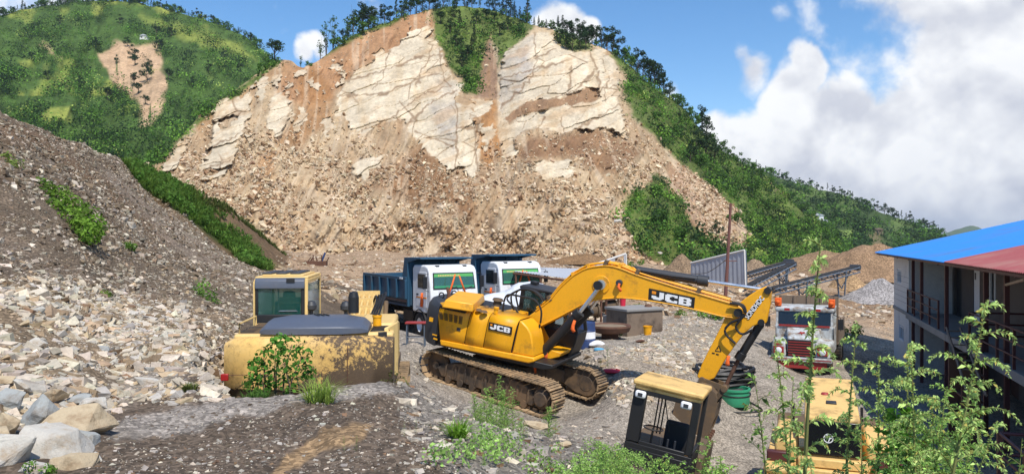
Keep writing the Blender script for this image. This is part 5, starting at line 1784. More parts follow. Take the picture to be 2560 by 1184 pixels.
    for k in range(4):
        y = -1.0 - k * .06
        m.tube([(.5, y + .4, 1.7), (1.0, y + .2, 2.2 + .05 * k), (1.6, y + .25, 2.3), (1.9, y + .35, 2.0)], .022, 6, 4)
    m.each('hydraulic_hose', M['hose'], root)


build_faded()


def gz1(x, y): return float(ground_z(np.array([x]), np.array([y]))[0])


def copy_tree(o, parent=None):
    c = o.copy(); COL.objects.link(c)
    if parent is not None: c.parent = parent
    for ch in list(o.children): copy_tree(ch, c)
    return c


def wheel(parent, R, c, r, w, rim='white', name='wheel', dual=False):
    """tyre with rim as a sub-part; axle along local y"""
    t = MB(R)
    t.lathe([(r * .58, -w / 2), (r * .9, -w / 2), (r, -w * .36), (r, w * .36), (r * .9, w / 2), (r * .58, w / 2)], 26, c, 'y')
    for k in range(26):
        a = 2 * math.pi * k / 26
        cc = np.array(c) + (r * math.cos(a), 0, r * math.sin(a))
        t.box(cc[0] - .03, cc[0] + .03, c[1] - w * .42, c[1] + w * .42, cc[2] - .02, cc[2] + .02, Rm(0, math.degrees(-a) + 90), cc)
    o = t.build(name, M['rubber'], parent, 0, 30)
    m = MB(R)
    m.lathe([(0, -w * .20), (r * .2, -w * .26), (r * .22, -w * .1), (r * .45, -w * .05), (r * .6, -w * .4), (r * .6, w * .4), (r * .4, w * .1), (0, w * .15)], 22, c, 'y')
    m.build('rim', M[rim], o)
    return o


# ------------------------------------------------------------------ tipper trucks
TR_ = Rm(-58.7)
TD = Frame((-2.313, 31.55, -4.08), TR_)


M['glass_screen'] = mat_glass('green_tinted_glass', (.05, .15, .12), .05, .78)


def build_tipper():
    U, R = TD, TR_
    root = thing('tipper_truck', U.T, 'white cab tipper truck with long blue bed, nearer of the two parked side by side', 'truck', 'white and blue tipper trucks')
    Wt, N, K = M['white'], M['navy'], M['black']
    hw = 1.08
    zr = 2.94
    c = MB(R)
    side = [(-1.75, 1.0), (-.55, 1.0), (-.5, 1.18), (0, 1.18), (.04, 1.55), (.0, 1.88), (-.16, 2.72), (-.3, 2.88), (-.55, zr), (-1.6, zr), (-1.75, 2.8)]
    c.prism(side, -hw, hw)
    cab = c.build('cab', Wt, root, .07, 30, seg=3)
    f = MB(R); f.box(-.12, .06, -hw + .02, hw - .02, .62, 1.17); f.build('bumper', Wt, root, .03)
    gr = MB(R)
    gr.hexa([(.045, -.8, 1.25), (.06, -.8, 1.25), (.06, .8, 1.25), (.045, .8, 1.25)], [(.03, -.8, 1.58), (.05, -.8, 1.58), (.05, .8, 1.58), (.03, .8, 1.58)])
    for k in range(4): gr.box(.05, .075, -.8, .8, 1.27 + k * .08, 1.30 + k * .08)
    gr.build('grille', K, root)
    for y in (-.85, .85):
        hl = MB(R); hl.lathe([(0, .08), (.09, .075), (.11, .05), (.12, 0)], 16, (.0, y, .98), 'x'); hl.build('headlight', M['lamp'], root)
    # windscreen on the sloping front: glass, rubber, green sun band and lower band
    nx = np.array([.98, 0, .19])
    def fr(y, z, off):    # point on the screen slope
        x = .0 - (z - 1.88) * .16 / .84
        return (x + off * nx[0], y, z + off * nx[2])
    w = MB(R); w.hexa([fr(-.96, 1.97, .002), fr(.96, 1.97, .002), fr(.92, 2.64, .002), fr(-.92, 2.64, .002)], [fr(-.96, 1.97, .012), fr(.96, 1.97, .012), fr(.92, 2.64, .012), fr(-.92, 2.64, .012)])
    w.build('window_seal', M['rubber'], root, .004)
    w = MB(R); w.hexa([fr(-.91, 2.02, .012), fr(.91, 2.02, .012), fr(.87, 2.60, .012), fr(-.87, 2.60, .012)], [fr(-.91, 2.02, .02), fr(.91, 2.02, .02), fr(.87, 2.60, .02), fr(-.87, 2.60, .02)])
    ws = w.build('windscreen', M['glass_screen'], root, 0, 0)
    w = MB(R)
    w.hexa([fr(-.89, 2.47, .02), fr(.89, 2.47, .02), fr(.87, 2.59, .02), fr(-.87, 2.59, .02)], [fr(-.89, 2.47, .024), fr(.89, 2.47, .024), fr(.87, 2.59, .024), fr(-.87, 2.59, .024)])
    w.build('sun_band', M['green_film'], ws)
    w = MB(R); w.hexa([fr(-.91, 2.03, .02), fr(.91, 2.03, .02), fr(.90, 2.12, .02), fr(-.90, 2.12, .02)], [fr(-.91, 2.03, .024), fr(.91, 2.03, .024), fr(.90, 2.12, .024), fr(-.90, 2.12, .024)])
    w.build('lower_band', M['green_low'], ws)
    w = MB(R); w.box(-.75, -.62, .25, .62, 1.75, 2.3); w.box(-.75, -.62, -.62, -.25, 1.75, 2.3); w.tube([(-.3, -.35 + .2 * math.cos(a), 2.02 + .13 * math.sin(a)) for a in np.linspace(0, 6.283, 13)], .02, 5); w.build('seat', M['seat'], root, .03)
    w = MB(R)     # pale motto strip on the band
    for k in range(13):
        y = -.70 + k * .075; w.hexa([fr(y, 2.495, .026), fr(y + .05, 2.495, .026), fr(y + .05, 2.55, .026), fr(y, 2.55, .026)], [fr(y, 2.495, .029), fr(y + .05, 2.495, .029), fr(y + .05, 2.55, .029), fr(y, 2.55, .029)])
    w.build('band_lettering', M['pale_yellow'], ws)
    w = MB(R)
    for y in (-.35, .35): w.tube([fr(y, 1.93, .03), fr(y + .45, 2.08, .04)], .012, 5)
    w.each('wiper', K, root)
    for s in (-1, 1):
        y = s * hw
        d = MB(R); d.box(-1.35, -.38, y - .012, y + .012, 1.25, 2.66); dr = d.build('door', Wt, root, .02)
        d = MB(R); d.box(-1.2, -.52, y - .02, y + .02, 2.0, 2.58); d.build('door_window', M['glass_dark'], dr, .01)
        d = MB(R); d.box(-1.3, -1.12, y - .03, y + .03, 1.72, 1.77); d.build('handle', K, dr)
        d = MB(R); d.box(-1.35, -.38, y - .018, y + .018, 1.60, 1.65); d.build('stripe', M['orange_mark'], dr)
        mr = MB(R); mr.tube([(-.2, y, 2.62), (-.08, y + s * .2, 2.58), (-.08, y + s * .2, 1.95), (-.15, y, 1.9)], .014, 6); mr.box(-.11, -.05, y + s * .12, y + s * .30, 2.02, 2.5); mr.build('mirror', K, root, .008)
    for y in (-.62, .62):
        l = MB(R); l.box(-.42, -.3, y - .08, y + .08, 2.86, 2.93); l.build('roof_light', K, root, .008)
    # chassis
    ch = MB(R)
    for y in (-.42, .34): ch.box(-7.0, -.2, y, y + .08, .75, 1.0)
    for k in range(6): ch.box(-6.8 + k * 1.1, -6.72 + k * 1.1, -.42, .42, .78, .95)
    ch.box(-2.9, -1.9, -1.0, -.5, .55, 1.0); ch.cyl((-2.8, .8, .75), (-1.9, .8, .75), .28, 18)
    ch.build('chassis', K, root, .01)
    # bed: floor, ribbed sides, tailgate, tall headboard and canopy
    bw = 1.2
    xf, xr = -2.05, -7.05
    zf, zs = 1.22, 2.38
    b = MB(R)
    b.box(xr, xf, -bw + .1, bw - .1, zf - .08, zf)
    for s in (-1, 1):
        b.hexa([(xr, s * (bw - .32), zf - .1), (xf, s * (bw - .32), zf - .1), (xf, s * (bw - .26), zf - .1), (xr, s * (bw - .26), zf - .1)], [(xr, s * (bw - .06), zf + .28), (xf, s * (bw - .06), zf + .28), (xf, s * bw, zf + .28), (xr, s * bw, zf + .28)])
        b.box(xr, xf, min(s * (bw - .05), s * bw), max(s * (bw - .05), s * bw), zf + .28, zs)
        b.box(xr - .02, xf, min(s * (bw - .07), s * (bw + .06)), max(s * (bw - .07), s * (bw + .06)), zs - .12, zs + .02)
        for k in range(6):
            x = xr + .03 + k * (xf - xr - .16) / 5
            b.box(x, x + .16, min(s * bw, s * (bw + .09)), max(s * bw, s * (bw + .09)), zf + .26, zs - .1)
    bed = b.build('tipper_bed', N, root, .012)
    i = MB(R); i.box(xr + .02, xf - .02, -bw + .055, -bw + .065, zf + .1, zs - .02); i.box(xr + .02, xf - .02, bw - .065, bw - .055, zf + .1, zs - .02); i.box(xr + .02, xf, -bw + .12, bw - .12, zf, zf + .02)
    i.each('bed_lining', M['tip_in'], bed)
    t = MB(R); t.box(xr - .06, xr - .005, -bw + .02, bw - .02, zf, zs - .02)
    for k in range(4): t.box(xr - .12, xr - .06, -1 + k * .64, -.9 + k * .64, zf + .05, zs - .06)
    t.build('tailgate', N, root, .012)
    h = MB(R); h.box(xf - .02, xf + .06, -bw, bw, zf - .05, 3.16)
    for k in range(4): h.box(xf + .06, xf + .13, -bw + .1 + k * .72, -bw + .26 + k * .72, zf, 3.1)
    h.hexa([(xf - .5, -bw, zs), (xf, -bw, zs), (xf, -bw + .05, zs), (xf - .5, -bw + .05, zs)], [(xf - .3, -bw, 3.16), (xf, -bw, 3.16), (xf, -bw + .05, 3.16), (xf - .3, -bw + .05, 3.16)])
    h.hexa([(xf - .5, bw - .05, zs), (xf, bw - .05, zs), (xf, bw, zs), (xf - .5, bw, zs)], [(xf - .3, bw - .05, 3.16), (xf, bw - .05, 3.16), (xf, bw, 3.16), (xf - .3, bw, 3.16)])
    h.build('headboard', N, root, .012)
    h = MB(R); h.hexa([(xf - .3, -bw, 3.14), (xf + 1.35, -bw, 3.17), (xf + 1.35, bw, 3.17), (xf - .3, bw, 3.14)], [(xf - .3, -bw, 3.22), (xf + 1.35, -bw, 3.24), (xf + 1.35, bw, 3.24), (xf - .3, bw, 3.22)])
    for y in (-bw, bw - .06): h.hexa([(xf, y, 3.0), (xf + .9, y, 3.14), (xf + .9, y + .06, 3.14), (xf, y + .06, 3.0)], [(xf, y, 3.15), (xf + .9, y, 3.18), (xf + .9, y + .06, 3.18), (xf, y + .06, 3.15)])
    h.build('canopy', N, root, .01)
    p = MB(R); a = U.px(998, 695, ly=-bw - .07); p.box(xf - .62, xf - .3, -bw - .075, -bw - .06, zs - .08, zs + .0); p.build('plate', M['letter_white'], bed)
    for x in (-6.2, -4.95):
        for s in (-1, 1): wheel(root, R, (x, s * .93, .5), .5, .5, 'mud_steel')
    for s in (-1, 1):
        wheel(root, R, (-1.05, s * .95, .5), .5, .3, 'white')
        g = MB(R); g.lathe([(.6, -.2), (.64, -.2), (.64, .2), (.6, .2)], 14, (-1.05, s * .9, .5), 'y', .15, 3.0); g.build('mudguard', K, root)
    for s in (-1, 1):
        g = MB(R); g.box(-7.1, -7.0, min(s * .5, s * .95), max(s * .5, s * .95), .8, .95); g.build('tail_lamp', M['tail_red'], root)
    return root


TIP = build_tipper()
t2 = copy_tree(TIP)
t2.location = (TD.T[0] + 2.74, TD.T[1] + 2.0, TD.T[2] + .08)
t2['label'] = 'white cab tipper truck half hidden behind the dark excavator cab, farther of the pair'
for i_, off in enumerate(((0, 0, 0), (2.74, 2.0, .08))):
    TT = Frame(TD.T + np.array(off), TR_)
    for (a, b_, c_, lab) in (((1138, 685), (1130, 712), (1121, 738), 'pinkish orange ribbon slanting down'), ((1148, 688), (1156, 712), (1166, 738), 'orange ribbon slanting right')):
        dx = 148 if i_ else 0
        pts = [TD.w(TD.px(*q, lx=.32)) + np.array(off) for q in (a, b_, c_)]
        ribbon('cloth_ribbon', pts, .035, lab + (' across the windscreen of the farther tipper' if i_ else ' across the windscreen of the nearer tipper'))
    q = [TT.w((-.7, -1.13, 1.82)), TT.w((-.7, -1.14, 1.6)), TT.w((-.68, -1.15, 1.42)), TT.w((-.72, -1.15, 1.25))]
    ribbon('cloth_ribbon', q, .06, 'orange cloth knotted on the door of the ' + ('farther' if i_ else 'nearer') + ' tipper truck')


# ------------------------------------------------------------------ old bonneted truck at the right
def build_old_truck():
    R = Rm(math.degrees(math.atan2(-.89, -.45)))
    U = Frame((11.0, 29.75, -5.42), R)
    root = thing('bonneted_truck', U.T, 'old white and red bonneted truck facing the camera among the weeds', 'truck')
    Wt, K = M['old_white'], M['black']
    m = MB(R)
    m.hexa([(-1.15, -.62, 1.0), (-.02, -.5, 1.0), (-.02, .5, 1.0), (-1.15, .62, 1.0)], [(-1.15, -.66, 1.86), (-.05, -.46, 1.58), (-.05, .46, 1.58), (-1.15, .66, 1.86)])
    m.build('bonnet', Wt, root, .07, seg=3)
    g = MB(R); g.box(-.04, .03, -.46, .46, .85, 1.5); g.build('grille', K, root, .02)
    g = MB(R)
    for k in range(6): g.box(.03, .045, -.44, .44, .9 + k * .1, .935 + k * .1)
    g.each('grille_bar', M['red'], root)
    for s in (-1, 1):
        f = MB(R)
        f.hexa([(-1.2, s * .55, .95), (.02, s * .52, .82), (.02, s * 1.06, .82), (-1.2, s * 1.15, .95)], [(-1.2, s * .55, 1.5), (-.08, s * .52, 1.42), (-.1, s * 1.04, 1.36), (-1.2, s * 1.15, 1.42)])
        fd = f.build('fender', Wt, root, .08, seg=3)
        h = MB(R); h.box(.0, .045, s * .79 - .19, s * .79 + .19, .92, 1.22); h.build('lamp_surround', M['red'], fd, .03)
        h = MB(R); h.lathe([(0, .09), (.08, .085), (.12, .06), (.125, .02)], 18, (.0, s * .79, 1.07), 'x'); h.build('headlight', M['lamp'], fd)
        h = MB(R); h.box(-.02, .04, s * .8 - .15, s * .8 + .15, 1.27, 1.33); h.build('indicator', M['red'], fd, .01)
        wheel(root, R, (-.55, s * .93, .5), .5, .28, 'mud_steel')
        wheel(root, R, (-4.6, s * .93, .5), .5, .5, 'mud_steel')
    b = MB(R); b.box(.12, .2, -1.14, 1.14, .70, .86); b.build('bumper', Wt, root, .02)
    b = MB(R); b.box(.2, .206, -1.12, 1.12, .765, .80); b.build('bumper_stripe', M['red'], root)
    b = MB(R); b.box(.0, .12, -.95, .95, .42, .70); b.build('bumper_skirt', M['red'], root, .02)
    c = MB(R)
    c.prism([(-1.15, .95), (-1.15, 1.9), (-1.2, 1.95), (-1.25, 1.95), (-1.25, .95)], -1.08, 1.08)
    c.box(-2.6, -2.5, -1.08, 1.08, .95, 2.5); c.box(-2.6, -1.15, -1.08, -1.0, .95, 1.85); c.box(-2.6, -1.15, 1.0, 1.08, .95, 1.85); c.box(-2.6, -1.2, -1.08, 1.08, .9, .97)
    c.build('cab', Wt, root, .02)
    p = MB(R)
    for y in (-1.06, .98): p.hexa([(-1.24, y, 1.9), (-1.16, y, 1.9), (-1.16, y + .08, 1.9), (-1.24, y + .08, 1.9)], [(-1.34, y, 2.48), (-1.26, y, 2.48), (-1.26, y + .08, 2.48), (-1.34, y + .08, 2.48)])
    p.each('pillar', Wt, root)
    p = MB(R); p.hexa([(-1.2, -.98, 1.95), (-1.19, -.98, 1.95), (-1.19, .98, 1.95), (-1.2, .98, 1.95)], [(-1.29, -.98, 2.45), (-1.28, -.98, 2.45), (-1.28, .98, 2.45), (-1.29, .98, 2.45)]); p.build('windscreen', M['glass_dark'], root, 0, 0)
    p = MB(R); p.box(-1.14, -1.1, -.95, .95, 1.88, 1.95); p.build('scuttle_stripe', M['red'], root)
    p = MB(R); p.prism([(-2.6, 2.46), (-1.22, 2.46), (-1.2, 2.6), (-1.4, 2.66), (-2.6, 2.66)], -1.1, 1.1); p.build('roof', Wt, root, .04)
    p = MB(R)
    for y in (-.6, .55): p.box(-1.2, -1.19, y - .14, y + .06, 2.5, 2.59)
    p.each('roof_marking', M['tail_red'], root)
    s_ = MB(R)       # red star on the bonnet
    st = []
    for k in range(10):
        r_ = .17 if k % 2 == 0 else .07
        st.append((-.5 + r_ * math.cos(math.pi * k / 5), r_ * math.sin(math.pi * k / 5)))
    V = [(x, y, 1.585 + (-.05 - x) * (.28 / 1.1) + dz) for dz in (.012, .02) for x, y in st]
    s_.add(V, [tuple(range(9, -1, -1)), tuple(range(10, 20))] + [(i, (i + 1) % 10, 10 + (i + 1) % 10, 10 + i) for i in range(10)])
    s_.build('star_emblem', M['red'], root)
    for s in (-1, 1):
        l = MB(R); l.box(-1.5, -1.25, s * 1.0 - .12, s * 1.0 + .12, 2.66, 2.98); l.lathe([(0, .12), (.06, .1), (.08, 0)], 12, (-1.25, s * 1.0, 2.82), 'x'); l.build('roof_lamp', M['orange_cloth'], root, .02)
        mr = MB(R); mr.tube([(-1.2, s * 1.08, 2.4), (-1.0, s * 1.35, 2.3), (-1.0, s * 1.35, 1.8)], .015, 6); mr.box(-1.03, -.97, s * 1.35 - .1, s * 1.35 + .1, 1.85, 2.25); mr.build('mirror', K, root)
    b = MB(R); b.box(-6.2, -2.7, -1.15, 1.15, 1.05, 1.15)
    for y in (-1.15, 1.08): b.box(-6.2, -2.7, y, y + .07, 1.15, 1.9)
    b.box(-2.78, -2.7, -1.15, 1.15, 1.15, 3.0)
    for k in range(5): b.box(-2.7, -2.65, -1.1 + k * .52, -1.0 + k * .52, 1.2, 3.0)
    b.build('cargo_bed', M['timber'], root, .01)
    b = MB(R); b.box(-6.0, -.2, -.45, -.35, .6, .85); b.box(-6.0, -.2, .35, .45, .6, .85); b.build('chassis', K, root)


build_old_truck()


# ------------------------------------------------------------------ machine with the yellow roofed cab, in front of the bucket
def build_cab_machine():
    A, B, D_ = W(1590, 945, 13.0), W(1757, 985, 12.6), W(1612, 925, 14.0)
    ex = (B - A) / np.linalg.norm(B - A)
    ey = D_ - A; ey -= ex * (ex @ ey); ey /= np.linalg.norm(ey)
    ez = np.cross(ex, ey)
    R = np.stack([ex, ey, ez], 1)
    T0 = A - ez * 2.75
    U = Frame(T0, R)
    root = thing('loader', T0, 'old machine with a yellow roofed open black cab between the excavator bucket and the weeds', 'loader')
    K = M['black']
    w = float(np.linalg.norm(B - A))
    dep = 1.08
    rf = MB(R); rf.box(-.03, w + .03, -.05, dep, 2.66, 2.75); rf.box(-.0, w, -.0, dep - .05, 2.58, 2.66)
    roof = rf.build('roof', M['pale_yellow2'], root, .03)
    fr = MB(R)
    fr.box(.0, .22, .0, .07, 1.72, 2.6); fr.box(w - .12, w, .0, .07, 1.72, 2.6)
    fr.box(.0, .07, dep - .12, dep - .05, 1.3, 2.6); fr.box(w - .07, w, dep - .12, dep - .05, 1.3, 2.6)
    fr.box(.22, w - .12, .0, .05, 2.52, 2.6); fr.box(.22, w - .12, 0, .05, 1.68, 1.76)
    fr.box(.0, .06, .0, dep - .1, 1.7, 1.76); fr.box(w - .06, w, 0, dep - .1, 1.7, 1.76)
    fr.build('cab_frame', K, root, .012)
    br = MB(R)
    for x in (.28, .34, .40): br.cyl((x, dep - .08, 1.72), (x, dep - .08, 2.58), .013, 6)
    br.cyl((.42, .5, 2.55), (.62, .55, 1.9), .01, 6)
    br.each('guard_bar', K, root)
    dr = MB(R); dr.box(.0, w, -.02, .04, .8, 1.70); dr.box(.05, w - .05, -.035, -.02, .9, 1.62)
    dr.build('front_panel', K, root, .02)
    dr = MB(R); dr.box(.0, .05, .04, dep - .05, .8, 1.7); dr.box(w - .05, w, .04, dep - .05, .8, 1.7); dr.box(.05, w - .05, dep - .1, dep - .05, .8, 1.35); dr.box(0, w, .04, dep - .05, .75, .82)
    dr.build('cab_side', K, root, .01)
    hr = MB(R); hr.tube([(-.0, -.03, 1.65), (-.07, -.1, 1.6), (-.07, -.1, 1.45), (-.0, -.03, 1.38)], .012, 6); hr.build('grab_handle', K, root)
    for x in (.13, w - .22):
        h = MB(R); h.box(x - .09, x + .09, -.09, .0, 2.46, 2.58); hb = h.build('headlight', M['letter_white'], root, .035, seg=3)
        h = MB(R); h.box(x - .04, x + .04, -.096, -.09, 2.49, 2.55); h.build('lens', M['dark_grey'], hb, .004)
    s = MB(R); s.box(.5, .92, .45, .85, 1.25, 1.5); s.box(.5, .92, .78, .9, 1.5, 2.05); s.build('seat', M['seat'], root, .05)
    s = MB(R); s.cyl((.35, .35, .9), (.38, .3, 1.95), .02, 8); s.lathe([(.16, -.012), (.175, 0), (.16, .012), (.145, 0), (.16, -.012)], 18, (.38, .3, 1.95)); s.build('steering_column', K, root)
    s = MB(R)
    for k in range(3): s.cyl((.55 + k * .12, .2, 1.5), (.55 + k * .12, .17, 1.86), .018, 8)
    s.each('control_lever', M['dark_grey'], root)
    bd = MB(R); bd.box(-.25, w + .25, -.1, 3.0, .5, .8); bd.box(-.1, w + .1, 1.1, 2.6, .8, 1.5); bd.build('chassis', M['mud_steel'], root, .04)
    for x, y in ((-.35, .5), (w + .35, .5), (-.35, 2.4), (w + .35, 2.4)):
        t = MB(R); t.lathe([(.2, -.16), (.42, -.16), (.5, -.1), (.5, .1), (.42, .16), (.2, .16)], 22, (x, y, .5), 'x'); t.lathe([(0, .05), (.25, .1), (.25, -.1), (0, -.05)], 14, (x, y, .5), 'x'); t.build('wheel', M['rubber'], root)


M['pale_yellow2'] = mat_paint('sun_faded_yellow', (.76, .49, .17), .55, S(130, 98, 64, .6), .4, 2.4, 24, chips=(.12, .07, .03), chip=.74)
build_cab_machine()


# ------------------------------------------------------------------ compactor at lower right (rear end towards the camera)
def build_compactor():
    ax = np.array([.38, 1, 0]); ax /= np.linalg.norm(ax)
    ex = np.array([ax[1], -ax[0], 0])
    R = np.stack([ex, ax, np.array([0, 0, 1.])], 1)
    T0 = np.array([4.95, 12.06, -5.15])
    U = Frame(T0, R)
    root = thing('road_roller', T0, 'yellow compactor with black rear panel and round white emblem at lower right', 'compactor')
    Yp, K = M['pale_yellow2'], M['black']
    zt = 2.37
    h = MB(R)
    h.hexa([(-.42, .0, .9), (.42, .0, .9), (.42, 2.3, .9), (-.42, 2.3, .9)], [(-.40, -.03, zt), (.40, -.03, zt), (.40, 2.3, zt + .22), (-.40, 2.3, zt + .22)])
    h.build('bonnet', Yp, root, .04)
    p = MB(R); p.box(-.38, .40, -.07, -.03, 1.78, zt - .06); pn = p.build('rear_panel', M['gloss_black'], root, .015)
    e = MB(R)
    c = U.px(2071, 1095, ly=-.08)
    for k in range(28):
        a0, a1 = 2 * math.pi * k / 28, 2 * math.pi * (k + 1) / 28
        e.hexa([(c[0] + r_ * math.cos(a), -.072, c[2] + r_ * math.sin(a)) for a, r_ in ((a0, .058), (a1, .058), (a1, .072), (a0, .072))], [(c[0] + r_ * math.cos(a), -.078, c[2] + r_ * math.sin(a)) for a, r_ in ((a0, .058), (a1, .058), (a1, .072), (a0, .072))])
    def stroke(pts, w):
        for (xa, za), (xb, zb) in zip(pts[:-1], pts[1:]):
            d = np.array([xb - xa, zb - za]); L_ = np.linalg.norm(d); n = np.array([-d[1], d[0]]) / L_ * w
            q = [(c[0] + x, c[2] + z) for x, z in ((xa + n[0], za + n[1]), (xb + n[0], zb + n[1]), (xb - n[0], zb - n[1]), (xa - n[0], za - n[1]))]
            e.hexa([(x, -.072, z) for x, z in q], [(x, -.079, z) for x, z in q])
    stroke([(.0, .055), (-.035, .03), (-.045, .012), (-.01, .006), (.05, .008)], .007); stroke([(.045, .006), (.02, -.0), (.0, -.05)], .007)
    e.build('emblem', M['letter_white'], pn)
    r_ = MB(R); a = U.px(2062, 987, lz=zt + .1); r_.lathe([(0, .035), (.05, .03), (.07, .0)], 14, (a[0], a[1], zt + .06 + .09 * a[1] / 2)); r_.build('cap', M['red'], root)
    r_ = MB(R); a = U.px(2078, 1009, lz=zt + .05); r_.box(a[0] - .08, a[0] + .08, a[1] - .1, a[1] + .1, zt + .04, zt + .09); r_.build('hatch', K, root, .01)
    s = MB(R)
    s.box(-.85, -.5, .1, 1.6, 1.2, 1.95); s.box(.5, .85, .1, 1.6, 1.2, 1.95); s.each('side_box', Yp, root, bevel=.05)
    f = MB(R); f.box(-.5, .52, -.22, -.08, 1.62, 1.76); f.box(-.5, .52, -.34, -.22, 1.50, 1.62); f.build('step_ledge', Yp, root, .02)
    b = MB(R); b.box(-1.0, 1.0, -.42, -.02, .75, 1.5); b.box(-1.0, -.55, -.38, .05, 1.5, 1.62); b.box(.58, 1.0, -.38, .05, 1.5, 1.62)
    b.build('counterweight', Yp, root, .05)
    for x in (-.78, .8):
        t = MB(R); t.box(x - .18, x + .18, -.06, .08, 1.62, 1.78); t.build('lamp_recess', M['maroon'], root, .02)
        w = MB(R); xx = x * 1.0; w.lathe([(.3, -.2), (.62, -.2), (.7, -.12), (.7, .12), (.62, .2), (.3, .2)], 26, (xx, 1.0, .7), 'x'); w.lathe([(0, .08), (.32, .14), (.32, -.14), (0, -.08)], 16, (xx, 1.0, .7), 'x'); w.build('wheel', M['rubber'], root)
    c_ = MB(R); c_.box(-.7, .7, 2.3, 3.6, .8, 1.3); c_.build('platform', Yp, root, .03)
    c_ = MB(R)
    for x in (-.65, .6):
        for y in (2.45, 3.5): c_.box(x, x + .05, y, y + .05, 1.3, 1.85)
    c_.each('guard_rail', K, root)
    d = MB(R); d.cyl((-.95, 4.6, .7), (.95, 4.6, .7), .7, 32); d.build('drum', M['mud_steel'], root, .02)
    d = MB(R); d.box(-1.1, -.98, 3.5, 5.4, .6, .85); d.box(.98, 1.1, 3.5, 5.4, .6, .85); d.box(-1.1, 1.1, 5.35, 5.45, .6, .85); d.box(-1.1, 1.1, 3.5, 3.62, .6, .85); d.build('drum_frame', Yp, root, .02)


M['gloss_black'] = mat_paint('gloss_black', (.008, .008, .012), .2, None, 0, 1, 10, bumps=0)
build_compactor()


# ------------------------------------------------------------------ two-storey site building with blue and red roof
HU = Frame((17.63, 36.0, -5.75), Rm(-108.06))


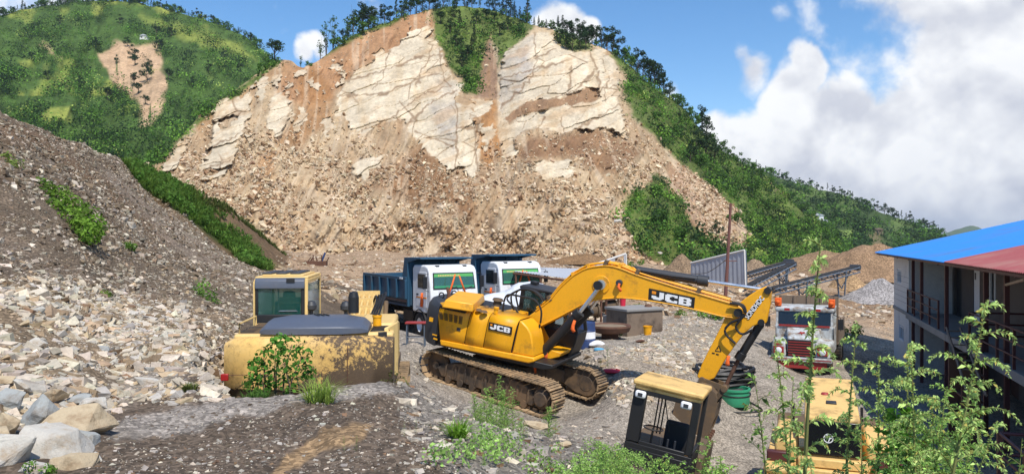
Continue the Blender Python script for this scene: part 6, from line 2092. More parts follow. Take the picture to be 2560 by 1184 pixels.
def build_house():
    R, U = HU.R, HU
    root = thing('site_building', U.T, 'two storey site building with blue and red sheet roof and dark red balcony rails', 'building')
    Wl, Cn, Mr, K = M['wall_white'], M['concrete'], M['maroon'], M['black']
    zf = 2.6
    ez = 5.0
    Lx = 27.0
    # walls
    zw = ez + .1
    xb = U.px(2272, 760, ly=0)[0]          # end of the closed room
    w = MB(R)
    def wall_with_hole(x0, x1, y, t, z0, z1, holes):
        """wall in the plane y..y+t cut round rectangular holes (x0,x1,z0,z1)"""
        xs = sorted({x0, x1, *[h[0] for h in holes], *[h[1] for h in holes]})
        for a, b in zip(xs[:-1], xs[1:]):
            cut = [h for h in holes if h[0] <= a + 1e-6 and h[1] >= b - 1e-6]
            zs = z0
            for h in sorted(cut, key=lambda q: q[2]):
                if h[2] > zs: w.box(a, b, y, y + t, zs, h[2])
                zs = h[3]
            if zs < z1: w.box(a, b, y, y + t, zs, z1)
    g = [U.px(*q, ly=0) for q in ((2247, 806), (2259, 855))]
    win_lo = (g[0][0], g[1][0] , g[1][2], g[0][2])
    g = [U.px(*q, ly=0) for q in ((2243, 670), (2253, 710))]
    win_hi = (g[0][0], g[1][0], g[1][2], g[0][2])
    wall_with_hole(0, xb, 0, .15, -.8, zf - .12, [win_lo]); wall_with_hole(0, xb, 0, .15, zf + .02, zw, [win_hi])
    w.box(-.001, .15, .15, 7.0, -.8, zw); w.box(xb - .15, xb, .15, 1.6, -.8, zw)
    yr = 1.6
    dx = [U.px(*q, ly=yr)[0] for q in ((2432, 720), (2449, 720))]
    wx = [U.px(*q, ly=yr)[0] for q in ((2462, 720), (2488, 720))]
    wz = [U.px(*q, ly=yr)[2] for q in ((2475, 748), (2475, 680))]
    dk = [U.px(*q, ly=yr)[0] for q in ((2385, 720), (2404, 720))]
    hi = [(dx[0], dx[1], zf + .05, zf + 2.15), (wx[0], wx[1], wz[0], wz[1]), (dk[0], dk[1], zf + .05, zf + 2.1)]
    w.box(Lx, Lx + .15, yr, 7, -.8, zw); w.box(.15, Lx, 6.85, 7.0, -.8, zw)
    w.build('wall', Wl, root)
    w = MB(R)
    wall_with_hole(xb, Lx, yr, .15, zf + .02, zw + .35, hi)
    wall_with_hole(xb, Lx, yr + 1.2, .15, -.8, zf - .12, [(xb + 3.2, xb + 4.3, -.3, 1.9)])
    w.build('rear_wall', M['cement'], root)
    # block courses on the closed end: thin mortar lines
    co = MB(R)
    for k in range(6): co.box(.02, xb - .02, -.006, -.001, zf + .35 + k * .22, zf + .362 + k * .22)
    co.each('mortar_line', Cn, root)
    for (a, b, c, d), nm in ((win_lo, 'lo'), (win_hi, 'hi')):
        f = MB(R)
        t = .05
        f.box(a, b, .02, .1, c, c + t); f.box(a, b, .02, .1, d - t, d); f.box(a, a + t, .02, .1, c + t, d - t); f.box(b - t, b, .02, .1, c + t, d - t); f.box((a + b) / 2 - .02, (a + b) / 2 + .02, .03, .09, c + t, d - t); f.box(a + t, b - t, .03, .09, (c + d) / 2 + .2, (c + d) / 2 + .24)
        win = f.build('window', M['letter_white'], root)
        f = MB(R); f.box(a, b, .105, .115, c, d); f.build('pane', M['glass_dark'], win, 0, 0)
    # first floor slab with exposed edge, lower floor
    s = MB(R); s.box(-.03, Lx, -.05, 7.0, zf - .12, zf + .02); s.box(xb - .02, Lx, -.12, -.05, zf - .2, zf + .03); s.build('floor_slab', Cn, root, .01)
    s = MB(R); s.box(xb, Lx, -.8, yr + 1.2, -.75, -.25); s.build('plinth', Cn, root, .02)
    # door, window, dark doorway
    d = MB(R); d.box(dx[0], dx[1], yr + .04, yr + .09, zf + .05, zf + 2.15); dr = d.build('door', M['letter_white'], root)
    d = MB(R); d.box(dx[0] + .12, dx[0] + .3, yr + .03, yr + .04, zf + 1.6, zf + 1.85); d.build('door_panel', M['dark_grey'], dr)
    d = MB(R); t = .07
    d.box(wx[0] - t, wx[1] + t, yr - .03, yr + .05, wz[0] - t, wz[0]); d.box(wx[0] - t, wx[1] + t, yr - .03, yr + .05, wz[1], wz[1] + t); d.box(wx[0] - t, wx[0], yr - .03, yr + .05, wz[0], wz[1]); d.box(wx[1], wx[1] + t, yr - .03, yr + .05, wz[0], wz[1])
    d.box((wx[0] + wx[1]) / 2 - .03, (wx[0] + wx[1]) / 2 + .03, yr - .01, yr + .05, wz[0], wz[1])
    wn = d.build('window', M['letter_white'], root)
    d = MB(R); d.box(wx[0], wx[1], yr + .06, yr + .07, wz[0], wz[1]); d.build('pane', M['glass_dark'], wn, 0, 0)
    d = MB(R); d.box(xb + 3.2, xb + 4.3, yr + 1.24, yr + 1.3, -.3, 1.9); d.build('door', M['door_brown'], root)
    d = MB(R); d.box(dk[0], dk[1], yr + .1, yr + .13, zf + .05, zf + 2.1); d.build('door', K, root)  # no door leaf: black sheet paints the unlit inside of the open doorway
    # columns at the balcony edge
    for px_ in (2276, 2297, 2358, 2454, 2505):
        x = U.px(px_, 760, ly=-.02)[0]
        c = MB(R)
        wd = .055
        c.box(x - wd, x + wd, -.02 - wd + .1, -.02 + wd + .1, -.6, zf - .2); c.box(x - wd, x + wd, -.02 - wd + .1, -.02 + wd + .1, zf + .03, zw + .05)
        c.build('column', Mr, root)
    for x in (19.3, 22.0, 25.0):
        c = MB(R); c.box(x - .055, x + .055, .025, .135, -.6, zf - .2); c.box(x - .055, x + .055, .025, .135, zf + .03, zw + .05); c.build('column', Mr, root)
    # balcony rails
    def rail(x0, x1, y, z, n=3, h=.95, gap=1.4):
        m = MB(R)
        for k in range(n): m.cyl((x0, y, z + h - k * .32), (x1, y, z + h - k * .32), .027, 8)
        xx = x0
        while xx <= x1 + .01:
            m.box(xx - .03, xx + .03, y - .03, y + .03, z, z + h + .02); xx += (x1 - x0) / max(1, round((x1 - x0) / gap))
        m.build('balcony_rail', Mr, root)
    xa = U.px(2346, 760, ly=-.05)[0]
    rail(xb + .05, xa, -.05, zf + .03)
    xc = U.px(2424, 800, ly=-.05)[0]
    rail(xc, Lx, -.05, zf + .03)
    m = MB(R)
    for k in range(3): m.cyl((xc, -.05, zf + .98 - k * .32), (xc, 1.5, zf + .98 - k * .32), .027, 8)
    m.build('balcony_rail', Mr, root)
    # a lower landing in front, with slab, legs, rails and a flight of steps
    lz = 1.35
    l0 = U.px(2489, 960, ly=-1.8)[0]
    m = MB(R); m.box(l0, Lx, -1.8, -.15, lz - .14, lz); m.build('landing_slab', Cn, root, .015)
    m = MB(R)
    for x in (l0 + .1, l0 + 2.6, l0 + 5.2): m.box(x - .07, x + .07, -1.7, -1.56, -.7, lz - .14)
    m.each('landing_leg', Mr, root)
    m = MB(R)
    for k in range(3): m.cyl((l0 + .05, -1.75, lz + 1.0 - k * .36), (Lx, -1.75, lz + 1.0 - k * .36), .03, 8); m.cyl((l0 + .05, -1.75, lz + 1.0 - k * .36), (l0 + .05, -.2, lz + 1.0 - k * .36), .03, 8)
    for x in (l0 + .05, l0 + 1.5, l0 + 3, l0 + 4.5): m.box(x - .04, x + .04, -1.79, -1.71, lz, lz + 1.03)
    m.each('landing_rail', Mr, root)
    m = MB(R)
    sx = U.px(2412, 930, ly=-.7)[0]
    for k in range(9):
        z = -.3 + k * .32
        m.box(sx - .5 + .0, sx + .9, -.95 + k * .02, -.6 + k * .02, z, z + .05)
    m.box(sx - .55, sx - .48, -.98, -.55, -.6, zf); m.box(sx + .9, sx + .97, -.98, -.55, -.6, zf)
    m.build('stair', M['rust'], root, .01)
    # roof: two slopes of corrugated sheet
    sl = .242
    ry = 6.6
    y0 = -.72
    z0 = ez + .02
    def roof(name, x0, x1, mat):
        V, Fc = [], []
        n = max(2, int((x1 - x0) / .065))
        xs = np.linspace(x0, x1, n + 1)
        for i, x in enumerate(xs):
            dz = .018 * (1 if i % 2 else -1)
            V += [(x, y0, z0 + dz), (x, ry, z0 + (ry - y0) * sl + dz), (x, 2 * ry - y0, z0 + dz)]
        for i in range(n):
            Fc += [(3 * i, 3 * i + 3, 3 * i + 4, 3 * i + 1), (3 * i + 1, 3 * i + 4, 3 * i + 5, 3 * i + 2)]
        m = MB(R); m.add(V, Fc); return m.build(name, mat, root, 0, 0, solid=.012)
    roof('roof', -.75, 14.4, M['roof_blue']); roof('roof', 14.4, Lx + .6, M['roof_red'])
    b = MB(R)
    x = .0
    while x < Lx:
        b.hexa([(x, y0 + .08, z0 - .13), (x + .06, y0 + .08, z0 - .13), (x + .06, ry, z0 - .13 + (ry - y0) * sl), (x, ry, z0 - .13 + (ry - y0) * sl)], [(x, y0 + .08, z0 - .03), (x + .06, y0 + .08, z0 - .03), (x + .06, ry, z0 - .03 + (ry - y0) * sl), (x, ry, z0 - .03 + (ry - y0) * sl)]); x += 2.6
    b.box(-.6, Lx + .4, y0 + .06, y0 + .12, z0 - .10, z0 - .035)
    b.each('rafter', Mr, root)
    # pale pole sloping out under the near eave
    p0, p1 = U.px(2513, 712, ly=.1), U.px(2562, 698, ly=-.6)
    b = MB(R); b.cyl(p0, p1, .035, 8); b.build('strut', M['pipe_pale'], root)


M['cement'] = mat_paint('cement_plaster', S(106, 98, 92), .9, S(78, 70, 66), .4, .8, 12, bumps=.2)
M['roof_blue'] = mat_paint('roof_blue', (.04, .24, .68), .5, S(90, 130, 175, .8), .45, .45, 9, bumps=0)
M['roof_red'] = mat_paint('roof_red', (.34, .09, .09), .55, S(180, 130, 120, .8), .5, .45, 9, bumps=0)
M['door_brown'] = mat_paint('brown_door', (.06, .025, .018), .6, (.03, .015, .01), .3, 2)
M['pipe_pale'] = mat_paint('pale_pipe', S(190, 165, 140), .6, MUD, .2, 2)
build_house()


def house_px(px, py, ly): return HU.w(HU.px(px, py, ly=ly))


def ladder():
    a, b = house_px(2366, 818, -.5), house_px(2420, 985, -1.3)
    root = thing('ladder', b, 'old timber ladder leaning against the balcony of the site building', 'ladder')
    side = np.array([.35, -.1, 0])
    m = MB()
    for s in (0, 1): m.tube([a - b + side * s, side * s], .035, 4)
    m.each('rail', M['timber'], root)
    for k in range(8):
        m = MB(); t = (k + .5) / 8; p = (a - b) * t; m.tube([p, p + side], .02, 6); m.build('rung', M['timber'], root)


ladder()


# ------------------------------------------------------------------ crusher yard: panels, conveyors, piles, pole
def panel(name, quad, depths, label, gap=None):
    P = [W(*q, d) for q, d in zip(quad, depths)]
    o0 = P[0].copy()
    ex = P[1] - P[0]; L_ = np.linalg.norm(ex)
    root = thing(name, o0, label, 'sheet wall')
    n = 26
    V, Fc = [], []
    nrm = np.cross(ex, (0, 0, 1.)); nrm /= np.linalg.norm(nrm)
    for i in range(n + 1):
        t = i / n
        bt, tp = P[0] * (1 - t) + P[1] * t, P[3] * (1 - t) + P[2] * t
        V += [bt - o0 + nrm * .03 * (i % 2), tp - o0 + nrm * .03 * (i % 2)]
    rng_ = [i for i in range(n) if not (gap and gap[0] <= i / n < gap[1])]
    for i in rng_: Fc.append((2 * i, 2 * i + 2, 2 * i + 3, 2 * i + 1))
    m = MB(); m.add(V, Fc); m.build('sheet', M['galv'], root, 0, 0, solid=.01)
    m = MB(); m.tube([P[3] - o0, P[2] - o0], .07, 6); m.tube([P[2] - o0, P[1] - o0], .06, 6); m.build('edge_trim', M['wall_white'], root)
    for t in (0, .33, .66, 1):
        bt, tp = P[0] * (1 - t) + P[1] * t, P[3] * (1 - t) + P[2] * t
        m = MB(); m.tube([bt - o0 - nrm * .12, tp - o0 - nrm * .12], .05, 6); m.build('post', M['steel_blue'], root)
    return root


panel('sheet_wall', [(1727, 692), (1864, 715), (1861, 625), (1727, 657)], (56, 52, 52, 56), 'grey corrugated sheet wall with sloping top beside the brown pole')
panel('sheet_wall', [(1420, 720), (1566, 705), (1565, 634), (1420, 683)], (50, 50, 50, 50), 'grey sheet wall with a dark gap at its high end, above the boom', (.80, .96))


def mound(name, cx, cy, r, h, label, col, seed, elong=1.0, cat='pile'):
    n1, n2 = 60, 26
    V, Cc = [], []
    z0 = gz1(cx, cy) - .5
    rr = np.linspace(0, 1, n2)
    th = np.linspace(0, 2 * math.pi, n1, endpoint=False)
    T, Rr = np.meshgrid(th, rr)
    x, y = Rr * np.cos(T) * r * elong, Rr * np.sin(T) * r
    prof = np.where(Rr < .12, 1 - Rr * .8, np.clip(1.03 - 1.03 * Rr, 0, 1)) * h
    q = np.stack([x + cx, y + cy], -1)
    z = prof * (1 + .18 * fbm(q * (2.5 / r), 4, seed)) + .12 * h * fbm(q * (5 / r), 3, seed + 1) * (1 - Rr) + .5
    P = np.stack([x, y, z], -1).reshape(-1, 3)
    idx = np.arange(n1 * n2).reshape(n2, n1)
    Q = np.stack([idx[:-1], np.roll(idx[:-1], -1, 1), np.roll(idx[1:], -1, 1), idx[1:]], -1).reshape(-1, 4)
    c = np.ones(P.shape) * col * (1 + .15 * fbm(P * .8, 3, seed)[:, None])
    o = np_mesh(name, P, Q, PILEM, c, True)
    o.location = (cx, cy, z0)
    return tag(o, label, cat)


PILEM = mat_attr('gravel_pile', .95, .8, 9, .22, .5, .05, speck=12)
for px_, py_, D, r, h, lab, col, el in [(1705, 676, 62, 2.1, 2.0, 'rounded brown gravel pile left of the grey sheet wall', S(150, 126, 100), 1.1), (1885, 676, 70, 2.6, 1.8, 'low brown gravel pile right of the grey sheet wall', S(160, 136, 110), 1.2),
                                     (2060, 690, 85, 5.5, 2.5, 'long brown gravel pile behind the conveyor', S(156, 128, 98), 1.7), (2185, 690, 78, 6.0, 3.6, 'large brown gravel pile behind the site building', S(160, 130, 100), 1.4),
                                     (2120, 725, 64, 1.9, 1.5, 'small pointed sand pile in front of the large pile', S(178, 146, 108), 1.0), (2205, 752, 56, 2.6, 1.7, 'pale grey gravel pile beside the site building wall', S(168, 162, 158), 1.3), (1460, 655, 88, 3.4, 1.2, 'low earth heap at the foot of the landslide', S(150, 118, 84), 1.5)]:
    p = W(px_, py_, D)
    mound('gravel_pile', p[0], D, r, h, lab, col, int(px_), el)


def conveyor(p0, p1, label, legs=((.75),), w=.7):
    p0, p1 = np.array(p0), np.array(p1)
    root = thing('conveyor', p0, label, 'conveyor')
    d = p1 - p0; L_ = np.linalg.norm(d); u = d / L_
    s = np.cross(u, (0, 0, 1.)); s /= np.linalg.norm(s)
    up = np.cross(s, u)
    m = MB()
    for sg in (-1, 1):
        for k in (0, 1):
            m.tube([s * sg * w / 2 - up * .35 * k, d + s * sg * w / 2 - up * .35 * k], .05, 4)
        n = 14
        for i in range(n):
            a = d * i / n; b = d * (i + 1) / n
            m.tube([a + s * sg * w / 2, b + s * sg * w / 2 - up * .35], .03, 4)
    fr = m.build('truss', M['steel_blue'], root)
    m = MB(); q = s * w * .38
    m.hexa([-q + up * .05, q + up * .05, d + q + up * .05, d - q + up * .05], [-q + up * .09, q + up * .09, d + q + up * .09, d - q + up * .09]); m.build('belt', M['rubber'], root)
    m = MB()
    for i in range(12): a = d * (i + .5) / 12; m.tube([a - s * w * .42 + up * .0, a + s * w * .42], .05, 8)
    m.each('idler_roller', M['dark_grey'], root)
    m = MB(); m.tube([d - s * w * .5, d + s * w * .5], .22, 14); m.build('head_drum', M['dark_grey'], root)
    for t in legs:
        a = d * t
        g = gz1((p0 + a)[0], (p0 + a)[1]) - p0[2] - .2
        m = MB()
        b0 = np.array([a[0], a[1], g])
        for sg in (-1, 1): m.tube([a + s * sg * w / 2, b0 + s * sg * .18], .06, 5)
        m.tube([a - u * 1.2 + s * 0 - up * .3, b0 * .55 + a * .45], .045, 5); m.tube([a + u * 1.2 - up * .3, b0 * .55 + a * .45], .045, 5)
        m.build('leg', M['steel_blue'], root)


conveyor(W(1862, 686, 56), W(1972, 654, 60), 'upper short blue grey conveyor right of the sheet wall', (.85,))
conveyor(W(1868, 716, 52), W(1978, 660, 58), 'steeper blue grey conveyor right of the sheet wall', (.8,))
conveyor(W(1925, 722, 50), W(2138, 668, 58), 'long blue grey conveyor on a tall leg before the gravel piles', (.35, .82))


def pole():
    b, t = W(1812, 735, 46), W(1827, 508, 46)
    g = gz1(b[0], b[1]); b[2] = g
    root = thing('pole', b, 'thin rusty brown pole standing by the grey sheet wall', 'pole')
    m = MB(); m.tube([(0, 0, -.5), t - b], [.11, .075], 10); m.build('shaft', M['pole_rust'], root)
    m = MB(); m.tube([t - b + (-.35, 0, -3.4), t - b + (.35, 0, -3.4)], .03, 6); m.build('crossbar', M['pole_rust'], root)


pole()
o = MB()
p0, p1 = W(1820, 645, 46), W(1730, 684, 55)
o.tube([(0, 0, 0), (p1 - p0) * .5 + np.array((0, 0, -.35)), p1 - p0], .02, 5, 6)
tag(o.build('cable', M['hose'], None, loc=tuple(p0)), 'dark slack cable running from the pole to the sheet wall', 'cable')


def shed():
    c = [W(1283, 678, 33), W(1425, 697, 31), W(1470, 672, 38), W(1330, 668, 40)]
    b = c[0].copy(); b[2] = gz1(b[0], b[1])
    root = thing('lean_to_shed', b, 'open lean-to with a pale grey sheet roof behind the dark excavator cab', 'shed')
    V, Fc = [], []
    n = 40
    for i in range(n + 1):
        t = i / n; dz = .025 * (i % 2)
        V += [tuple(c[0] * (1 - t) + c[1] * t - b + (0, 0, dz)), tuple(c[3] * (1 - t) + c[2] * t - b + (0, 0, dz))]
    for i in range(n): Fc.append((2 * i, 2 * i + 2, 2 * i + 3, 2 * i + 1))
    m = MB(); m.add(V, Fc); m.build('roof', M['roof_grey'], root, 0, 0, solid=.012)
    m = MB(); m.tube([c[0] - b - (0, 0, .08), c[1] - b - (0, 0, .08)], .05, 6); m.tube([c[3] - b - (0, 0, .08), c[2] - b - (0, 0, .08)], .05, 6); m.each('beam', M['rust'], root)
    for p in (c[0] * .95 + c[1] * .05, c[0] * .5 + c[1] * .5, c[1], c[2], c[3]):
        g = gz1(p[0], p[1]); m = MB(); m.cyl((p[0] - b[0], p[1] - b[1], g - b[2] - .2), p - b - (0, 0, .1), .05, 8); m.build('post', M['rust'], root)


M['roof_grey'] = mat_paint('pale_roof_sheet', (.50, .52, .55), .5, (.3, .3, .3), .35, .6, 14, metallic=.2, bumps=0)
shed()


def sheeted_heap():
    """white plastic sheet over a long heap behind the excavator"""
    pts = [(1196, 748), (1215, 739), (1240, 735), (1262, 730), (1280, 718), (1296, 709), (1330, 706), (1360, 712), (1388, 728), (1410, 745)]
    D = 27.5
    top = [W(a, b, D) for a, b in pts]
    base = np.array([top[5][0], D, gz1(top[5][0], D)])
    V = []
    nn = 9
    P = np.array(top)
    # finer along
    xs = np.linspace(0, len(P) - 1, 46)
    line = np.stack([np.interp(xs, range(len(P)), P[:, k]) for k in range(3)], -1)
    for i, p in enumerate(line):
        g = -5.0
        for j in range(nn):
            t = j / (nn - 1) * math.pi
            w = 1.1
            hgt = (p[2] - g) * (math.sin(t) ** .55)
            yy = p[1] + .9 - w * math.cos(t) * 1.0
            V.append((p[0] + .02 * math.sin(i * .9 + j), yy + .02 * math.sin(i * 1.7 + j * 2), g + hgt - .012 * abs(math.sin(i * .6 + j))))
    n = len(line)
    Fc = [(i * nn + j, i * nn + j + 1, (i + 1) * nn + j + 1, (i + 1) * nn + j) for i in range(n - 1) for j in range(nn - 1)]
    V = [tuple(np.array(v) - base) for v in V]
    m = MB(); m.add(V, Fc)
    tag(m.build('tarpaulin', M['tarp'], None, loc=tuple(base), smooth=60, solid=.02), 'white plastic sheet draped over a heap behind the yellow excavator', 'tarpaulin')


sheeted_heap()


def on_ground(px, py, D):
    p = W(px, py, D); p[2] = gz1(p[0], p[1]); return p


def drum(px, py, D, label, h=.88, r=.29, body='blue_paint', band='letter_white'):
    p = on_ground(px, py, D)
    root = thing('oil_drum', p, label, 'drum')
    m = MB(); m.lathe([(0, -.02), (r, -.02), (r, .26), (r + .012, .28), (r, .3), (r, .58), (r + .012, .6), (r, .62), (r, h), (r - .02, h + .01), (r - .025, h - .02), (0, h - .02)], 26); m.build('body', M[body], root)
    m = MB(); m.lathe([(r + .004, .33), (r + .006, .33), (r + .006, .56), (r + .004, .56)], 26); m.build('band', M[band], root)


drum(1467, 862, 26.8, 'blue oil drum with a white band near the boom cylinder')
drum(1447, 860, 27.3, 'black oil drum beside the blue and white one', .9, .3, 'black', 'black')


PILE_DIRT = mat_paint('dirt_fill', S(150, 132, 108), .95, S(110, 90, 70), .4, 3, bumps=.4)


def ring_dish():
    p = on_ground(1525, 838, 29)
    root = thing('crusher_dish', p, 'large rusty steel dish lying on blocks near the blue drum', 'steel dish')
    m = MB(); m.lathe([(0, .40), (.55, .40), (.66, .5), (.76, .52), (.78, .45), (.70, .28), (.5, .22), (0, .22)], 36); m.build('dish', M['rust'], root)
    m = MB(); m.cyl((0, 0, -.1), (0, 0, .3), .32, 20); m.build('pedestal', M['rust'], root, .02)
    m = MB(); m.lathe([(0, .49), (.35, .47), (.6, .48), (.64, .42)], 24); m.build('dirt_fill', PILE_DIRT, root)


ring_dish()


def tank():
    p = on_ground(1590, 826, 31)
    R = Rm(28)
    root = thing('concrete_tank', p, 'weathered concrete tank with a flat top slab behind the rusty dish', 'tank')
    m = MB(R); m.box(-.95, .75, -.7, .7, -.1, .95); m.build('wall', M['tank_wall'], root, .02)
    m = MB(R); m.box(-1.0, .8, -.76, .76, .95, 1.06); m.build('top_slab', M['concrete'], root, .02)
    m = MB(R)
    for y in (-.62, .55):
        m.box(.76, .84, y, y + .08, -.1, .95)
    m.box(.77, .83, -.62, .62, .8, .88); m.build('side_frame', M['timber'], root, .01)
    m = MB(R); m.box(.77, .785, -.3, .25, .35, .75); m.build('side_panel', M['letter_white'], root)
    m = MB(R); m.lathe([(0, .12), (.12, .08), (.16, 0)], 12, (.45, -.2, 1.06)); m.build('cover', M['rust'], root)
    q = on_ground(1545, 815, 31.5)
    r2 = thing('concrete_block', q, 'rough grey concrete block left of the tank', 'block')
    m = MB(Rm(20)); m.box(-.5, .3, -.4, .4, -.1, .72); m.build('block', M['concrete'], r2, .04)
    m = MB(Rm(20)); m.box(.31, .62, -.42, -.34, -.1, .62); m.build('red_board', M['brick_red'], r2, .01)


M['tank_wall'] = mat_paint('stained_tank', S(140, 122, 104), .9, S(80, 66, 56), .5, 1.4, bumps=.2)
M['brick_red'] = mat_paint('brick_red', S(170, 84, 72), .8, MUD, .3, 2)
tank()


def bucket(px, py, D, mat, label, r=.15, h=.3, z=None):
    p = on_ground(px, py, D)
    if z is not None: p[2] = z
    root = thing('bucket', p, label, 'bucket')
    m = MB(); m.lathe([(0, 0), (r * .8, 0), (r, h), (r + .012, h), (r + .012, h - .03), (r, h - .03), (r * .95, h - .01), (r * .78, .02), (0, .02)], 20); m.build('body', M[mat], root)
    m = MB(); m.tube([(r * math.cos(t), .02, h - .02 + .12 * math.sin(t)) for t in np.linspace(0, math.pi, 9)], .006, 5); m.build('handle', M['hose'], root)


bucket(1619, 838, 29.5, 'jcb_yellow', 'yellow bucket on the ground beside the concrete tank', .17, .34)
tp = on_ground(1590, 826, 31)
bucket(1557, 772, 31.4, 'red_plastic', 'small red bucket standing on the concrete tank', .13, .34, tp[2] + 1.06)


M['bag_blue'] = mat_paint('bag_blue', (.12, .4, .62), .5, bumps=0)


def litter(px, py, D, mat, label, s=.2, seed=1, name='litter', cat='litter', flat=.35):
    p = on_ground(px, py, D)
    r = np.random.default_rng(seed)
    bm = bmesh.new()
    for k in range(26): bm.verts.new(r.normal(0, 1, 3) * np.array((s, s * .8, s * flat)) + np.array((0, 0, s * flat)))
    bmesh.ops.convex_hull(bm, input=bm.verts)
    me = bpy.data.meshes.new(name); bm.to_mesh(me); bm.free()
    me.materials.append(M[mat])
    o = bpy.data.objects.new(name, me); o.location = p; COL.objects.link(o)
    md = o.modifiers.new('crumple', 'SUBSURF'); md.levels = md.render_levels = 1
    return tag(o, label, cat)


litter(1528, 910, 22.5, 'red_plastic', 'crumpled red plastic sheet on the ground right of the track', .15, 3, 'plastic_sheet', 'plastic sheet')
litter(1493, 882, 25.3, 'bag_blue', 'small pale blue plastic bag on the grey ground', .12, 4, 'plastic_bag', 'bag')
litter(1498, 866, 26.5, 'letter_white', 'white pile of torn paper beside the blue drum', .24, 5, 'paper_heap', 'paper')
litter(1600, 858, 27.5, 'rust', 'short dark bar lying on the grey ground', .12, 6, 'scrap_bar', 'scrap')


def hose_coil():
    p = on_ground(1790, 950, 24.3)
    p = W(1808, 925, 24.0); p[2] = gz1(p[0], p[1])
    root = thing('hose_coil', p, 'big coil of black hose lying behind the stick', 'hose coil')
    m = MB()
    r = random.Random(4)
    pts = []
    for k in range(260):
        a = k * .30
        rr = .62 + .16 * math.sin(k * .071) + r.uniform(-.05, .05)
        pts.append((rr * math.cos(a) * 1.25, rr * math.sin(a), .06 + .62 * k / 260 + .05 * math.sin(k * .7)))
    m.tube(pts, .05, 6)
    m.build('hose', M['hose'], root)
    q = W(1838, 985, 23); q[2] = gz1(q[0], q[1])
    root = thing('green_tub', q, 'green plastic tub with a dark hose round it, right of the bucket', 'tub')
    m = MB(); m.lathe([(0, 0), (.38, 0), (.42, .1), (.40, .42), (.44, .44), (.44, .5), (.38, .5), (.36, .1), (0, .06)], 30); m.build('body', M['green_plastic'], root)
    m = MB(); m.lathe([(.41 + .02 * math.cos(t), .3 + .02 * math.sin(t)) for t in np.linspace(0, 6.283, 9)], 30); m.build('band', M['hose'], root)
    q2 = W(1850, 1000, 22.6); q2[2] = gz1(q2[0], q2[1]) + .03
    m = MB(); m.tube([(-.75, .3, .0), (-.4, -.25, .0), (.3, -.3, .01), (.62, -.05, .02), (.5, .35, .1), (.1, .75, .3)], .028, 7, 6)
    tag(m.build('garden_hose', M['hose'], None, loc=tuple(q2)), 'thin dark hose lying on the ground round the green tub', 'hose')


hose_coil()


def stand():
    p = on_ground(1042, 868, 24.5)
    root = thing('metal_stand', p, 'thin legged metal stand with a red top behind the counterweight', 'stand')
    m = MB(); m.box(-.35, .3, -.2, .2, .62, .67); m.build('top', M['red'], root, .01)
    for x, y in ((-.3, -.15), (.25, -.15), (-.3, .15), (.25, .15)):
        m = MB(); m.cyl((x, y, -.1), (x, y, .62), .02, 8); m.build('leg', M['steel_blue'], root)
    m = MB(); m.cyl((-.3, -.15, .2), (.25, -.15, .2), .014, 6); m.cyl((-.3, .15, .2), (.25, .15, .2), .014, 6); m.each('stretcher', M['steel_blue'], root)


stand()


def scrap_heap():
    """posts and rusty machine parts standing under the lean-to"""
    for k, (a, b, d, lab, h) in enumerate([(1470, 790, 36, 'rusty iron frame standing left of the concrete block', .95), (1520, 770, 39, 'dark rusty gearbox standing behind the rusty dish', .8)]):
        p = on_ground(a, b, d); root = thing('scrap_machine', p, lab, 'scrap machine')
        m = MB(Rm(20 + 30 * k))
        for x in (-.6, .5):
            for y in (-.3, .3): m.box(x, x + .08, y, y + .08, -.2, h)
        m.box(-.62, .6, -.32, .4, h, h + .07); m.build('frame', M['rust'], root)
        m = MB(Rm(20 + 30 * k)); m.cyl((-.4, 0, h * .55), (.4, 0, h * .55), .26, 18); m.cyl((.4, 0, h * .55), (.5, 0, h * .55), .34, 20); m.build('roller', M['mud_steel'], root, .01)


scrap_heap()


def debris_far():
    p = on_ground(795, 650, 70)
    root = thing('scrap_machine', p, 'small dark scrap with a blue bar on the rubble beyond the faded excavator', 'scrap')
    m = MB()
    for k in range(7):
        a = k * .9; m.tube([(-1.2 + k * .3, 0, 0), (-1 + k * .3 + .4 * math.cos(a), .3 * math.sin(a), .7 + .1 * (k % 3))], .05, 5)
    m.box(-1.2, .8, -.3, .3, -.1, .35); m.build('frame', M['rust'], root)
    m = MB(); m.tube([(.2, 0, 0), (.65, 0, 1.1)], .09, 6); m.build('blue_bar', M['blue_paint'], root)


debris_far()


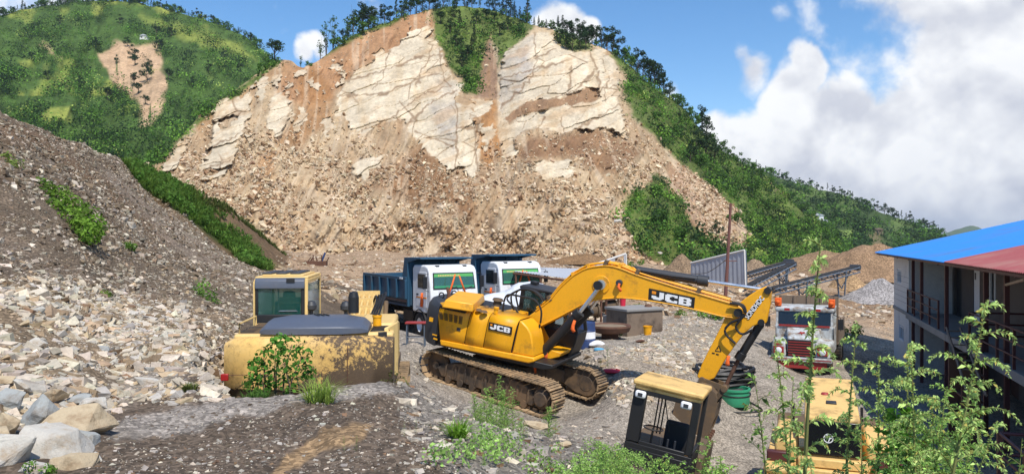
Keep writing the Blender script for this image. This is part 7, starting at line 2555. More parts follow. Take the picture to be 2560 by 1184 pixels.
# ------------------------------------------------------------------ trees one can tell apart on the skylines and slopes
def tree_mesh(kind, seed):
    """returns (trunk MB, leaf arrays) for a tree one unit of metres high as given by kind"""
    r = np.random.default_rng(seed)
    t = MB()
    C, Rr = [], []
    if kind == 'broad':
        H = 7.0
        t.tube([(0, 0, -.6), (.05, .02, H * .2), (.15 * r.normal(), .1, H * .45), (.2 * r.normal(), .1, H * .8)], [.2, .15, .11, .04], 7, 3)
        for k in range(8):
            a = r.uniform(0, 6.28); z0 = H * r.uniform(.1, .55); ln = r.uniform(1.0, 2.0)
            e = np.array((ln * math.cos(a), ln * math.sin(a), z0 + ln * r.uniform(.4, 1.1)))
            t.tube([(0, 0, z0), e * (.5, .5, 1) - (0, 0, (e[2] - z0) * .6), e], [.08, .05, .025], 5, 2)
            C.append(e + r.normal(0, .2, 3)); Rr.append(r.uniform(.65, 1.15))
        for k in range(6):
            C.append(np.array((r.normal(0, .7), r.normal(0, .7), H * r.uniform(.6, .98)))); Rr.append(r.uniform(.55, 1.0))
        n, s, col, fl = 70, .36, DKG, .75
    elif kind == 'tall':
        H = 9.0
        t.tube([(0, 0, -.6), (.1, 0, H * .4), (.0, .1, H)], [.17, .12, .03], 6, 3)
        for k in range(13):
            z = H * (.36 + .64 * k / 12); rad = (1.25 * (1 - k / 15)) * r.uniform(.5, 1)
            a = r.uniform(0, 6.28)
            e = np.array((rad * math.cos(a), rad * math.sin(a), z + .15)); t.tube([(0, 0, z - .3), e], [.04, .015], 4)
            C.append(e * (.7, .7, 1)); Rr.append(r.uniform(.35, .75))
        n, s, col, fl = 48, .30, DKG * .95, .6
    elif kind == 'pine':
        H = 8.0
        t.tube([(0, 0, -.6), (0, 0, H)], [.15, .03], 6)
        for k in range(12):
            z = H * (.18 + .80 * k / 11); rad = 1.5 * (1 - k / 12.5)
            for j in range(4):
                a = r.uniform(0, 6.28); C.append(np.array((rad * .6 * math.cos(a), rad * .6 * math.sin(a), z))); Rr.append(rad * .5 + .14)
        n, s, col, fl = 26, .26, DKG * .85, .45
    elif kind == 'wispy':
        H = 8.0
        for j in range(4):
            a = r.uniform(0, 6.28); ln = r.uniform(.2, .9)
            pts = [(0, 0, -.5), (ln * .3 * math.cos(a), ln * .3 * math.sin(a), H * .4), (ln * math.cos(a), ln * math.sin(a), H * r.uniform(.7, 1))]
            t.tube(pts, [.07, .05, .015], 5, 3)
            for k in range(8):
                q = np.array(pts[1]) + (np.array(pts[2]) - np.array(pts[1])) * r.uniform(-.2, 1)
                C.append(q + r.normal(0, .28, 3)); Rr.append(r.uniform(.18, .42))
        n, s, col, fl = 13, .26, MDG * .8, .7
    else:      # bush
        H = 2.6
        for k in range(4):
            a = r.uniform(0, 6.28); t.tube([(0, 0, -.4), (.5 * math.cos(a), .5 * math.sin(a), 1.3)], [.06, .02], 5)
        for k in range(9):
            C.append(np.array((r.normal(0, .75), r.normal(0, .75), r.uniform(.5, H * .85)))); Rr.append(r.uniform(.5, .85))
        n, s, col, fl = 60, .32, MDG, .8
    C, Rr = np.array(C), np.array(Rr)
    top = (C[:, 2] / C[:, 2].max())[:, None]
    cols = np.ones((len(C), 3)) * col * (1 + r.normal(0, .22, (len(C), 1)))
    return t, leaf_quads(C, Rr, n, s, cols, seed + 7, .25, fl), H


TREE_LABELS = {'broad': 'dark rounded leafy tree', 'tall': 'tall slim tufted tree', 'pine': 'dark pointed conifer', 'wispy': 'thin wispy tree with sparse twigs', 'bush': 'low green bush'}
PROTO = {}


def plant_tree(kind, P, hgt, place, group, var=0, rz=None):
    key = (kind, var)
    r = random.Random(hash((round(P[0], 2), round(P[1], 2))) & 0xffff)
    nm = {'broad': 'broadleaf_tree', 'tall': 'slim_tree', 'pine': 'pine_tree', 'wispy': 'wispy_tree', 'bush': 'bush'}[kind]
    if key not in PROTO:
        t, (V, Q, c), H = tree_mesh(kind, 1000 + var * 31 + len(kind) * 7)
        root = thing(nm, (0, 0, 0), '', 'bush' if kind == 'bush' else 'tree')
        t.build('stem' if kind == 'bush' else 'trunk', BARK, root)
        np_mesh('crown', V, Q, LEAFM, c, parent=root)
        PROTO[key] = (root, H, [False])
    root, H, used = PROTO[key]
    if used[0]: o = copy_tree(root)
    else: o, used[0] = root, True
    s = hgt / H
    o.location = P; o.scale = (s * r.uniform(.85, 1.2), s * r.uniform(.85, 1.2), s)
    o.rotation_euler = (0, 0, r.uniform(0, 6.28))
    o['label'] = TREE_LABELS[kind] + ' ' + place
    o['group'] = group + ': ' + TREE_LABELS[kind]
    return o


def crest_at(h, P, px):
    k = int(np.argmin(np.abs(h.PX[-1] - px)))
    return P[-1, k].copy(), h.D[-1, k]


def spot_at(h, P, px, py):
    i, k = np.unravel_index(np.argmin((h.PX - px) ** 2 + (h.PY - py) ** 2), h.PX.shape)
    return P[i, k].copy(), h.D[i, k]


gA = 'trees along the crest of the landslide hill'
rr = random.Random(11)
lst = [(686, 'broad', 66), (672, 'bush', 30), (655, 'bush', 26), (752, 'wispy', 38), (770, 'bush', 16), (800, 'wispy', 62), (815, 'wispy', 82), (832, 'wispy', 92), (846, 'bush', 34), (858, 'broad', 40), (870, 'wispy', 66), (884, 'wispy', 84), (898, 'bush', 42), (908, 'broad', 72), (922, 'broad', 64), (936, 'broad', 46), (952, 'tall', 50), (962, 'broad', 48),
       (975, 'broad', 42), (990, 'tall', 52), (1003, 'broad', 42), (1014, 'broad', 48), (1026, 'tall', 56), (1040, 'broad', 44), (1055, 'broad', 46), (1072, 'broad', 46), (1090, 'broad', 40), (1108, 'broad', 44), (1126, 'tall', 50), (1142, 'broad', 36), (1160, 'broad', 40), (1180, 'broad', 34), (1200, 'wispy', 40), (1222, 'broad', 36), (1238, 'broad', 42),
       (1256, 'pine', 46), (1266, 'pine', 62), (1277, 'pine', 64), (1286, 'pine', 44), (1300, 'pine', 34), (1318, 'tall', 88), (1312, 'bush', 30), (1335, 'pine', 24), (1347, 'pine', 30), (1358, 'bush', 18), (1366, 'pine', 26), (1378, 'bush', 22), (1396, 'pine', 44), (1406, 'pine', 52), (1418, 'broad', 48), (1430, 'pine', 46), (1442, 'broad', 52), (1455, 'broad', 50), (1466, 'broad', 48),
       (1480, 'broad', 50), (1492, 'broad', 58), (1504, 'broad', 46), (1518, 'broad', 56), (1532, 'broad', 64), (1545, 'broad', 44), (1556, 'bush', 40), (1576, 'bush', 30), (1594, 'broad', 62), (1608, 'broad', 66), (1622, 'broad', 70), (1636, 'broad', 66), (1648, 'broad', 60), (1660, 'broad', 56), (1674, 'broad', 44), (1690, 'bush', 30), (1706, 'bush', 30), (1722, 'bush', 26), (1738, 'bush', 28), (1756, 'broad', 66), (1766, 'broad', 50), (1780, 'bush', 26), (1800, 'bush', 24), (1818, 'bush', 22), (1838, 'bush', 22), (1858, 'bush', 20), (1880, 'bush', 24), (1902, 'bush', 22), (1926, 'bush', 22), (1950, 'bush', 22), (1976, 'bush', 26), (2004, 'bush', 24), (2032, 'bush', 28), (2060, 'bush', 26), (2088, 'bush', 26)]
for px_, kind, hpx in lst:
    p, D = crest_at(HA, PA, px_)
    plant_tree(kind, p - (0, 0, .5), max(1.2, hpx / F * D * 1.04), 'on the crest of the landslide hill', gA, rr.randrange(3))
for px_, py_, kind, hpx in [(1400, 110, 'broad', 52), (1415, 125, 'pine', 60), (1432, 128, 'broad', 56), (1450, 128, 'pine', 58), (1464, 126, 'broad', 54), (1100, 60, 'broad', 40), (1125, 85, 'broad', 44), (1150, 70, 'pine', 46), (1140, 120, 'broad', 46), (1170, 150, 'broad', 42), (1185, 105, 'pine', 50), (1165, 195, 'bush', 36), (1180, 215, 'bush', 30), (1155, 170, 'broad', 46),
                           (1190, 60, 'broad', 38), (1215, 50, 'broad', 36), (1250, 90, 'broad', 42), (1270, 75, 'broad', 40), (1235, 60, 'broad', 40), (1180, 140, 'pine', 54), (1135, 45, 'broad', 40), (1300, 80, 'bush', 24)]:
    p, D = spot_at(HA, PA, px_, py_)
    plant_tree(kind, p - (0, 0, .4), hpx / F * D, 'in the green wedge between the rock faces', 'trees in the green wedge', rr.randrange(3))
for px_, py_, kind, hpx in [(1740, 395, 'broad', 70), (1765, 400, 'broad', 76), (1785, 410, 'broad', 64), (1725, 405, 'broad', 56), (1755, 420, 'bush', 40), (1600, 240, 'bush', 26), (1640, 300, 'bush', 26), (1690, 340, 'bush', 26), (1650, 340, 'broad', 40), (1700, 320, 'tall', 44), (1880, 480, 'bush', 30), (1950, 560, 'broad', 40), (1900, 600, 'broad', 46), (1990, 600, 'broad', 40), (1840, 560, 'bush', 34), (1650, 560, 'bush', 40), (1700, 600, 'bush', 36), (1760, 610, 'bush', 36), (1640, 490, 'bush', 34), (2040, 630, 'broad', 36), (1810, 450, 'bush', 26), (1920, 520, 'bush', 30), (1790, 590, 'broad', 44)]:
    p, D = spot_at(HA, PA, px_, py_)
    plant_tree(kind, p - (0, 0, .3), hpx / F * D, 'on the green right flank of the landslide hill', 'trees on the right flank', rr.randrange(3))
for k in range(110):
    px_ = -30 + k * 6.8 + rr.uniform(-4, 4)
    if px_ > 700: break
    p, D = crest_at(HB, PB, px_)
    kind = rr.choice(['broad', 'broad', 'bush', 'bush', 'pine', 'tall'])
    plant_tree(kind, p - (0, 0, .8), rr.uniform(10, 26) / F * D, 'on the skyline of the high green hill', 'trees on the skyline of the far hill', rr.randrange(3))
for px_, py_, hpx in [(368, 205, 52), (372, 180, 34), (332, 150, 40), (338, 165, 34), (318, 118, 28), (392, 130, 36), (404, 125, 32), (345, 235, 34), (362, 262, 30), (335, 215, 40), (290, 160, 24), (270, 250, 40), (420, 200, 36), (240, 120, 30), (430, 90, 30), (390, 90, 30), (150, 60, 26), (300, 60, 26), (520, 180, 30), (560, 150, 28), (480, 220, 32), (200, 220, 32), (120, 200, 30), (80, 150, 26), (600, 180, 26)]:
    p, D = spot_at(HB, PB, px_, py_)
    plant_tree('broad', p - (0, 0, .4), hpx / F * D, 'on the slope of the high green hill', 'trees on the slope of the far hill', rr.randrange(3))
for k in range(44):
    px_ = 1890 + k * 11 + rr.uniform(-4, 4)
    if px_ > 2356: break
    p, D = crest_at(HC, PC, px_)
    kind = rr.choice(['broad', 'broad', 'bush', 'tall'])
    h_ = rr.uniform(12, 22) * (1.3 if px_ > 2180 else 1)
    plant_tree(kind, p - (0, 0, .5), h_ / F * D, 'on the skyline of the right hand ridge', 'trees on the skyline of the right ridge', rr.randrange(3))


def small_house(h, P, px_, py_, w, label, wall, roof):
    p, D = spot_at(h, P, px_, py_)
    s = w / F * D
    root = thing('hill_house', p, label, 'house')
    m = MB(); m.box(-s / 2, s / 2, -s * .3, s * .3, -1, s * .38); m.build('wall', M[wall], root)
    m = MB(); m.prism([(-s * .6, s * .36), (s * .6, s * .36), (0, s * .58)], -s * .38, s * .38); m.build('roof', M[roof], root)
    m = MB(); m.box(-s * .3, -s * .15, -s * .31, -s * .29, s * .05, s * .25); m.build('window', M['black'], root)


small_house(HC, PC, 2044, 548, 26, 'tiny white house on the wooded right hand ridge', 'white', 'roof_grey')
small_house(HC, PC, 2062, 556, 14, 'tiny pale shed beside the white house on the ridge', 'wall_white', 'roof_grey')
small_house(HC, PC, 2196, 582, 22, 'tiny brown roofed hut on the bare patch of the ridge', 'timber', 'tank_wall')
small_house(HB, PB, 362, 97, 18, 'tiny pale terrace house above the slip on the high green hill', 'wall_white', 'roof_grey')


# ------------------------------------------------------------------ boulders and slabs
def boulder(px, py, D, w, h, d, colr, label, seed, tilt=0, name='boulder', group=None, n=16, sink=.25):
    """w, h in photo pixels at distance D; d: depth as a share of the width"""
    p = W(px, py, D)
    if px < 260 and py > 990: w, h = w * 1.22, h * 1.2
    sx, sz = w / F * D / 2, h / F * D / 2
    sy = sx * d
    r = np.random.default_rng(seed)
    bm = bmesh.new()
    for k in range(n):
        v = r.normal(size=3); v /= np.abs(v).max() ** .75 * np.linalg.norm(v) ** .25
        v *= r.uniform(.86, 1.06)
        bm.verts.new(v * np.array((sx, sy, sz)))
    bmesh.ops.convex_hull(bm, input=bm.verts)
    for v in [v for v in bm.verts if not v.link_faces]: bm.verts.remove(v)
    bmesh.ops.bevel(bm, geom=list(bm.edges), offset=min(sx, sz) * .05, segments=1, affect='EDGES')
    bmesh.ops.triangulate(bm, faces=bm.faces)
    bmesh.ops.subdivide_edges(bm, edges=[e for e in bm.edges if e.calc_length() > sx * .25], cuts=2, use_grid_fill=True)
    bmesh.ops.triangulate(bm, faces=bm.faces)
    co = np.array([v.co[:] for v in bm.verts])
    dn = fbm(co / sx * 3.2 + seed, 4, seed) * .045 * sx
    ly = np.sin((co[:, 2] + .35 * co[:, 0]) / sz * 7 + fbm(co / sx * 1.5, 2, seed) * 3) * .028 * sx
    for v, a, b in zip(bm.verts, dn, ly):
        nn = v.co.normalized(); v.co += nn * (a + b)
    Rz = Matrix.Rotation(math.radians(tilt), 4, 'Y')
    bmesh.ops.transform(bm, matrix=Rz, verts=bm.verts)
    me = bpy.data.meshes.new(name); bm.to_mesh(me); bm.free()
    me.materials.append(colr)
    me.shade_smooth(); me.set_sharp_from_angle(angle=math.radians(4))
    o = bpy.data.objects.new(name, me); COL.objects.link(o)
    o.location = p
    return tag(o, label, 'boulder', group)


def rockmat(name, c, c2, veins=.3):
    m = mat_paint(name, c, .9, c2, .45, 5.0, 48, bumps=1.0, spec=.15, chips=c2 * .55, chip=.70)
    return m


RW = rockmat('rock_white', S(212, 206, 194), S(172, 146, 114))
RG = rockmat('rock_grey', S(178, 180, 176), S(130, 116, 100))
RT = rockmat('rock_tan', S(206, 186, 154), S(150, 122, 92))
for a in [(98, 1034, 6.7, 86, 84, .8, RG, 'upright blue grey boulder near the left edge of the bank', 3, 8), (30, 998, 7.2, 74, 50, .8, RG, 'small grey boulder at the left edge above the others', 4, 0), (188, 1056, 6.6, 150, 74, .8, RT, 'broad tan boulder right of the upright grey one', 5, -6),
          (142, 1116, 5.9, 160, 84, .8, RW, 'large whitish boulder in the middle of the bottom left group', 6, 12), (28, 1140, 5.6, 120, 108, .8, RW, 'big pale boulder cut by the bottom left corner', 7, 5), (184, 1162, 5.6, 116, 56, .8, RT, 'low tan boulder at the bottom edge of the picture', 8, -5),
          (20, 1060, 6.3, 70, 60, .8, RT, 'brownish boulder wedged at the left edge', 9, 0), (120, 1078, 6.3, 66, 40, .8, RW, 'small whitish block between the grey and white boulders', 10, 10), (236, 1010, 7.6, 60, 30, .8, RW, 'flat pale slab behind the tan boulder', 11, 0), (70, 1092, 5.9, 50, 40, .9, RG, 'small grey stone in front of the upright boulder', 12, 0),
          (214, 1104, 6.2, 60, 46, .9, RG, 'grey boulder at the right of the bottom left group', 31, 10), (250, 1062, 6.9, 44, 30, .9, RW, 'small pale stone beside the broad tan boulder', 32, 0), (60, 966, 7.8, 56, 36, .9, RW, 'pale block above the upright grey boulder', 33, 12), (140, 985, 7.6, 64, 34, .8, RT, 'tan block behind the upright grey boulder', 34, -10), (8, 1096, 5.8, 60, 50, .9, RT, 'tan stone at the left edge above the corner boulder', 35, 0), (90, 1172, 5.3, 56, 34, .9, RW, 'pale stone at the bottom edge beside the corner boulder', 36, 0), (236, 1146, 5.8, 44, 30, .9, RW, 'small pale stone at the right end of the bottom boulders', 37, 8), (196, 1000, 7.7, 50, 26, .8, RG, 'low grey slab behind the tan boulder', 38, 0), (10, 952, 7.9, 50, 34, .8, RT, 'tan block at the left edge of the rubble', 39, 0),
          (526, 968, 10.6, 30, 66, .35, RT, 'long slab leaning against the faded excavator', 13, 24), (370, 958, 9.6, 70, 34, .7, RW, 'long pale slab lying on the rubble heap', 14, 18), (290, 935, 10.3, 60, 36, .7, RT, 'thick tan slab in the rubble heap', 15, -12), (420, 985, 9.0, 56, 24, .7, RW, 'flat pale slab on the edge of the dark bank', 16, 0),
          (250, 870, 11.3, 50, 34, .8, RG, 'grey block standing in the rubble heap', 17, 5), (90, 860, 9.8, 56, 40, .8, RW, 'pale block on the left of the rubble heap', 18, -8), (160, 905, 9.2, 60, 34, .8, RT, 'tan block low on the rubble heap', 19, 8), (455, 905, 11.6, 44, 22, .7, RG, 'bluish slab near the faded excavator', 20, 12),
          (330, 562, 27.5, 22, 20, .8, RW, 'pale boulder half way up the scree slope', 21, 0), (312, 548, 28, 16, 12, .8, RW, 'small pale stone above the scree boulder', 22, 0),
          (930, 1068, 7.6, 34, 26, .8, RT, 'rounded tan stone at the end of the sand streak', 23, 0), (942, 1100, 7.0, 42, 11, .5, RW, 'flat white stone on the dark bank', 24, 0), (1068, 1024, 9.6, 26, 14, .7, RG, 'light grey stone on the bank below the track', 25, 0), (1340, 1060, 12.2, 64, 14, .8, RT, 'flat yellowish slab under the front of the track', 26, 8),
          (1410, 1112, 11.6, 40, 20, .8, RT, 'tan stone on the gravel slope right of the track', 27, 0), (1625, 905, 24.2, 34, 16, .7, RW, 'pale flat rock on the mid yard slope', 28, 5), (1650, 632, 104, 12, 7, .8, RW, 'pale block at the right foot of the landslide', 29, 0), (1545, 553, 110, 22, 12, .7, RW, 'large pale block on the lower landslide', 30, 0)]:
    boulder(*a)


# ------------------------------------------------------------------ weeds, grass, shrubs near the camera
def weed_mesh(seed, H, nb, leaflet=.035, spread=.35, droop=.5, dens=1.0, col=None, fine=True, bare=.1):
    """upright weed: stem, rising side shoots that droop at the tip, feathery leaflets along them"""
    r = np.random.default_rng(seed)
    st = MB()
    lean = r.normal(0, .06, 2)
    def stem(t): return np.array((lean[0] * H * t * t, lean[1] * H * t * t, H * t))
    st.tube([stem(t) for t in np.linspace(0, 1, 9)], [.008 * H ** .5, .006 * H ** .5, .002], 5)
    axes = []
    for k in range(nb):
        t = bare + (1 - bare) * (k + r.uniform(0, .8)) / nb
        a = k * 2.4 + r.normal(0, .3)
        L_ = H * spread * (1.15 - t) * r.uniform(.6, 1.15) + .05
        up = r.uniform(.55, 1.0)
        p = stem(t); pts = [p]
        d = np.array((math.cos(a), math.sin(a), up))
        m = 7
        for j in range(m):
            d = d + np.array((0, 0, -droop * 2.2 / m * (j / m) * 1.6)); d /= np.linalg.norm(d)
            p = p + d * L_ / m; pts.append(p)
        st.tube(pts, [.0035, .0025, .001], 4)
        axes.append(pts)
    axes.append([stem(t) for t in np.linspace(.55, 1.0, 9)])
    P, Dv, Lf = [], [], []
    for pts in axes:
        pts = np.array(pts)
        seg = np.linalg.norm(np.diff(pts, axis=0), axis=1); cum = np.r_[0, np.cumsum(seg)]
        n = int(cum[-1] / leaflet * 2.6 * dens) + 4
        s = r.uniform(.08, 1, n) * cum[-1]
        q = np.stack([np.interp(s, cum, pts[:, i]) for i in range(3)], -1)
        k = np.clip(np.searchsorted(cum, s) - 1, 0, len(seg) - 1)
        ax = np.diff(pts, axis=0)[k] / (seg[k][:, None] + 1e-9)
        side = np.cross(ax, r.normal(size=(n, 3))); side /= np.linalg.norm(side, axis=1, keepdims=True) + 1e-9
        d = ax * .7 + side * 1.0; d /= np.linalg.norm(d, axis=1, keepdims=True)
        P.append(q); Dv.append(d); Lf.append(leaflet * (1.3 - .8 * s / cum[-1]) * r.uniform(.35, 1.8, n))
    P, Dv, Lf = np.concatenate(P), np.concatenate(Dv), np.concatenate(Lf)
    n = len(P)
    nrm = np.cross(Dv, r.normal(size=(n, 3))); nrm /= np.linalg.norm(nrm, axis=1, keepdims=True) + 1e-9
    wd = .20 if fine else .42
    L1 = Lf[:, None]
    sag = np.array((0, 0, -.25)) * L1
    V = np.stack([P, P + Dv * L1 * .5 + nrm * L1 * wd, P + Dv * L1 + sag, P + Dv * L1 * .5 - nrm * L1 * wd], 1).reshape(-1, 3)
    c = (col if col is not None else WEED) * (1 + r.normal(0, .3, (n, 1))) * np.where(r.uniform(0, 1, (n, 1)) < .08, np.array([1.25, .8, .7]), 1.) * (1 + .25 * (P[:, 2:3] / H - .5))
    c = np.repeat(c, 4, 0)
    return st, (V, np.arange(n * 4).reshape(-1, 4), np.clip(c, .01, 1))


WEED = S(180, 204, 122, 1.)
WEED2 = S(152, 188, 98, 1.)
WEED3 = S(104, 150, 52, .95)
STEMM = mat_paint('green_stem', S(122, 128, 70), .8, S(110, 84, 60), .4, 6)
WPROTO = {}


def weed(kind, x, y, H, label, group=None, lean=0, z=None):
    spec = {'feather': dict(nb=30, leaflet=.021, spread=.30, droop=1.3, dens=2.5, col=WEED, bare=.12), 'feather2': dict(nb=36, leaflet=.024, spread=.28, droop=1.0, dens=2.3, col=WEED2, bare=.05),
            'spire': dict(nb=18, leaflet=.020, spread=.14, droop=1.5, dens=2.8, col=WEED, bare=.35), 'bushy': dict(nb=40, leaflet=.032, spread=.42, droop=.25, dens=2.0, col=WEED2, bare=.02),
            'leafy': dict(nb=26, leaflet=.07, spread=.30, droop=.5, dens=1.5, col=WEED3, bare=.05, fine=False), 'thin': dict(nb=12, leaflet=.04, spread=.25, droop=.3, dens=.9, col=WEED2 * .7, bare=.2)}[kind]
    if kind not in WPROTO:
        root = thing('weed', (0, 0, 0), '', 'weed')
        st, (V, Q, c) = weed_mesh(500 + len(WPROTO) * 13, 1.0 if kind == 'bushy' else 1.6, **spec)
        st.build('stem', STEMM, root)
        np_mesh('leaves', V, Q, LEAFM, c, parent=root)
        WPROTO[kind] = [root, 1.0 if kind == 'bushy' else 1.6, False]
    w = WPROTO[kind]
    if w[2]: o = copy_tree(w[0])
    else: o, w[2] = w[0], True
    r = random.Random(int(x * 977 + y * 331))
    s = H / w[1] * (.74 if kind == 'bushy' else .92 if kind in ('feather2', 'leafy') else 1)
    z = gz1(x, y) - .02 if z is None else z
    o.location = (x, y, z); o.scale = (s * (r.uniform(.9, 1.15)), s * r.uniform(.9, 1.15), s)
    o.rotation_euler = (r.uniform(-.05, .05), lean, 0)
    o.rotation_euler.z = 0 if lean else r.uniform(0, 6.28)
    o['label'] = label
    if group: o['group'] = group
    elif 'group' in o: del o['group']
    return o


def weed_to(kind, px, py, D, label, group=None, base=None, lean=0):
    """a weed whose tip reaches photo point (px, py) at distance D"""
    t = W(px, py, D)
    x = t[0] - math.tan(lean) * 1.2
    z = gz1(x, D)
    return weed(kind, x, D, max(.15, (t[2] - z) / max(.5, math.cos(lean))), label, group, lean)


weed_to('spire', 2004, 575, 4.6, 'tallest feathery weed rising above the old bonneted truck')
weed_to('feather', 2398, 742, 5.2, 'tall weed leaning right across the balcony rails', lean=.22)
weed_to('feather', 2300, 860, 5.4, 'tall weed with drooping tips just left of the balcony stairs')
weed_to('feather', 2260, 850, 5.8, 'dense weed before the lower wall of the site building')
weed_to('feather', 2462, 1042, 4.9, 'arching weed reaching right over the shaded landing', lean=.35)
weed_to('thin', 2515, 1090, 5.0, 'small blue green weed in the bottom right corner')
weed_to('feather', 2195, 880, 6.2, 'weed right of the old bonneted truck')
weed_to('spire', 2110, 800, 6.4, 'slim weed standing before the right fender of the old truck')
weed_to('leafy', 2222, 965, 5.8, 'yellow green broad leaved weed over the right side of the compactor')
weed_to('thin', 2150, 1040, 5.2, 'slim weed over the black compactor panel')
weed_to('leafy', 2235, 1010, 6.0, 'broad leaved weed between the compactor and the landing')
weed_to('spire', 1985, 835, 5.3, 'slim weed in front of the left fender of the old truck')
weed_to('thin', 1930, 930, 5.6, 'feathery weed left of the compactor bonnet')
weed_to('thin', 1965, 950, 5.0, 'dark thin weed along the left side of the compactor bonnet')
gw = 'weeds on the bank at the lower right'
rw = random.Random(5)
for px_, py_, D in [(2330, 950, 6.0), (2380, 1010, 5.6), (2290, 1000, 5.2), (2340, 1070, 5.0), (2420, 1090, 5.3), (2260, 1090, 5.0), (2320, 910, 6.6), (2380, 940, 6.4), (2300, 1130, 4.7), (2210, 1110, 5.2), (2350, 990, 5.5), (2310, 1030, 5.4), (2250, 1030, 5.6)]:
    weed_to(rw.choice(['feather', 'feather2', 'feather2']), px_, py_, D, 'pale green feathery weed in the thicket below the balcony', gw)
gb = 'weeds along the bottom edge'
for px_, py_, D in [(1505, 1060, 8.2), (1540, 1075, 8.4), (1570, 1090, 8.0), (1525, 1110, 7.8), (1600, 1120, 7.6), (1560, 1130, 7.4)]:
    weed_to('bushy', px_, py_, D, 'bushy weed left of the black loader cab', 'weeds left of the loader cab')
for px_, py_, D in [(1660, 1075, 8.4), (1700, 1085, 8.2), (1735, 1060, 8.6), (1680, 1110, 7.8), (1720, 1120, 7.6), (1640, 1120, 7.8)]:
    weed_to(rw.choice(['bushy', 'feather2']), px_, py_, D, 'bushy weed in front of the black loader cab', 'weeds before the loader cab')
for px_, py_, D in [(1780, 1080, 8.2), (1820, 1095, 7.8), (1860, 1105, 7.4), (1900, 1090, 7.2), (1930, 1110, 6.8), (1800, 1130, 7.2), (1850, 1140, 6.8), (1890, 1140, 6.6), (1950, 1150, 6.2), (1760, 1120, 7.8), (1830, 1060, 8.6)]:
    weed_to('bushy', px_, py_, D, 'bright green bushy weed between the loader cab and the compactor', 'weeds between loader and compactor')
for px_, py_, D, k in [(1190, 955, 11.4, 'bushy'), (1215, 935, 11.6, 'bushy'), (1240, 925, 11.8, 'feather2'), (1262, 935, 11.8, 'bushy'), (1282, 955, 11.6, 'feather2'), (1225, 965, 11.0, 'bushy'), (1255, 975, 11.2, 'bushy'), (1200, 985, 10.8, 'bushy'), (1372, 985, 13.4, 'bushy'), (1388, 1000, 13.2, 'thin'), (1300, 1020, 11.0, 'bushy'), (1320, 1050, 10.6, 'thin')]:
    weed_to(k, px_, py_, D, 'feathery weed growing against the near track of the yellow excavator', 'weeds by the near track')
for px_, py_, D, k in [(1120, 1140, 6.4, 'bushy'), (1175, 1150, 6.4, 'bushy'), (1230, 1135, 6.9, 'feather2'), (1290, 1140, 7.4, 'thin'), (1340, 1150, 7.6, 'bushy'), (1210, 1165, 6.3, 'bushy'), (1265, 1165, 6.7, 'thin'), (1090, 1165, 6.0, 'thin'), (1400, 1140, 8.6, 'thin'), (1440, 1165, 8.6, 'bushy'), (1010, 1100, 6.8, 'thin'), (1040, 1080, 7.4, 'thin'), (860, 1120, 6.2, 'thin'), (890, 1100, 6.2, 'thin'), (1295, 1070, 9.6, 'thin'), (1345, 1095, 10.0, 'thin'), (1380, 1075, 11.4, 'thin'), (1180, 1080, 8.6, 'thin')]:
    weed_to(k, px_, py_, D, 'low weed on the stony bank at the bottom centre', 'weeds at the bottom centre')
for px_, py_, D, lab in [(1519, 862, 22.6, 'dark leafy stalk beside the red plastic sheet'), (1660, 848, 24.5, 'thin dark stalk on the mid yard slope right of the tank'), (1555, 868, 23.8, 'small dark weed on the grey ground below the dish'), (1500, 893, 23, 'low green weed left of the red plastic sheet'), (1578, 880, 23.5, 'small dark weed on the mid yard slope')]:
    weed_to('thin', px_, py_, D, lab)


def shrub(name, C, R, n, leaf, col, label, seed, base=None, cat='shrub', per=None, group=None, stems=5):
    """leafy shrub of several overlapping clumps"""
    C = np.array(C, float); base = C.mean(0) if base is None else np.array(base)
    g = gz1(base[0], base[1]); base = np.array((base[0], base[1], g))
    root = thing(name, base, label, cat, group)
    r = np.random.default_rng(seed)
    m = MB()
    for k in range(max(stems, len(C))):
        c = C[k % len(C)]
        b = np.array((base[0] + (c[0] - base[0]) * .5 + r.normal(0, .06), base[1] + (c[1] - base[1]) * .5 + r.normal(0, .06), 0)); b[2] = gz1(b[0], b[1]) - .05
        m.tube([b - base, (b * .4 + c * .6) - base + r.normal(0, .05, 3), c - base], [.018, .012, .005], 5)
    m.build('stem', BARK, root)
    cols = np.ones((len(C), 3)) * col * (1 + r.normal(0, .15, (len(C), 1)))
    V, Q, c = leaf_quads(C - base, np.asarray(R, float), n, leaf, cols, seed, .28, .9)
    np_mesh('leaves', V, Q, LEAFM, c, parent=root)
    return root


# heart-leaved bush in front of the flaking counterweight
cs = [W(a, b, 10.3 + c) for a, b, c in ((690, 870, 0), (730, 860, .1), (755, 890, 0), (710, 905, -.1), (660, 895, .1), (740, 930, 0), (690, 940, 0), (640, 910, .1), (630, 950, .1), (770, 930, .1), (720, 965, 0), (660, 970, 0), (700, 850, .1), (650, 930, 0))]
shrub('bush', cs, [.16, .17, .15, .18, .15, .16, .17, .12, .13, .12, .14, .14, .13, .14], 60, .062, S(88, 136, 48, .9), 'green heart leaved bush growing before the rusty flaking counterweight', 21, W(705, 990, 10.2), 'bush')
cs = [W(a, b, 10.9) for a, b in ((985, 940), (1005, 960), (960, 962), (930, 970))]
shrub('bush', cs, [.11, .12, .1, .09], 40, .04, S(110, 110, 60, .8), 'small olive weed clump at the right end of the rusty counterweight', 22, W(975, 975, 10.8), 'bush')
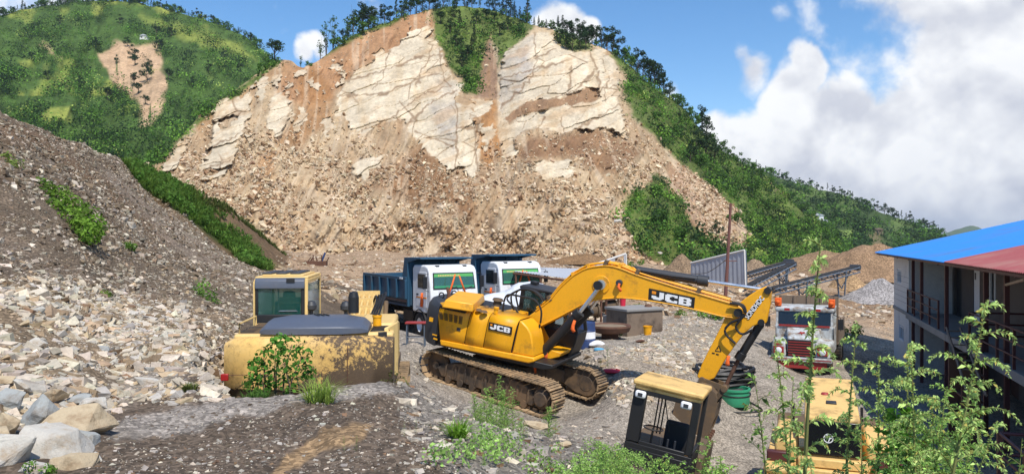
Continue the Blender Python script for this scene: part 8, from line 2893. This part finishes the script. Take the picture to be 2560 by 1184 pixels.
# big soft bush on the scree slope
cs = [W(a, b, d) for a, b, d in ((110, 480, 21.5), (135, 500, 21), (165, 515, 21), (190, 530, 20.5), (215, 545, 20), (235, 565, 19.5), (100, 465, 22), (150, 490, 21.5), (225, 585, 19), (180, 545, 20), (205, 570, 19.5), (130, 520, 20.5))]
shrub('bush', cs, [.38, .42, .42, .42, .42, .36, .3, .38, .3, .36, .34, .3], 150, .11, S(112, 148, 52, .95), 'long bright green bush high on the scree slope at left', 23, None, 'bush', stems=14)
cs = [W(a, b, d) for a, b, d in ((505, 715, 22), (520, 735, 21.5), (490, 740, 21.5), (530, 760, 21), (510, 750, 21))]
shrub('bush', cs, [.28, .28, .22, .24, .25], 90, .08, S(100, 136, 56, .95), 'green bush at the foot of the scree slope left of the cab', 24, None, 'bush')
for k, (a, b, d, s_, lab) in enumerate([(330, 620, 23, .2, 'small bush in the middle of the scree slope'), (265, 740, 16, .18, 'small green tuft above the rubble heap'), (375, 770, 17.5, .2, 'olive green tuft above the rubble heap'), (20, 400, 22, .35, 'dull green bush at the left edge of the scree'), (1628, 795, 33, .32, 'green bush right of the concrete tank'), (1545, 830, 29.5, .2, 'small green bush in front of the rusty dish'), (1785, 795, 38, .5, 'bright green bush seen under the boom end'), (1745, 785, 40, .35, 'green bush left of the bush under the boom end'), (1700, 790, 38, .25, 'low green bush below the boom lettering'), (1590, 770, 37, .3, 'dull bush on the slope behind the concrete tank'),
                                      (640, 985, 9.9, .10, 'small grass patch under the rusty counterweight'), (1640, 700, 70, .6, 'dark bush before the landslide foot'), (1585, 660, 90, .6, 'green bush above the arm cylinder'), (2120, 830, 38, .5, 'green bush behind the old truck'), (105, 1168, 5.3, .07, 'small bright green sprout among the boulders')]):
    c0 = W(a, b, d); r = np.random.default_rng(70 + k)
    cs = [c0 + r.normal(0, s_ * .8, 3) * (1, .7, .45) for _ in range(6)]
    shrub('bush', cs, r.uniform(s_ * .5, s_ * .9, 6), 60, s_ * .28, [S(96, 132, 48, .95), S(120, 140, 66, .9)][k % 2], lab, 80 + k, c0, 'bush')


def blades(P, H, n, wdt, col, seed, spread=.5, curve=.6):
    """n grass blades from each point; two bent faces per blade"""
    r = np.random.default_rng(seed)
    k = len(P)
    a = r.uniform(0, 6.283, (k, n)); el = r.uniform(.1, 1, (k, n)) * spread
    L_ = np.asarray(H).reshape(-1, 1) * r.uniform(.5, 1.1, (k, n))
    d = np.stack([np.cos(a) * el, np.sin(a) * el, np.ones_like(a)], -1); d /= np.linalg.norm(d, axis=-1, keepdims=True)
    b0 = P[:, None] + np.stack([np.cos(a), np.sin(a), np.zeros_like(a)], -1) * (np.asarray(H).reshape(-1, 1, 1) * .10 * r.uniform(0, 1, (k, n, 1)))
    side = np.stack([-np.sin(a), np.cos(a), np.zeros_like(a)], -1) * wdt
    m1 = b0 + d * L_[..., None] * .55
    out = np.stack([np.cos(a), np.sin(a), np.zeros_like(a)], -1)
    t1 = m1 + (d * .45 + out * curve * el[..., None] * .6 - np.array((0, 0, .25)) * el[..., None] * curve) * L_[..., None]
    V = np.stack([b0 - side, b0 + side, m1 + side * .8, m1 - side * .8, t1], 2).reshape(-1, 3)
    i = np.arange(k * n)[:, None] * 5
    Q4 = i + np.array([0, 1, 2, 3]); Q3 = i + np.array([3, 2, 4])
    c = np.repeat((np.asarray(col) * (1 + r.normal(0, .2, (k, n, 1)))).reshape(-1, 3), 5, 0)
    return V, [Q4, Q3], np.clip(c, .01, 1)


for px_, py_, D, H, lab, c_ in [(802, 1046, 8.1, .32, 'spiky pale green grass tuft on the crest of the bank', S(150, 172, 80, .95)), (1142, 1112, 7.3, .22, 'round bright green grass tuft on the stony bank', S(120, 160, 50, .95)), (640, 990, 9.6, .2, 'dark grass tuft below the counterweight', S(84, 120, 50, .9)), (470, 1006, 8.9, .12, 'small grass tuft on the edge of the dark bank', S(110, 120, 60, .9))]:
    p = on_ground(px_, py_, D)
    r = np.random.default_rng(int(px_))
    Pp = np.array([(r.normal(0, H * .25), r.normal(0, H * .2), 0) for _ in range(14)])
    V, Q, c = blades(Pp, np.full(14, H), 16, .005, c_, int(px_), 1.1, 1.0)
    o = np_mesh('grass_tuft', V, Q, LEAFM, c)
    o.location = p
    tag(o, lab, 'grass')


def spur_grass():
    """grass and low scrub covering the spur beyond the scree"""
    r = np.random.default_rng(33)
    n = 90000
    u = (r.uniform(300, 740, n) - 1280) / F; y = np.exp(r.uniform(math.log(44), math.log(80), n)); x = u * y
    z = ground_z(x, y)
    px, py = pix(np.stack([x, y, z], -1))
    m = polymask(px, py, [(315, 414), (400, 442), (475, 484), (545, 545), (640, 630), (672, 684), (630, 672), (555, 610), (450, 525), (330, 452)], 9) > r.uniform(0, 1, n)
    P = np.stack([x, y, z], -1)[m][:2600]
    V, Q, c = blades(P, r.uniform(.25, .9, len(P)), 18, .03, S(104, 134, 56, .95), 34, 1.0, .8)
    tag(np_mesh('spur_grass', V, Q, LEAFM, c), 'long grass covering the spur beyond the scree slope', 'grass', kind='stuff')
    k = r.choice(len(P), 260, False)
    C = P[k] + np.array((0, 0, .4))
    V, Q, c = leaf_quads(C, r.uniform(.25, .6, 260), 50, .18, np.ones((260, 3)) * S(86, 124, 46, .95) * r.uniform(.7, 1.2, (260, 1)), 35)
    tag(np_mesh('spur_scrub', V, Q, LEAFM, c), 'low scrub mixed into the grass of the spur', 'scrub', kind='stuff')
    # a thin line of grass along its far rim
    t = r.uniform(0, 1, 500)
    rim = np.array([(340, 420, 53), (480, 480, 58), (560, 520, 63), (640, 577, 69), (715, 640, 76)], float)
    s = np.linspace(0, 1, 5)
    q = np.stack([np.interp(t, s, rim[:, i]) for i in range(3)], -1) + r.normal(0, [5, 3, .8], (500, 3))
    P = np.stack([(q[:, 0] - 1280) / F * q[:, 2], q[:, 2], q[:, 2] * 0], -1); P[:, 2] = ground_z(P[:, 0], P[:, 1])
    V, Q, c = blades(P, r.uniform(.2, .6, 500), 12, .04, S(96, 108, 52, .9), 36, .9, .7)
    tag(np_mesh('rim_grass', V, Q, LEAFM, c), 'thin grass along the rim of the spur', 'grass', kind='stuff')


spur_grass()


def bank_cover():
    """low herbs between the weeds of the lower right bank and thin growth on the stones"""
    r = np.random.default_rng(44)
    n = 60000
    y = np.exp(r.uniform(math.log(4.2), math.log(13), n)); u = (r.uniform(1060, 2620, n) - 1280) / F; x = u * y
    z = ground_z(x, y); P = np.stack([x, y, z], -1)
    px, py = pix(P)
    d = polymask(px, py, [(1480, 1130), (1700, 1150), (1900, 1180), (2450, 1184), (2700, 1900), (1500, 1900), (1350, 1300)], 30) + .10 * polymask(px, py, [(1080, 1110), (1300, 1080), (1450, 1150), (1480, 1400), (1000, 1400)], 30)
    d *= sstep(-.4, .3, fbm(np.stack([x, y], -1) * 1.3, 3, 45))
    P = P[d > r.uniform(0, 1, n)][:2600]
    C = P + np.array((0, 0, .1))
    V, Q, c = leaf_quads(C, r.uniform(.06, .18, len(C)), 44, .03, np.ones((len(C), 3)) * WEED2 * r.uniform(.6, 1.2, (len(C), 1)), 46)
    tag(np_mesh('bank_herbs', V, Q, LEAFM, c), 'low green herbs covering the lower right bank', 'ground cover', kind='stuff')


bank_cover()


def haze():
    m = bpy.data.materials.new('haze')
    m.use_nodes = True
    nt = m.node_tree; nt.nodes.clear()
    o = nt.nodes.new('ShaderNodeOutputMaterial'); v = nt.nodes.new('ShaderNodeVolumePrincipled')
    v.inputs['Color'].default_value = (.80, .88, 1.0, 1); v.inputs['Density'].default_value = .00012
    v.inputs['Anisotropy'].default_value = .2
    nt.links.new(v.outputs[0], o.inputs['Volume'])
    b = MB(); b.box(-11000, 11000, -60, 9500, -14, 190)
    tag(b.build('haze', m, None, 0, 0), 'thin summer haze over the whole valley', 'haze', kind='stuff')


haze()
